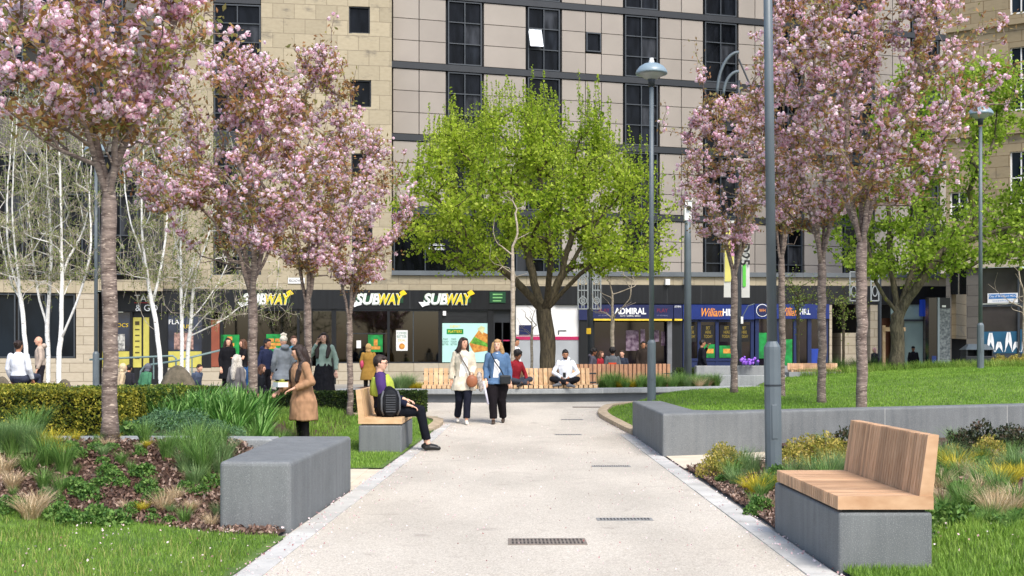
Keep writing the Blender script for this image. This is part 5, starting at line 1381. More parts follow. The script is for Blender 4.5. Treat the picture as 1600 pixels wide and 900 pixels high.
def slat_bench(x0, x1, oy, z, label, back_only=False, zb=1.08, m=None, n=None, group='slatted timber benches on the planter'):
    """slatted bench following the curved wall"""
    L_ = x1-x0; n = n or int(L_/.125); org = Vector(((x0+x1)/2, pl_y((x0+x1)/2)+oy, z)); root = empty('slatted_bench', org, label, 'bench', group)
    st = MB(); bb = MB()
    for i in range(n):
        x = x0+L_*(i+.5)/n; y = pl_y(x)+oy; a = math.atan2(pl_y(x+.1)-pl_y(x-.1), .2); M_ = Matrix.Translation((x, y, z)) @ Matrix.Rotation(a, 4, 'Z'); w = L_/n*.40
        if not back_only:
            st.box(-w, w, -.02, .44, .02, .075, M_); st.box(-w, w, -.03, .03, -.005, .0755, M_@Matrix.Translation((0, -.012, 0)))
        bb.box(-w, w, .40, .45, .08, zb-z+random.uniform(-.006, .006), M_ @ Matrix.Translation((0, .05, 0)) @ Matrix.Rotation(math.radians(-6), 4, 'X') if not back_only else M_)
    if not back_only: st.build('seat', m or m_timber2, root)
    bb.build('backrest', m or m_timber2, root)
    rl = MB(); rail = []
    for i in range(9):
        x = x0+L_*i/8; rail.append((x, pl_y(x)+oy+(.57 if not back_only else .47), 0))
    rl.tube([(p[0], p[1], z+.35) for p in rail], .02, 5); rl.tube([(p[0], p[1], z+.12) for p in rail], .02, 5); rl.build('rail', m_postd, root)
    return root
slat_bench(PX(658, 30), PX(936, 30.2), .1, .56, 'long pale slatted bench on the planter where the man in white sits', zb=1.10)
slat_bench(PX(898, 33.3), PX(1062, 34.2), 2.5, .50, 'darker slatted bench backrest behind the planter grasses', back_only=True, zb=1.13, m=timber_mat('weathered_timber', (150, 108, 82), (184, 142, 110), .18))
# small far bench on right lawn edge
def small_bench(px0, px1, D, z0, z1, label):
    x0, x1 = PX(px0, D), PX(px1, D); root = empty('slatted_bench', ((x0+x1)/2, D, z0), label, 'bench'); mb = MB(); n = 22
    for i in range(n):
        x = x0+(x1-x0)*(i+.5)/n; mb.box(x-.05-root.location.x, x+.05-root.location.x, 0, .05, .12, z1-z0, Matrix.Rotation(math.radians(-8), 4, 'X'))
    mb.build('backrest', m_timber, root, world=False)
    mb = MB()
    for i in range(n):
        x = x0+(x1-x0)*(i+.5)/n-root.location.x; mb.box(x-.05, x+.05, -.45, .0, .06, .11)
    mb.build('seat', m_timber, root, world=False)
    mb = MB(); mb.box(x0-root.location.x-.1, x1-root.location.x+.1, -.5, .1, -.3, .055); mb.build('base', m_conc2, root, world=False, bevel=.01)
small_bench(1232, 1308, 36, .83, 1.14, 'small slatted bench far back on the right lawn')
wall_thing('low_wall', [(PX(1088, 37), 37), (PX(1232, 37), 37), (PX(1232, 37), 37.4), (PX(1088, 37), 37.4)], .1, 1.05, m_conc2, 'low grey wall behind the right lawn by the purple flowers', bevel=.02)
wall_thing('low_wall', [(PX(1125, 34.5), 34.6), (PX(1232, 34.5), 34.8), (PX(1232, 34.8), 35.1), (PX(1125, 34.5), 34.9)], .1, .80, m_conc2, 'lower grey kerb wall crossing behind the far cherry trunk', bevel=.02)
# drain covers in the path
def drain(px, y, w, d, label, perf=False):
    D = F*(CH-.02)/(y-HZ); D = F*(CH-base(D))/(y-HZ); x = PX(px, D); z = base(D)+.008; w_ = w*D/F
    root = empty('drain_cover', (x, D, z), label, 'drain cover', 'metal drain covers in the path')
    mb = MB(); mb.box(-w_/2, w_/2, -d/2, d/2, -.01, .004); mb.build('frame', mat('drain_iron', (136, 136, 134), .55, .2, 12, spec=.5) if not perf else mat('drain_iron_brown', (126, 116, 106), .6, .2, 12), root, world=False)
    mb = MB()
    n = int(w_/.03)
    for i in range(n):
        for j in range(2 if perf else 1):
            xx = -w_/2+.02+(w_-.04)*(i+.5)/n; yy = (j-.5)*d*.45 if perf else 0
            mb.box(xx-.007, xx+.007, yy-(d*.16 if perf else d*.3), yy+(d*.16 if perf else d*.3), .0041, .0055)
    mb.build('slots', mat('slot_shade', (66, 62, 58), .9, .2, 20), root, world=False); root.rotation_euler = (-.0 if D < 21 else math.radians(1.6), 0, math.radians(.8))  # dark strips on the frame paint the shade inside open slots
drain(855, 848, 122, .30, 'brown perforated drain cover nearest the camera', True)
drain(976, 813, 87, .16, 'grey slot drain cover just beyond the brown one', False)
drain(955, 729.5, 60, .16, 'grey slot drain cover beside the right edging in mid path')
drain(888, 680, 42, .16, 'small grey slot drain cover near the two walking women')
drain(894, 648, 35, .16, 'thin grey drain cover before the planter')
drain(917, 636, 45, .3, 'dark perforated cover closest to the planter wall', True)
# ---- display pillar and litter bin
D = 37; k3 = D/F; x = PX(1466, D)
root = empty('display_pillar', (x, D, .9), 'tall black information pillar with grey side on the right lawn', 'information pillar')
Z = lambda y: CH-(y-HZ)*k3-.9
mb = MB(); mb.box(-15*k3, -1.5*k3, 0, .3, -.2, Z(465)); mb.build('screen_panel', mat('gloss_black', (10, 10, 12), .15, .2, 2, spec=.6), root, world=False, bevel=.01)
mb = MB(); mb.box(-1.4*k3, 1.8*k3, -.03, .3, -.2, Z(465)); mb.build('edge_strip', m_steel, root, world=False)
mb = MB(); mb.box(1.9*k3, 19*k3, .02, .3, Z(562), Z(482)); mb.build('map_panel', mat('map_print', (66, 74, 80), .3, .6, 14, col2=(126, 132, 134)), root, world=False)
mb = MB(); mb.box(1.9*k3, 19*k3, .01, .31, Z(481.8), Z(465)); mb.build('header', m_black, root, world=False)
mb = MB(); mb.box(6*k3, 12*k3, .0, .008, Z(480), Z(477)); mb.build('header_label', m_white, root, world=False)
mb = MB(); mb.box(1.9*k3, 19*k3, .0, .32, -.2, Z(562.3)); mb.build('foot', m_steel, root, world=False)
mb = MB(); mb.box(-10*k3, -3*k3, -.006, -.001, Z(568), Z(556)); mb.build('screen', mat('screen_blue', (20, 40, 90), .3, emit=.3), root, world=False)
D = 38; k3 = D/F; x = PX(1531, D)
root = empty('litter_bin', (x, D, .92), 'dark double litter bin with sloping lid behind the right lamp post', 'litter bin')
mb = MB(); mb.box(-22*k3, 22*k3, 0, .5, -.2, .42); mb.build('body', mat('bin_black', (44, 48, 52), .5, .15, 3), root, world=False, bevel=.01)
for s_ in (-1, 1):
    mb = MB(); mb.box(s_*11*k3-10*k3, s_*11*k3-8*k3, 0, .5, .421, .62); mb.box(s_*11*k3+8*k3, s_*11*k3+10*k3, 0, .5, .421, .62); mb.build('side_panel', mat('bin_black', (44, 48, 52)), root, world=False)
mb = MB(); mb.box(-19*k3, 19*k3, .2, .45, .421, .619); mb.build('inner_liner', m_dark, root, world=False)
mb = MB(); mb.add([(-23*k3, -.03, .621), (23*k3, -.03, .621), (23*k3, .53, .621), (-23*k3, .53, .621), (-14*k3, .2, .80), (14*k3, .2, .80), (14*k3, .35, .80), (-14*k3, .35, .80)], [(0,3,2,1),(4,5,6,7),(0,1,5,4),(1,2,6,5),(2,3,7,6),(3,0,4,7)])
mb.build('lid', m_post, root, world=False)
# ---- handrails by the tanning shop
D = 42
root = empty('handrail', (PX(330, D), D, .2), 'grey tubular handrail rising along the ramp before the shops', 'handrail')
m_r = mat('rail_green_grey', (112, 134, 134), .4, .08, 3)
mb = MB(); mb.tube([P(219, 590, D), P(220, 580, D), P(227, 571, D), P(275, 564, D), P(345, 547, D), P(349, 552, D), P(349, 592, D)], .035, 8); mb.build('top_rail', m_r, root, smooth=True)
mb = MB(); mb.tube([P(300, 558, D), P(300, 592, D)], .025, 6); mb.build('rail_post', m_r, root)
root = empty('handrail', (PX(190, D+1), D+1, .2), 'long straight grey handrail behind the left cherry trunk', 'handrail')
mb = MB(); mb.tube([P(140, 562, D+1), P(180, 560, D+1), P(270, 556, D+1), P(275, 560, D+1), P(275, 590, D+1)], .035, 8); mb.build('top_rail', m_r, root, smooth=True)
for p in (178, 240): mb = MB(); mb.tube([P(p, 559, D+1), P(p, 592, D+1)], .025, 6); mb.build('rail_post', m_r, root)
# ---- boulders
def boulder(px, D, y0, y1, w, label, seed, m):
    x = PX(px, D); z1 = CH-(y0-HZ)*D/F; z0 = .1; w_ = w*D/F/2; mb = MB(); mb.ball((0, 0, 0), (w_, w_*.8, (z1-z0)), 28, 18)
    for v in mb.v:
        n = noise.noise(v*1.6+Vector((seed, 0, 0)))*.10+noise.noise(v*7)*.02; v *= 1+n; v.z = max(v.z, -.05)
    top('boulder', mb, m, label, 'boulder', 'boulders at the planted beds', None, smooth=True).location = (x, D, z0)
m_rock = mat('boulder_rock', (112, 102, 86), .9, .35, 5, bump=.8, bscale=30, col2=(76, 72, 58), bdist=.02)
boulder(277, 29, 577, 600, 68, 'large rounded brown boulder behind the lily leaves', 1, m_rock)
boulder(4, 26, 589, 605, 34, 'dark boulder at the left frame edge', 2, m_rock)
boulder(100, 25, 596, 612, 36, 'flat brown boulder between hedge and birches', 3, m_rock)
# ================= plants and hedges =================
def gpoint(px, y, zf, d0=6, d1=60):
    D = d0
    while D < d1:
        if CH-(y-HZ)/F*D <= zf(PX(px, D), D): return Vector((PX(px, D), D, zf(PX(px, D), D)))
        D += .04
    return Vector((PX(px, d1), d1, 0))
lf_grass = leafmat('tuft_green', [(72, 108, 50), (96, 134, 60), (120, 156, 78), (152, 180, 106)], transl=.3, val=.25)
lf_grey = leafmat('tuft_greygreen', [(90, 124, 74), (116, 148, 90), (140, 166, 108), (164, 180, 122)], transl=.3, val=.2)
lf_dry = leafmat('tuft_straw', [(166, 140, 104), (200, 176, 138), (218, 198, 162), (232, 216, 186)], transl=.25, val=.2)
lf_yel = leafmat('tuft_yellow', [(168, 160, 40), (204, 186, 52), (222, 204, 70), (196, 200, 84)], transl=.35, val=.15)
lf_herb = leafmat('herb_green', [(58, 94, 42), (82, 120, 54), (108, 144, 68), (138, 166, 90)], transl=.3, val=.25)
lf_vari = leafmat('variegated_leaf', [(104, 116, 44), (150, 146, 62), (188, 172, 84), (204, 180, 110)], transl=.3, val=.2)
lf_dkshrub = leafmat('dark_shrub_leaf', [(28, 44, 26), (44, 62, 34), (70, 70, 44), (96, 66, 56)], transl=.15, val=.3)
lf_lily = leafmat('lily_leaf', [(58, 104, 42), (84, 134, 54), (116, 162, 76), (158, 194, 118)], transl=.35, val=.2)
lf_jun = leafmat('juniper_leaf', [(52, 84, 58), (70, 106, 72), (92, 128, 88), (114, 148, 104)], transl=.15, val=.2)
def tuft_mesh(name, m, n, h, w, lean, rad=.05, seed=0, curve=1.2):
    a = RNG.uniform(0, 2*np.pi, n); r = rad*np.sqrt(RNG.uniform(0, 1, n)); b = np.stack([r*np.cos(a), r*np.sin(a), -.02*np.ones(n)], 1)
    od = np.stack([np.cos(a), np.sin(a), np.zeros(n)], 1); od += RNG.normal(0, .35, (n, 3))*[1, 1, 0]; od /= np.linalg.norm(od, axis=1)[:, None]
    v, q = blades(b, RNG.uniform(.55, 1.1, n)*h, w, lean, 4, od, curve); o = npmesh(name, v, q, m); me = o.data; bpy.data.objects.remove(o); return me
def mound_mesh(name, m, n, rx, rz, size, asp=.6, stems=0, hollow=.75, up=.4):
    d = rand_unit(n); d[:, 2] = np.abs(d[:, 2]); r = RNG.uniform(hollow, 1.05, n)[:, None]
    # lumpy outline
    k = np.array([1+.28*noise.noise(Vector(x)*2.2+Vector((n*.01, 0, 0))) for x in d])[:, None]
    c = d*r*k*np.array([rx, rx, rz]); v, q = leaves(c, size, asp, fold=.2, updir=d*.5+np.array([0, 0, up]))
    o = npmesh(name, v, q, m); me = o.data; bpy.data.objects.remove(o); return me
TM = {
 'green': [tuft_mesh('grass_tuft', lf_grass, 220, .42, .010, .75, .06) for _ in range(3)],
 'grey': [tuft_mesh('grass_tuft', lf_grey, 260, .38, .008, .8, .07) for _ in range(3)],
 'dry': [tuft_mesh('dry_grass_tuft', lf_dry, 260, .28, .007, 1.0, .06) for _ in range(3)],
 'yellow': [tuft_mesh('yellow_grass_tuft', lf_yel, 170, .27, .012, 1.0, .05) for _ in range(3)],
 'herb': [mound_mesh('leafy_plant', lf_herb, 420, .15, .15, .045, .6) for _ in range(3)],
 'vari': [mound_mesh('variegated_shrub', lf_vari, 900, .27, .33, .045, .45) for _ in range(2)],
 'dark': [mound_mesh('dark_shrub', lf_dkshrub, 700, .25, .42, .05, .5) for _ in range(2)],
 'lily': [tuft_mesh('lily_plant', lf_lily, 40, .52, .065, .75, .08, curve=1.0) for _ in range(3)],
 'juniper': [mound_mesh('juniper_mound', lf_jun, 5000, .62, .34, .035, .3, hollow=.85)]}
NAMES = {'green': ('grass_tuft', 'grass tuft'), 'grey': ('grass_tuft', 'grass tuft'), 'dry': ('dry_grass_tuft', 'grass tuft'), 'yellow': ('yellow_grass_tuft', 'grass tuft'), 'herb': ('leafy_plant', 'plant'),
         'vari': ('variegated_shrub', 'shrub'), 'dark': ('dark_shrub', 'shrub'), 'lily': ('lily_plant', 'plant'), 'juniper': ('juniper_mound', 'shrub')}
def plant(kind, p, s, label, group=None):
    nm, cat = NAMES[kind]; o = bpy.data.objects.new(nm, random.choice(TM[kind])); COL.objects.link(o)
    o.location = p; o.rotation_euler = (0, 0, random.uniform(0, 6.28)); f = s*random.uniform(.88, 1.12); o.scale = (f, f, f*random.uniform(.9, 1.15)); return tag(o, label, cat, group)
def put(kind, items, zf, label, group, d0=6):
    for it in items:
        px, y, s = it; plant(kind, gpoint(px, y, zf, d0), s, label, group)
# left mulch bed
G = 'plants in the left mulch bed'
put('green', [(72, 730, .9), (100, 742, .9), (45, 742, .7), (20, 720, .8), (300, 728, .9), (318, 742, .9), (262, 720, .8), (330, 715, .8), (205, 738, .35), (190, 728, .4), (40, 690, 1.0), (60, 678, 1.0), (18, 700, .8), (310, 712, .8), (345, 700, .8), (284, 705, .6), (226, 695, .6)], zl, 'green grass tuft growing in the left mulch bed', G)
put('grey', [(305, 760, .7), (290, 735, .8), (350, 720, .8), (270, 700, .6), (345, 745, .7)], zl, 'grey-green fine grass tuft in the left mulch bed near the wall block', G)
put('yellow', [(78, 706, 1.0), (62, 702, .8), (40, 708, .7), (165, 690, .5), (180, 690, .5), (96, 712, .6), (118, 690, .5)], zl, 'yellow grass tuft in the left mulch bed', G)
put('dry', [(20, 765, .95), (5, 745, .9), (48, 812, 1.0), (62, 800, .8), (255, 800, .7), (272, 785, .6), (300, 800, .55), (80, 700, .5), (6, 700, .8), (196, 800, .4), (330, 825, .6)], zl, 'straw-coloured dry grass tuft in the left mulch bed', G)
plant('dry', Vector((PX(408, 10.0), 10.0, .03)), 1.1, 'straw-coloured dry grass tuft against the near end of the left wall block')
plant('dry', Vector((PX(380, 10.2), 10.25, .03)), .95, 'smaller dry grass tuft left of the one at the wall block end')
plant('dry', Vector((PX(362, 10.3), 10.3, .03)), .6, 'tiny dry grass tuft in front of the wall block')
put('herb', [(92, 812, .9), (110, 820, .9), (135, 822, .7), (150, 812, .8), (180, 822, .9), (128, 772, .8), (118, 765, .7), (140, 780, .7), (180, 752, .7), (168, 745, .7), (155, 762, .6), (190, 760, .5), (230, 770, .8), (240, 782, .7), (226, 745, .7), (160, 725, .5), (120, 718, .7), (112, 705, .6), (150, 705, .6), (175, 705, .5), (220, 712, .5), (15, 800, .8), (30, 795, .7), (208, 800, .5), (290, 770, .6), (315, 775, .6), (240, 815, .5), (265, 820, .5), (160, 815, .6), (330, 762, .6), (88, 785, .5)], zl, 'small leafy green plant in the left mulch bed', G)
put('vari', [(20, 690, .5), (2, 705, .5)], zl, 'pale mixed shrub at the left frame edge of the mulch bed', G)
for i in range(70):
    y = U(9.9, 12.2); x = U(-5.9, -2.45)
    if y > lawn_bed_line(x)+.1: plant(random.choice(['herb', 'herb', 'green', 'dry', 'grey', 'yellow', 'green']), Vector((x, y, zl(x, y))), U(.25, .6), 'small sprouting plant scattered over the left mulch bed', 'sprouts in the left mulch bed')
# behind the low wall
put('grey', [(428, 688, 1.1), (405, 690, .9), (442, 684, 1.0)], lambda x, y: .45 if y < 13 else .05, 'arching grey-green grass behind the far end of the left wall block', 'grasses behind the wall block')
put('yellow', [(418, 690, .8)], lambda x, y: .45 if y < 13 else .05, 'yellow grass tuft behind the far end of the left wall block', None)
put('green', [(350, 690, .9), (370, 685, .9), (335, 690, .8), (384, 692, .7)], lambda x, y: .45 if y < 13 else .05, 'green grass tuft between cherry trunk and left wall block', 'grasses behind the wall block')
for i in range(95):
    D = U(15.6, 19.0); px = U(226, 420)
    plant('lily', Vector((PX(px, D), D, zbed(PX(px, D), D)-.02)), U(.75, 1.05), 'broad-leaved green lily plant in the dense bed behind the low wall', 'lily plants behind the low wall')
plant('juniper', Vector((PX(268, 14.2), 14.2, .40)), .95, 'dark grey-green juniper mound behind the low wall')
plant('juniper', Vector((PX(314, 14.6), 14.6, .36)), .75, 'smaller juniper mound right of the dark one')
plant('herb', Vector((PX(205, 13.6), 13.6, .44)), 1.3, 'leafy green plant between the thick cherry trunk and the juniper')
for i in range(16):
    x = U(-3.5, -2.75); y = U(13.4, 17.5); plant('green', Vector((x, y, zbed(x, y)-.02)), U(.7, 1.0), 'green grass clump at the right end of the lily bed', 'grass clumps beside the lily bed')
for i in range(12): plant('grey', Vector((PX(U(15, 80), 12.2), U(11.6, 12.2), .5)), U(.7, .95), 'tall grey-green grass before the yellow hedge at left', 'grasses before the yellow hedge')
# right bed
G = 'plants in the right mulch bed'
z2 = lambda x, y: zrb(x, y)
put('vari', [(1118, 745, .85), (1140, 738, .8), (1128, 728, .8), (1240, 730, .85), (1262, 722, .9), (1290, 725, .85), (1310, 735, .8), (1545, 722, .8), (1490, 720, .6)], z2, 'variegated yellow-green shrub in the right mulch bed', G)
put('grey', [(1160, 735, 1.1), (1175, 742, .9), (1150, 760, .8), (1240, 745, .8), (1270, 748, .9), (1300, 752, .9), (1320, 745, .8), (1420, 720, .9), (1500, 735, .9), (1530, 760, .9), (1480, 720, .9), (1590, 745, .9), (1560, 770, .8)], z2, 'fine grey-green grass tuft in the right mulch bed', G)
put('green', [(1145, 755, .7), (1190, 780, .6), (1180, 795, .5), (1200, 770, .6), (1270, 770, .7), (1240, 765, .6), (1510, 802, .9), (1498, 790, .8), (1525, 795, .7), (1560, 780, .8), (1475, 810, .6), (1596, 800, .8), (1475, 735, .7), (1230, 790, .5), (1470, 765, .8), (1290, 765, .7), (1580, 720, .8), (1540, 745, .6)], z2, 'green grass tuft in the right mulch bed', G)
put('yellow', [(1182, 775, 1.0), (1192, 765, .8), (1170, 768, .7), (1492, 738, 1.0), (1510, 735, .8), (1560, 765, 1.1), (1580, 760, .9), (1525, 725, .8), (1596, 750, .9), (1150, 735, .5), (1210, 760, .7)], z2, 'yellow grass tuft in the right mulch bed', G)
put('dry', [(1472, 768, .9), (1530, 772, .9), (1525, 752, .8), (1580, 805, 1.1), (1555, 812, 1.0), (1540, 800, .9), (1590, 790, .9), (1470, 788, .7), (1205, 795, .5)], z2, 'straw-coloured dry grass tuft in the right mulch bed', G)
put('herb', [(1188, 798, .8), (1175, 805, .6), (1510, 815, .9), (1480, 822, .9), (1560, 828, .8), (1215, 745, .8), (1500, 770, .8), (1545, 790, .8), (1596, 822, .8), (1130, 755, .6), (1470, 745, .7), (1580, 780, .7)], z2, 'small leafy green plant in the right mulch bed', G)
put('dark', [(1497, 712, .8), (1515, 708, .9), (1535, 710, .9), (1575, 700, .8), (1592, 705, .8), (1320, 712, .7)], z2, 'dark-leaved shrub against the right retaining wall', G)
for i in range(90):
    x = U(2.9, 7.6); y = U(10.2, 17.0)
    if y < wall_y(x)-.5 and not (x < 3.6 and y > 14.5): plant(random.choice(['grey', 'green', 'herb', 'herb', 'yellow', 'dry']), Vector((x, y, zrb(x, y))), U(.5, .8), 'low plant filling the right mulch bed', 'filler plants in the right mulch bed')
# coarse leafy edge of the lawn behind the near bench
for i in range(70):
    x = U(2.85, 4.6); y = U(8.6, 10.0); plant('herb' if i % 3 else 'green', Vector((x, y, .1)), U(.3, .55), 'leafy weed in the rough grass behind the near timber bench', 'weeds behind the near timber bench')
# planter grasses
G = 'grasses in the curved planter'
for i in range(17):
    px = 606+52*(i/17)+U(-2, 2); x = PX(px, 31); plant('yellow' if 642 < px < 655 else 'grey', Vector((x, pl_y(x)+U(.7, 1.3), .49)), U(.8, 1.25), 'grass at the left end of the curved planter beside the bench', 'grasses left of the planter bench')
for i in range(60):
    px = 938+195*(i/60)+U(-3, 3); x = PX(px, 32.5); kd = 'yellow' if 958 < px < 1002 and random.random() < .7 else ('green' if px < 1040 else random.choice(['green', 'grey', 'dry']))
    plant(kd, Vector((x, pl_y(x)+U(.7, 1.9), .49)), U(.9, 1.35), {'yellow': 'yellow-flowered grass in the curved planter right of the white-clad man', 'green': 'green grass clump in the curved planter right of the bench', 'grey': 'feathery grey-green grass in the right part of the curved planter', 'dry': 'brownish dry grass in the right part of the curved planter'}[kd], G)
for i in range(14):
    px = 860+U(0, 30); x = PX(U(700, 900), 33); plant('green', Vector((x, pl_y(x)+U(2.5, 3.6), .49)), U(.7, 1.0), 'grass behind the long planter bench', 'grasses behind the long planter bench')
# purple flowers
mb = MB()
for i in range(26): mb.ball((RNG.normal(0, .16), RNG.normal(0, .08), .06+abs(RNG.normal(0, .09))), U(.03, .06), 6, 4)
o = link_mesh('flower_bunch', mb.mesh('flower_bunch'), mat('purple_petal', (150, 96, 214), .6, .25, 20)); o.location = (PX(1168, 36.8), 36.8, 1.06); tag(o, 'bunch of purple flowers on the low grey wall behind the right lawn', 'flowers')
# ---- hedges
def hedge(x0, x1, y0, y1, z0, z1, cols, label, n, name='box_hedge', ls=.035, group=None, rnd=.06):
    cx, cy = (x0+x1)/2, (y0+y1)/2; hx, hy = (x1-x0)/2, (y1-y0)/2
    core = MB(); core.box(x0+.07, x1-.07, y0+.07, y1-.07, z0, z1-.07)
    root = empty(name, (cx, cy, z0), label, 'hedge', group)
    core.build('stems', mat('hedge_core', (24, 34, 16), .9, .3, 12), root)  # one solid dark box filling the hedge behind its leaf layer
    ar = [(2*hx*2*hy, 2), (2*hx*(z1-z0), 1), (2*hx*(z1-z0)*.3, 3), (2*hy*(z1-z0), 0), (2*hy*(z1-z0), 4)]; tot = sum(a for a, _ in ar); P_ = []
    for a, k in ar:
        m = int(n*a/tot); u = RNG.uniform(-1, 1, m); w = RNG.uniform(0, 1, m); dd = -np.abs(RNG.normal(0, .04, m))
        if k == 2: p = np.stack([u*hx, (w*2-1)*hy, (z1-z0)+dd], 1)
        elif k == 1: p = np.stack([u*hx, -hy-dd, w*(z1-z0)], 1)
        elif k == 3: p = np.stack([u*hx, hy+dd, w*(z1-z0)], 1)
        elif k == 0: p = np.stack([hx+dd, u*hy, w*(z1-z0)], 1)
        else: p = np.stack([-hx-dd, u*hy, w*(z1-z0)], 1)
        P_.append(p)
    c = np.concatenate(P_); c[:, 2] += .03*np.array([noise.noise(Vector((p[0]*2+cx, p[1]*2, 0))) for p in c])+RNG.normal(0, .012, len(c)); c[:, 0] += RNG.normal(0, .015, len(c))
    v, q = leaves(c, ls, .6, fold=.15, updir=np.tile([0, -.2, .5], (len(c), 1))); npmesh('leaves', v, q, leafmat(name+cols[0], cols[1], transl=.3, val=.35, patch=4.5), root)
YB = ('y', [(58, 80, 32), (108, 122, 44), (172, 168, 60), (224, 212, 90)])
GB = ('g', [(44, 68, 28), (72, 100, 40), (112, 136, 52), (176, 178, 74)])
DB = ('d', [(26, 42, 18), (40, 60, 24), (58, 80, 30), (100, 112, 44)])
hedge(PX(-70, 14.6), PX(200, 14.6), 14.2, 15.3, .42, .99, YB, 'yellow-green clipped box hedge behind the left mulch bed', 26000, ls=.038)
hedge(PX(196, 16.6), PX(262, 16.6), 15.6, 17.6, .36, .965, GB, 'darker green clipped hedge block right of the yellow one', 14000, ls=.038)
hedge(PX(10, 22), PX(86, 22), 21.6, 22.6, .2, .86, YB, 'small bright yellow hedge behind the box hedge', 7000, ls=.04)
hedge(PX(120, 24), PX(345, 24), 23.6, 24.4, .2, .78, GB, 'thin green hedge line before the large rounded boulder', 9000, ls=.04)
hedge(PX(424, 25.5), PX(662, 25.5), 25.5, 26.6, .03, .62, DB, 'dark clipped hedge with yellow-green top behind the sitting man', 22000, ls=.04)
hedge(PX(1062, 39), PX(1142, 39), 39, 39.8, .3, .95, DB, 'dark clipped hedge behind the planter by the bookmaker', 6000, ls=.05)
hedge(PX(1165, 41), PX(1230, 41), 41, 41.8, .3, 1.0, DB, 'dark clipped hedge behind the low grey wall', 5000, ls=.05)
def shrubrow(px0, px1, D, z, h, n, kd, label, grp):
    for i in range(n): px = px0+(px1-px0)*(i+.5)/n; plant(kd, Vector((PX(px, D), D+U(-.3, .3), z)), h*U(.85, 1.15), label, grp)
shrubrow(1300, 1400, 37.5, .75, 1.4, 12, 'green', 'rough grass clump behind the right lawn left of the maple', 'grass clumps behind the right lawn')
shrubrow(1556, 1625, 37.5, .95, 1.2, 9, 'vari', 'leafy shrub behind the right lawn near the litter bin', 'shrubs by the litter bin')
# ================= people =================
def ring_spine(mb, segs, n=18):
    """segs: list of (center, rx, ry, side vector); closed elliptical loft with rounded ends"""
    o = len(mb.v); k = len(segs)
    for i, (c, rx, ry, sd) in enumerate(segs):
        c = Vector(c); a = Vector(segs[max(0, i-1)][0]); b = Vector(segs[min(k-1, i+1)][0]); t = (b-a).normalized()
        s = Vector(sd); s = (s-t*s.dot(t)).normalized(); d = t.cross(s)
        for j in range(n):
            th = 2*math.pi*j/n; mb.v.append(c+s*math.cos(th)*rx+d*math.sin(th)*ry)
    for i in range(k-1):
        for j in range(n):
            j2 = (j+1) % n; mb.f.append((o+i*n+j, o+i*n+j2, o+(i+1)*n+j2, o+(i+1)*n+j)); mb.mi.append(0)
    mb.f.append(tuple(o+j for j in range(n-1, -1, -1))); mb.mi.append(0)
    e = o+(k-1)*n; mb.f.append(tuple(e+j for j in range(n))); mb.mi.append(0)
def limb(mb, pts, rad, n=12, ends=(True, True)):
    # finer polyline
    P_ = []; R_ = []
    for i in range(len(pts)-1):
        for k in range(4):
            t = k/4; P_.append(Vector(pts[i]).lerp(Vector(pts[i+1]), t)); R_.append(rad[i]*(1-t)+rad[i+1]*t)
    P_.append(Vector(pts[-1])); R_.append(rad[-1]); mb.tube(P_, R_, n)
    if ends[0]: mb.ball(pts[0], rad[0]*.99, 10, 8)
    if ends[1]: mb.ball(pts[-1], rad[-1]*.99, 10, 8)
    for p, r in zip(pts[1:-1], rad[1:-1]): mb.ball(p, r*.98, 10, 8)
def remesh(mb, voxel, smooth=4, wr=0.0, seed=0, wscale=9.0, zstretch=.5):
    me = mb.mesh('tmp'); ob = bpy.data.objects.new('tmp', me); COL.objects.link(ob)
    m = ob.modifiers.new('r', 'REMESH'); m.mode = 'VOXEL'; m.voxel_size = voxel; m.use_smooth_shade = True
    s = ob.modifiers.new('s', 'SMOOTH'); s.iterations = smooth; s.factor = .5
    dg = bpy.context.evaluated_depsgraph_get(); r = bpy.data.meshes.new_from_object(ob.evaluated_get(dg)); bpy.data.objects.remove(ob); bpy.data.meshes.remove(me)
    if wr:
        n = len(r.vertices); co = np.empty(n*3); no = np.empty(n*3); r.vertices.foreach_get('co', co); r.vertices.foreach_get('normal', no)
        co = co.reshape(-1, 3); no = no.reshape(-1, 3)
        w = np.array([noise.noise(Vector((c[0]*wscale+seed, c[1]*wscale, c[2]*wscale*zstretch+c[0]*3))) + .5*noise.noise(Vector((c[0]*wscale*2.3, c[1]*wscale*2.3+seed, c[2]*wscale*1.3))) for c in co])
        co = co+no*(w*wr)[:, None]; r.vertices.foreach_set('co', co.ravel()); r.update()
    r.polygons.foreach_set('use_smooth', [True]*len(r.polygons)); return r
SKIN = {'light': (214, 164, 138), 'fair': (224, 178, 154), 'tan': (186, 132, 100), 'brown': (128, 84, 60)}
def skin(k): return mat('skin_'+k, SKIN[k], .5, .06, 8, spec=.35)
def cloth(name, c, var=.12, **kw): return mat('cloth_'+name, c, .85, var, 9, bump=.25, bscale=220, spec=.15, bdist=.003, **kw)
HAIR = {'black': (24, 20, 19), 'dark': (44, 30, 24), 'brown': (88, 58, 40), 'blonde': (176, 140, 96), 'white': (206, 198, 186), 'grey': (120, 112, 104)}
def hairm(k): return mat('hair_'+k, HAIR[k], .5, .35, 30, stretch=(4, 4, .5), bump=.5, bscale=80, spec=.4)
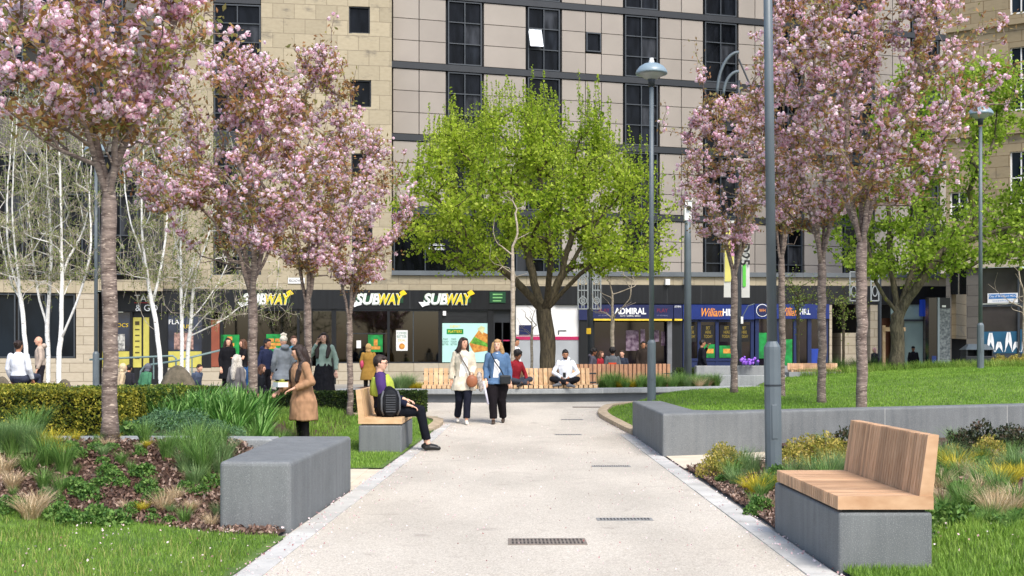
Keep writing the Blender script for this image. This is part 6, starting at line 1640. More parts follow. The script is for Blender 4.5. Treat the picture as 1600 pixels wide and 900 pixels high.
def person(px, D, zg, H=1.68, face=0, label='', pose='stand', lean=0, top_=('t', (90, 90, 90)), bot=('b', (30, 30, 34)), hair=('short', 'dark'), sk='light', vox=.014,
           armL=None, armR=None, legL=None, legR=None, head=(0, 0, 0), shoe=('s', (30, 28, 28)), coat=0.0, coat_flare=.05, wide=1.0, leg_w=1.0, skirt=None, sleeve=True, face_on=False,
           seat=None, build_=1.0, open_=None, inner=None, kind='person', wr=.006, body_only=False, beard=None, hood=None, group=None, hem=.86):
    """arms: (elbow, wrist) in local 1.70 m coordinates, facing -y; x>0 is the person's left"""
    s = H/1.70; X = PX(px, D); seat_z = seat
    root = empty('person', (X, D, zg), label, 'person', group, math.radians(face)); root.scale = (s, s, s)
    W = build_
    sh = Matrix.Rotation(math.radians(lean), 4, 'X')   # lean forward (towards -y)
    if pose in ('stand', 'walk'): ph = .90
    elif pose == 'sit': ph = (seat_z or .45)/s+.085
    else: ph = (seat_z or 0)/s+.10
    pel = Vector((0, 0, ph)); sh = Matrix.Translation(pel) @ Matrix.Rotation(math.radians(lean), 4, 'X') @ Matrix.Translation(-pel)
    def T(x, y, z): return sh @ Vector((x, y, z-.90+ph))
    neck = T(0, .015, 1.43); hc = T(0, -.015, 1.575); chest = T(0, 0, 1.27)
    yaw, pitch, roll = head
    HM = Matrix.Translation(hc) @ Matrix.Rotation(math.radians(yaw), 4, 'Z') @ Matrix.Rotation(math.radians(pitch+lean*.4), 4, 'X') @ Matrix.Rotation(math.radians(roll), 4, 'Y')
    shL, shR = T(.158*W, .01, 1.365), T(-.158*W, .01, 1.365)
    aL = armL or ((.215*W, .03, 1.10), (.215*W, -.07, .86)); aR = armR or ((-.215*W, .03, 1.10), (-.215*W, -.07, .86))
    eL, wL = T(*aL[0]), T(*aL[1]); eR, wR = T(*aR[0]), T(*aR[1])
    if legL is None:
        if pose == 'walk': legL = ((.09, -.10, .49), (.085, -.16, .09)); legR = ((-.09, .0, .48), (-.085, .22, .13))
        elif pose == 'sit': legL = ((.11, -.44, ph+.02), (.11, -.46, .09)); legR = ((-.11, -.44, ph+.02), (-.11, -.44, .09))
        elif pose == 'cross': legL = ((.32, -.26, ph+.06), (-.12, -.40, ph-.03)); legR = ((-.32, -.26, ph+.06), (.12, -.44, ph-.05))
        else: legL = ((.095, -.02, .49), (.10, .02, .09)); legR = ((-.095, -.01, .49), (-.10, .03, .09))
    kL, fL = map(Vector, legL); kR, fR = map(Vector, legR); hL, hR = Vector((.085*W, 0, ph)), Vector((-.085*W, 0, ph))
    side = Vector((1, 0, 0))
    # ---- body: one continuous mesh
    mb = MB()
    ring_spine(mb, [(pel+Vector((0, 0, -.08)), .10*W, .08*W, side), (pel, .145*W, .105*W, side), (T(0, 0, 1.05), .125*W, .09*W, side), (T(0, 0, 1.2), .14*W, .10*W, side), (T(0, 0, 1.32), .155*W, .095*W, side), (T(0, .01, 1.39), .12*W, .07*W, side), (T(0, .012, 1.43), .06, .055, side)])
    limb(mb, [T(0, .012, 1.38), neck, hc+Vector((0, .01, -.05))], [.058, .052, .05])
    mb.ball((0, 0, 0), (.072, .092, .108), 18, 14, HM); mb.ball((0, -.018, -.05), (.056, .066, .062), 14, 10, HM); mb.ball((0, -.062, -.088), (.022, .018, .016), 8, 6, HM)
    mb.ball((0, -.094, -.012), (.012, .018, .026), 8, 6, HM); mb.ball((0, -.084, .03), (.05, .012, .012), 10, 6, HM)
    for e in (-1, 1): mb.ball((e*.074, .008, -.008), (.01, .02, .03), 8, 6, HM)
    for (a, e, w) in ((shL, eL, wL), (shR, eR, wR)): limb(mb, [a, e, w], [.048*W, .038*W, .026])
    for (h, k, f) in ((hL, kL, fL), (hR, kR, fR)):
        limb(mb, [h, h.lerp(k, .5), k, k.lerp(f, .35), f], [.08*W, .068*W, .05, .048, .034])
    hands = []
    for (e, w, sg) in ((eL, wL, 1), (eR, wR, -1)):
        d = (w-e).normalized(); pc = w+d*.05; mb.ball(w, .027, 8, 6)
        up = Vector((0, 0, 1)) if abs(d.z) < .85 else Vector((0, -1, 0)); b_ = d.cross(up).normalized(); nrm = b_.cross(d).normalized()
        # palm
        M_ = Matrix((( b_.x, d.x, nrm.x, pc.x), (b_.y, d.y, nrm.y, pc.y), (b_.z, d.z, nrm.z, pc.z), (0, 0, 0, 1)))
        mb.ball((0, 0, 0), (.038, .05, .018), 10, 8, M_); hands.append((M_, sg, d, b_, nrm))
    me = remesh(mb, min(vox, .011), 3)
    fb = MB(); fb.v = [v.co.copy() for v in me.vertices]; fb.f = [tuple(p.vertices) for p in me.polygons]; fb.mi = [0]*len(fb.f); bpy.data.meshes.remove(me)
    for (M_, sg, d, b_, nrm) in hands:
        for i, (xo, ln) in enumerate(((-.028, .062), (-.010, .072), (.009, .068), (.027, .054))):
            p0 = M_ @ Vector((xo, .025, 0)); p1 = M_ @ Vector((xo*1.1, .05+ln*.35, -.004)); p2 = M_ @ Vector((xo*1.1, .05+ln*.7, -.020)); p3 = M_ @ Vector((xo*1.05, .05+ln*.85, -.040))
            fb.tube([p0, p1, p2, p3], [.0095, .009, .008, .006], 6)
        t = -sg if True else sg
        p0 = M_ @ Vector((.02*t*-1, -.02, 0)); p1 = M_ @ Vector((.045*t*-1, .012, -.012)); p2 = M_ @ Vector((.050*t*-1, .045, -.026))
        fb.tube([p0, p1, p2], [.012, .010, .007], 6)
    fb.build('body', skin(sk), root, world=False, smooth=True)
    # ---- face details
    if face_on:
        for e in (-1, 1):
            ey = MB(); ey.ball((e*.029, -.083, .008), (.011, .008, .006), 8, 6, HM); ey.build('eye', mat('eye_dark', (40, 28, 24), .3), root, world=False, smooth=True)
            br = MB(); br.ball((e*.029, -.090, .033), (.018, .006, .004), 8, 6, HM); br.build('eyebrow', hairm(hair[1]), root, world=False, smooth=True)
        mo = MB(); mo.ball((0, -.081, -.052), (.021, .008, .006), 8, 6, HM); mo.build('mouth', mat('lips', (168, 84, 80), .5), root, world=False, smooth=True)
    if beard:
        bd = MB(); bd.ball((0, -.025, -.080), (.058, .062, .040), 14, 10, HM); bd.ball((0, -.088, -.036), (.024, .010, .005), 8, 6, HM)
        link_mesh('beard', remesh(bd, .009, 2, .006, 3, 60), hairm(beard), root)
    # ---- hair
    hs, hcx = hair; hb = MB()
    def HB(c, r): hb.ball(c, r, 16, 12, HM)
    if hs in ('short', 'long', 'bun', 'curly', 'bob', 'bald'):
        HB((0, .022, .022), (.082, .094, .104)); HB((0, -.035, .075), (.062, .055, .035))
        if hs == 'curly': HB((0, .02, .05), (.105, .11, .11)); HB((0, -.04, .09), (.08, .06, .05))
        if hs in ('long', 'bob'):
            dn = .40 if hs == 'long' else .17; b_ = HM.to_3x3()
            for sx in (-1, 1):
                p = [HM @ Vector((sx*.070, -.005, .03)), HM @ Vector((sx*.088, .0, -.07)), HM @ Vector((sx*.098, .02, -.15))]
                if hs == 'long': p += [T(sx*.12, -.085 if sx < 0 else -.06, 1.30), T(sx*.11, -.12, 1.30-.14)]
                limb(hb, p, [.038, .044, .052]+([.062, .040] if hs == 'long' else []))
            p = [HM @ Vector((0, .07, .0)), HM @ Vector((0, .085, -.12))]+([T(0, .10, 1.30), T(0, .12, 1.16)] if hs == 'long' else []); limb(hb, p, [.075, .07]+([.075, .045] if hs == 'long' else []))
        if hs == 'bun': HB((0, .11, .06), (.045, .045, .045))
        link_mesh('hair', remesh(hb, .010, 2, .007 if hs != 'curly' else .022, px*.1, 28 if hs != 'curly' else 40, .3), hairm(hcx), root)
    elif hs in ('hood', 'beanie', 'scarf', 'cap'):
        if hs == 'beanie': HB((0, .01, .05), (.09, .10, .085)); hb.ball((0, .02, .16), .045, 10, 8, HM); hb.ball((-.05, .02, .15), .03, 8, 6, HM); hb.ball((.05, .02, .15), .03, 8, 6, HM)
        elif hs == 'cap': HB((0, .01, .045), (.083, .096, .075)); hb.ball((0, -.10, .03), (.06, .05, .012), 10, 6, HM)
        else: HB((0, .025, .012), (.098, .105, .125)); HB((0, .05, -.10), (.09, .07, .07))
        link_mesh('hat' if hs in ('beanie', 'cap') else ('hood' if hs == 'hood' else 'headscarf'), remesh(hb, .011, 2, .008, 2, 20), cloth(str(hcx), hcx), root)
    # ---- bottoms
    lw = leg_w; cs_ = .84 if coat and coat < .6 else 1.0
    if pose in ('stand', 'walk') and skirt:
        kb = MB(); zt, zb, fl, kc = skirt
        ring_spine(kb, [((0, 0, zt), .15*W, .115*W, side), ((0, 0, zt-.12), .18*W, .14*W, side), ((0, .0, (zt+zb)/2), .20*W+fl*.5, .15*W+fl*.5, side), ((0, 0, zb), .2*W+fl, .16*W+fl, side)], 20)
        link_mesh('skirt', remesh(kb, vox, 2, wr*1.8, 5, 12, .15), cloth('skirt'+str(kc), kc), root)
    tb_ = MB(); ring_spine(tb_, [(pel+Vector((0, 0, -.10)), .11*W, .09*W, side), (pel, .165*W*cs_, .125*W*cs_, side), (T(0, 0, 1.02), .145*W*cs_, .108*W, side)])
    for (h, k, f) in ((hL, kL, fL), (hR, kR, fR)):
        fe = k.lerp(f, hem); limb(tb_, [h, h.lerp(k, .5), k, k.lerp(f, .5), fe], [.103*W*cs_*(.86 if cs_ < 1 else 1), .088*W*lw*cs_, .068*lw, .062*lw, .058*lw], ends=(True, False))
    link_mesh('trousers', remesh(tb_, vox, 3, wr, px, 10, .5), cloth(bot[0], bot[1]), root)
    # ---- shoes
    for (k, f) in ((kL, fL), (kR, fR)):
        sb = MB(); fw = (f-k).normalized(); dr = Vector((0, -1, 0))
        if pose == 'cross': dr = Vector((-1 if f.x < 0 else 1, -.35, -.1)).normalized()
        toe = f+dr*.15+Vector((0, 0, -.055)); toe.z = max(toe.z, .03) if pose != 'cross' else toe.z
        heel = f-dr*.04+Vector((0, 0, -.045)); limb(sb, [heel, heel.lerp(toe, .55)+Vector((0, 0, .008)), toe], [.038, .04, .03]); limb(sb, [f+Vector((0, 0, .0)), heel+dr*.03], [.036, .038])
        m_ = sb.v; zz = min(v.z for v in m_)
        if pose != 'cross':
            for v in sb.v: v.z = max(v.z, .004)
        link_mesh('shoe', remesh(sb, .010, 2), mat('shoe_'+shoe[0], shoe[1], .4, .1, 5), root)
    # ---- tops
    ub = MB(); o_ = .016 if not coat else .024; z0 = .93 if not coat else .93
    segs = []
    if coat:
        zc = coat
        segs += [((0, .0, zc), .205*W+coat_flare, .165*W+coat_flare, side), ((0, 0, (zc+ph)/2), .205*W+coat_flare*.5, .165*W+coat_flare*.5, side), ((0, 0, ph-.06), .205*W, .165*W, side)]
    segs += [(pel+(T(0, 0, .95)-pel)*1.0 if not coat else T(0, 0, .93), .15*W+o_, .115*W+o_, side), (T(0, 0, 1.05), .135*W+o_, .10*W+o_, side), (T(0, 0, 1.2), .15*W+o_, .11*W+o_, side), (T(0, 0, 1.32), .150*W+o_, .10*W+o_, side), (T(0, .01, 1.385), .115*W+o_, .075*W+o_, side), (T(0, .015, 1.42), .078*W+o_*.5, .066+o_*.4, side), (T(0, .015, 1.45), .055+o_*.5, .056+o_*.4, side)]
    ring_spine(ub, segs, 20)
    if sleeve:
        for (a, e, w) in ((shL, eL, wL), (shR, eR, wR)):
            tt = w if sleeve is True else e
            if sleeve == 'short': limb(ub, [a, a.lerp(e, .7)], [.068*W, .06*W], ends=(True, False))
            else: limb(ub, [a, e, e.lerp(w, .92)], [.054*W+o_*.3, .048*W+o_*.3, .036+o_*.4], ends=(True, False))
    if hood: ub.ball(T(0, .11, 1.44), (.11, .07, .07), 12, 8)
    link_mesh('jacket' if coat or open_ else 'top', remesh(ub, vox, 3, wr*1.3, px*.7, 9, .6), cloth(top_[0], top_[1]), root)
    if open_:       # front strip of an inner shirt showing through an open jacket
        ib = MB(); rows = []
        for z, w_ in ((1.42, .035), (1.36, .05), (1.25, .045), (1.12, .05), (1.0, .06), (.93, .065)):
            y = -(.10*W+o_+.012) if z < 1.35 else -(.075*W+o_+.006)
            if z > 1.40: y = -.075
            rows.append((z, w_*open_, y))
        vs = []
        for (z, w_, y) in rows: vs += [T(-w_, y+.012, z), T(0, y-.004, z), T(w_, y+.012, z)]
        fs = []
        for i in range(len(rows)-1): fs += [(3*i, 3*i+1, 3*i+4, 3*i+3), (3*i+1, 3*i+2, 3*i+5, 3*i+4)]
        ib.add(vs, fs); ib.build('shirt_front', cloth('shirt'+str(inner), inner or (230, 230, 228)), root, world=False, smooth=True)
    root['T'] = 0
    del root['T']
    return root, T, s, HM
def loc_pt(root, v):
    """local person coordinates to world"""
    return Matrix.Translation(root.location) @ Matrix.Rotation(root.rotation_euler.z, 4, 'Z') @ Matrix.Diagonal((*root.scale, 1)) @ Vector(v)
def thing_at(root, name, mb, m, label, cat, smooth=True, bevel=0, group=None):
    """a held thing, built in the holder's frame but standing at top level"""
    M_ = Matrix.Translation(root.location) @ Matrix.Rotation(root.rotation_euler.z, 4, 'Z') @ Matrix.Diagonal((*root.scale, 1))
    mb.v = [M_ @ v for v in mb.v]; return top(name, mb, m, label, cat, group, smooth=smooth, bevel=bevel)
# --- 1 woman in the camel coat, carrying a food box
D = 17.0
r, T, s, HM = person(474, D, .0, 1.56, -58, 'woman with long dark hair in a camel coat holding a takeaway box', 'stand', 6, ('camel', (166, 128, 98)), ('blacktrouser', (20, 18, 20)), ('long', 'dark'), 'light', .011,
    armL=((.25, .04, 1.12), (.16, -.20, 1.05)), armR=((-.25, -.02, 1.12), (-.13, -.32, 1.02)), head=(-12, 12, 0), coat=.54, coat_flare=.015, face_on=True, wr=.013, build_=1.18)
b_ = MB(); b_.box(-.13, .09, -.44, -.28, 1.05, 1.12); bx = thing_at(r, 'food_box', b_, m_white, 'open white takeaway box held by the woman in the camel coat', 'food box', False)
b_ = MB(); b_.box(-.12, .08, -.43, -.29, 1.115, 1.135); b_.ball((.03, -.35, 1.15), (.05, .035, .02)); b_.ball((-.04, -.34, 1.145), (.04, .03, .02))
M_ = Matrix.Translation(r.location) @ Matrix.Rotation(r.rotation_euler.z, 4, 'Z') @ Matrix.Diagonal((*r.scale, 1)); b_.v = [M_ @ v for v in b_.v]; b_.build('food', mat('food_green', (150, 150, 70), .6, .5, 30), bx)
# --- 2 man in the yellow vest on the bench
r, T, s, HM = person(603, 17.75, .01, 1.74, 96, 'seated man with a yellow safety vest over dark clothes on the timber bench', 'sit', -6, ('navy', (26, 30, 50)), ('darktrouser', (20, 22, 30)), ('short', 'dark'), 'fair', .010,
    seat=.50, armL=((.27, .02, 1.14), (.20, -.30, 1.02)), armR=((-.29, .0, 1.12), (-.20, -.34, .95)), legL=((.13, -.52, .57), (.16, -.60, .09)), legR=((-.11, -.50, .57), (-.12, -.62, .09)), build_=1.18, head=(-14, 8, 0), face_on=True, wr=.008, beard=None)
r.location.x -= .02
vb = MB(); side = Vector((1, 0, 0)); W = 1.22
ring_spine(vb, [(T(0, .02, 1.10), .14*W+.040, .10*W+.045, side), (T(0, 0, 1.2), .15*W+.042, .112*W+.045, side), (T(0, 0, 1.3), .155*W+.036, .10*W+.042, side), (T(0, .01, 1.40), .10*W+.035, .075*W+.03, side)], 20)
link_mesh('safety_vest', remesh(vb, .011, 2, .006, 3, 9), cloth('hivis', (170, 184, 74)), r)
vb = MB(); limb(vb, [T(-.165*W, .01, 1.385), T(-.225*W, .005, 1.25), T(-.285, .002, 1.13)], [.078, .072, .064]); link_mesh('sleeve', remesh(vb, .011, 2, .008, 3, 9), cloth('purple', (70, 50, 100)), r)
vb = MB(); vb.box(-.012, .012, -.012, .0, -.002, .002); g_ = MB()
for e in (-1, 1): g_.tube([HM @ Vector((e*.030+.018*math.cos(a), -.098, .006+.014*math.sin(a))) for a in [i*math.pi/5 for i in range(11)]], .0025, 4)
g_.tube([HM @ Vector((-.05, -.095, .01)), HM @ Vector((-.078, 0, .01))], .0025, 4); g_.tube([HM @ Vector((.05, -.095, .01)), HM @ Vector((.078, 0, .01))], .0025, 4); g_.build('glasses', m_black, r, world=False)
# backpack on the bench beside him
x = PX(607, 17.45); root = empty('backpack', (x, 17.42, .51), 'black backpack with ribbed grey back panel standing on the bench', 'backpack', None, math.radians(8))
b_ = MB(); b_.ball((0, .03, .21), (.17, .10, .24), 18, 14)
link_mesh('bag_body', remesh(b_, .014, 2, .012, 3, 9), cloth('bagblack', (24, 26, 32)), root)
b_ = MB(); b_.ball((.03, -.06, .21), (.12, .035, .19), 16, 12); pn = b_.build('back_panel', cloth('bagpanel', (36, 38, 42)), root, world=False, smooth=True)
b_ = MB()
for k in range(8): b_.box(-.04, .10, -.108, -.09, .08+.033*k, .098+.033*k)
b_.build('ribbing', cloth('bagrib', (70, 72, 76)), pn, world=False)
for sx in (-1, 1): b_ = MB(); b_.tube([(.03+sx*.10, -.05, .38), (.03+sx*.13, -.12, .28), (.03+sx*.13, -.10, .12), (.03+sx*.10, -.04, .04)], .014, 6); b_.build('strap', cloth('bagstrap', (96, 98, 102)), root, world=False, smooth=True)
# --- 3 & 4 the walking pair
r, T, s, HM = person(724, 23.7, .05, 1.70, 8, 'walking woman in a beige trench coat with dark bob and brown handbag', 'walk', 2, ('trench', (206, 196, 178)), ('navytrouser', (24, 26, 38)), ('bob', 'dark'), 'light', .011,
    armL=((.215, .02, 1.10), (.14, -.17, .98)), armR=((-.215, .05, 1.11), (-.225, .02, .86)), legL=((.06, -.16, .49), (.04, -.20, .07)), legR=((-.08, -.02, .48), (-.10, .20, .11)), coat=.66, coat_flare=.045, head=(28, 0, 4), shoe=('white', (222, 216, 206)), face_on=True, leg_w=1.15, open_=1.5, inner=(232, 232, 230), wr=.010, hem=.88)
b_ = MB(); b_.ball((.14, -.25, .84), (.115, .055, .12), 14, 10); hb_ = thing_at(r, 'handbag', b_, mat('leather_brown', (150, 92, 62), .5, .15, 6), 'brown leather handbag at the hip of the woman in the beige coat', 'handbag')
b_ = MB(); pts = [T(-.10, -.13, 1.40), T(-.03, -.165, 1.25), T(.06, -.18, 1.1), Vector((.12, -.21, .95))]; b_.tube(pts, .014, 5); b_.v = [loc_pt(r, v) for v in b_.v]; b_.build('bag_strap', mat('strap_grey', (110, 100, 92), .6), hb_)
b_ = MB(); b_.ball((.30, -.12, .88), (.06, .05, .15), 10, 8); b_.ball((.33, -.10, .75), (.05, .04, .12), 10, 8)
thing_at(r, 'scarf', b_, mat('patterned_scarf', (120, 108, 104), .8, .5, 30, col2=(196, 188, 182)), 'patterned grey scarf hanging between the two walking women', 'scarf')
r, T, s, HM = person(777, 23.8, .05, 1.66, -2, 'walking woman in a blue denim jacket with a black shoulder bag', 'walk', 0, ('denim', (84, 112, 146)), ('blackwide', (24, 20, 24)), ('bob', 'blonde'), 'fair', .011,
    armL=((.235, .03, 1.11), (.255, -.03, .87)), armR=((-.235, .03, 1.11), (-.225, -.10, .88)), legL=((.08, .0, .48), (.11, .18, .10)), legR=((-.08, -.15, .49), (-.07, -.18, .08)), coat=.80, coat_flare=.03, head=(-6, 0, 0), shoe=('brownshoe', (70, 56, 46)), face_on=True, leg_w=1.35, open_=1.2, inner=(236, 236, 238), build_=1.12, wr=.010, hem=.92)
b_ = MB(); b_.box(.06, .28, -.26, -.18, .80, .98); hb_ = thing_at(r, 'shoulder_bag', b_, mat('leather_black', (30, 34, 38), .4, .1, 4), 'black shoulder bag on the woman in the denim jacket', 'shoulder bag', False, .025)
b_ = MB(); b_.tube([T(-.12, -.14, 1.41), T(-.04, -.185, 1.25), T(.08, -.20, 1.08), Vector((.14, -.22, .96))], .013, 5); b_.v = [loc_pt(r, v) for v in b_.v]; b_.build('bag_strap', mat('leather_black', (30, 34, 38)), hb_)
b_ = MB(); b_.tube([(-.27, -.14, .86), (-.17, -.22, .40)], .022, 10); thing_at(r, 'rolled_paper', b_, mat('paper_lilac', (206, 204, 220), .6, .1, 20), 'rolled pale paper held low by the woman in the denim jacket', 'rolled paper')
# --- 5 man in white cross-legged, 6,7 behind
yb = pl_y(PX(885, 30.6))
r, T, s, HM = person(884, yb+.38, .62, 1.74, -8, 'bearded man in a white hoodie sitting cross-legged on the slatted bench', 'cross', 8, ('whitehood', (232, 234, 238)), ('blackjog', (26, 26, 30)), ('short', 'black'), 'tan', .011,
    seat=.0, armL=((.30, -.03, 1.12), (.09, -.26, 1.02)), armR=((-.30, -.03, 1.12), (-.06, -.26, 1.02)), head=(14, 12, 0), beard='black', face_on=True, build_=1.06, hood=True, shoe=('greyshoe', (90, 92, 96)), wr=.010)
b_ = MB(); b_.box(-.035, .035, -.37, -.33, T(0, 0, 1.0).z, T(0, 0, 1.12).z); thing_at(r, 'phone', b_, m_black, 'black phone held by the man in the white hoodie', 'phone', False)
b_ = MB(); b_.box(.02, .10, -.170, -.160, T(0, 0, 1.20).z, T(0, 0, 1.24).z)
r, T, s, HM = person(803, pl_y(0)+.45, .62, 1.70, 40, 'seated man in a red jacket partly hidden by the woman in denim', 'cross', 12, ('redjacket', (132, 32, 42)), ('greyjean', (56, 60, 70)), ('curly', 'black'), 'brown', .014, seat=0.0, armL=((.28, -.08, 1.1), (.15, -.32, 1.0)), head=(0, 10, 0))
person(806, 36.0, .2, 1.68, 60, 'person in a white shirt with dark bun behind the man in red', 'stand', 0, ('whiteshirt', (226, 226, 230)), ('dk1', (40, 40, 46)), ('bun', 'dark'), 'tan')
# --- left background people
r, T, s, HM = person(506, 26.4, .19, 1.70, -8, 'woman in a sage green jumper and dark skirt holding a phone to her ear', 'stand', 0, ('sage', (150, 170, 156)), ('dk2', (24, 24, 28)), ('long', 'dark'), 'fair', .012,
    armR=((-.29, -.03, 1.18), (-.12, -.12, 1.46)), armL=((.26, .03, 1.10), (.28, -.03, .86)), skirt=(1.02, .42, .03, (30, 30, 34)), head=(8, 0, 0), build_=1.1, face_on=True, wr=.010)
b_ = MB(); b_.box(-.115, -.10, -.07, -.02, 1.48, 1.60); thing_at(r, 'phone', b_, m_black, 'dark phone at the ear of the woman in the sage jumper', 'phone', False)
person(443, 26.5, .19, 1.62, -150, 'person in a grey hooded coat and white bobble hat seen from behind', 'stand', 0, ('greycoat', (128, 134, 140)), ('dk3', (30, 30, 34)), ('beanie', (222, 214, 196)), 'light', coat=.70, hood=True, build_=1.1)
person(414, 27.5, .19, 1.58, 60, 'person in a navy and white jacket by the food poster', 'stand', 6, ('navywhite', (40, 46, 72)), ('dk4', (26, 26, 32)), ('short', 'black'), 'tan', armL=((.24, -.1, 1.15), (.12, -.3, 1.12)), hood=True)
person(404, 26, .18, 1.30, 80, 'child in dark clothes with brown hair sitting near the cherry trunk', 'sit', 8, ('dkchild', (34, 36, 42)), ('dk5', (36, 34, 40)), ('bob', 'brown'), 'light', seat=.35)
person(370, 25.5, .20, 1.60, 150, 'seated person with long white-blonde hair seen from behind', 'sit', 0, ('greytop', (120, 116, 116)), ('dk6', (40, 40, 48)), ('long', 'white'), 'light', seat=.38)
person(391, 26.3, .2, 1.55, 160, 'seated person in blue seen partly behind the cherry trunk', 'sit', 4, ('bluejkt', (46, 84, 130)), ('dk7', (40, 40, 48)), ('short', 'black'), 'tan', seat=.38)
person(356, 33, .2, 1.66, 30, 'woman in a long black coat facing another person by the green poster', 'stand', 0, ('blk1', (20, 20, 24)), ('dk8', (22, 22, 26)), ('bob', 'dark'), 'light', coat=.55)
person(380, 33.2, .2, 1.62, -60, 'dark-haired person in a black top gesturing beside the cherry trunk', 'stand', 0, ('blk2', (26, 24, 28)), ('dk9', (30, 30, 34)), ('bob', 'brown'), 'light', sleeve='short', armL=((.22, -.08, 1.14), (.12, -.3, 1.16)), build_=.95)
person(459, 28.5, .19, 1.66, 20, 'person in turquoise mostly hidden behind the woman in sage', 'stand', 0, ('turq', (60, 140, 170)), ('dk10', (40, 40, 48)), ('short', 'brown'), 'fair')
r, *_ = person(576, 34, .2, 1.50, 170, 'person in a mustard hooded coat seen from behind', 'stand', 0, ('mustard', (146, 112, 52)), ('dk11', (40, 36, 34)), ('hood', (176, 144, 96)), 'light', coat=.55, build_=1.12)
b_ = MB(); b_.ball((.2, .05, 1.05), (.07, .08, .13), 10, 8); thing_at(r, 'bag', b_, mat('bag_pink', (190, 70, 100), .6), 'pink bag beside the person in the mustard coat', 'bag')
person(719, 45.5, .2, 1.66, 165, 'dark-haired person in black standing before the mint food poster', 'stand', 0, ('blk3', (34, 36, 44)), ('dk12', (26, 26, 30)), ('short', 'black'), 'tan')
r, *_ = person(31, 24.0, .24, 1.60, 165, 'woman in a white T-shirt with tied dark hair seen from behind at far left', 'sit', -4, ('whitetee', (222, 226, 232)), ('dk13', (60, 64, 80)), ('bun', 'dark'), 'tan', .012, seat=.62, build_=1.2)
person(63, 30, .2, 1.66, -70, 'man with a shaved head in a beige hoodie behind the yellow hedge', 'stand', 2, ('beigehood', (176, 160, 146)), ('dk14', (36, 34, 40)), ('none', 'brown'), 'light', hood=True)
person(199, 29, .2, 1.3, 170, 'dark-haired seated person right of the thick cherry trunk', 'sit', 10, ('blk4', (40, 40, 46)), ('dk15', (30, 30, 34)), ('short', 'black'), 'tan', seat=.3)
person(225, 29.5, .2, 1.35, 150, 'seated person in a grey hood with a green collar', 'sit', 14, ('greencol', (70, 120, 90)), ('dk16', (30, 30, 34)), ('hood', (96, 100, 110)), 'tan', seat=.3)
person(186, 28.5, .2, 1.35, 120, 'seated person in a cream hooded top beside the cherry trunk', 'sit', 10, ('cream', (190, 170, 140)), ('dk17', (30, 30, 34)), ('scarf', (200, 182, 150)), 'light', seat=.3)
person(303, 30, .2, 1.35, 60, 'seated person in slate blue right of the rounded boulder', 'sit', 20, ('slateblue', (74, 84, 104)), ('dk18', (30, 30, 34)), ('short', 'dark'), 'light', seat=.3)
# --- right background people
person(925, 35.2, .2, 1.45, 80, 'person in a dark grey hoodie with black curly hair behind the bench', 'sit', 4, ('dkgrey', (72, 70, 80)), ('dk19', (30, 30, 34)), ('curly', 'black'), 'brown', seat=.62, hood=True, build_=1.15)
person(937, 35.6, .2, 1.35, 60, 'person with brown hair beside the curly-haired person behind the bench', 'sit', 4, ('redscarf', (150, 40, 50)), ('dk20', (30, 30, 34)), ('bob', 'brown'), 'light', seat=.6)
r, *_ = person(957, 35.0, .2, 1.48, 175, 'person in a grey and orange jacket seen from behind', 'sit', 2, ('greyorange', (84, 88, 92)), ('dk21', (30, 30, 34)), ('curly', 'black'), 'brown', seat=.62, build_=1.15)
b_ = MB(); b_.box(-.13, .13, .155, .175, 1.04-.9+.785, 1.20-.9+.785+.02); b_.build('jacket_print', cloth('orangeprint', (206, 74, 44)), r, world=False)
person(972, 36, .2, 1.5, -30, 'short-haired man in a dark jacket with pale sleeve before the arcade', 'sit', 0, ('dkteal', (46, 52, 66)), ('dk22', (30, 30, 34)), ('short', 'dark'), 'light', seat=.55)
person(1005, 39, .2, 1.62, 10, 'left one of two people in dark brown coats before the arcade doors', 'stand', 0, ('dkbrown', (50, 42, 38)), ('dk23', (26, 26, 30)), ('short', 'black'), 'tan', coat=.75)
person(1013, 39.6, .2, 1.60, -10, 'right one of two people in dark brown coats before the arcade doors', 'stand', 0, ('dkbrown2', (58, 48, 42)), ('dk24', (26, 26, 30)), ('short', 'dark'), 'light', coat=.75)
person(1097, 38, .2, 1.66, 100, 'person dressed in black raising a hand to the face by the bookmaker', 'stand', 0, ('blk5', (24, 26, 34)), ('dk25', (22, 22, 28)), ('short', 'black'), 'tan', armL=((.22, -.12, 1.22), (.06, -.2, 1.46)), coat=.8)
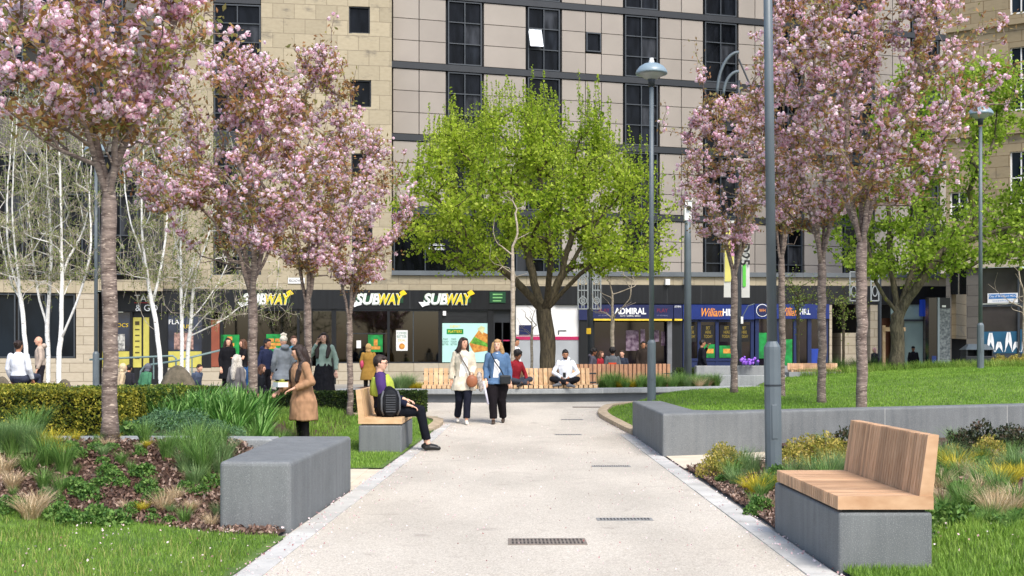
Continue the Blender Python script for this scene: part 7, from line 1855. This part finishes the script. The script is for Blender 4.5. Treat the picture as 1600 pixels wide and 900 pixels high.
person(1367, 37.5, .86, 1.05, -60, 'seated girl with a pink headscarf left of the maple trunk', 'sit', 4, ('dkgirl', (50, 46, 56)), ('dk26', (30, 30, 34)), ('scarf', (206, 160, 160)), 'light', seat=.2)
person(1427, 38, .86, 1.15, -20, 'seated person in black with a cap right of the maple trunk', 'sit', 4, ('blk6', (28, 28, 34)), ('dk27', (30, 30, 34)), ('cap', (24, 24, 28)), 'brown', seat=.2)
# ================= camera, light =================
cam = bpy.data.cameras.new('camera'); co = bpy.data.objects.new('camera', cam); COL.objects.link(co)
co.location = (0, 0, CH); co.rotation_euler = (math.radians(90), 0, 0)
cam.sensor_width = 36; cam.lens = F/1600*36; cam.shift_y = (HZ-450)/1600; cam.clip_end = 2000; cam.clip_start = .1
cam.dof.use_dof = True; cam.dof.focus_distance = 23; cam.dof.aperture_fstop = 13
SC.camera = co
w = bpy.data.worlds.new('World'); SC.world = w; w.use_nodes = True
nt = w.node_tree; bg = nt.nodes['Background']; sky = nt.nodes.new('ShaderNodeTexSky'); sky.sky_type = 'NISHITA'; sky.sun_disc = False
EL, AZ = 52, 156        # sun elevation; azimuth clockwise from +Y
sky.sun_elevation = math.radians(EL); sky.sun_rotation = math.radians(AZ); sky.dust_density = 2.5; sky.air_density = 1.0
nt.links.new(sky.outputs[0], bg.inputs[0]); bg.inputs[1].default_value = .15
sl = bpy.data.lights.new('sun', 'SUN'); sl.energy = 2.1; sl.angle = math.radians(24); sl.color = (1, .955, .89)
so = bpy.data.objects.new('sun', sl); COL.objects.link(so)
d = Vector((math.sin(math.radians(AZ))*math.cos(math.radians(EL)), math.cos(math.radians(AZ))*math.cos(math.radians(EL)), math.sin(math.radians(EL))))
so.rotation_euler = d.to_track_quat('Z', 'Y').to_euler(); so.location = (10, -10, 30)
vs = SC.view_settings; vs.view_transform = 'Standard'; vs.look = 'None'; vs.gamma = 1; vs.exposure = 0.78
try: SC.display_settings.display_device = 'sRGB'
except Exception: pass
SC.cycles.max_bounces = 6; SC.cycles.transparent_max_bounces = 12; SC.cycles.use_denoising = True
SC.cycles.diffuse_bounces = 3; SC.cycles.glossy_bounces = 2; SC.cycles.transmission_bounces = 4
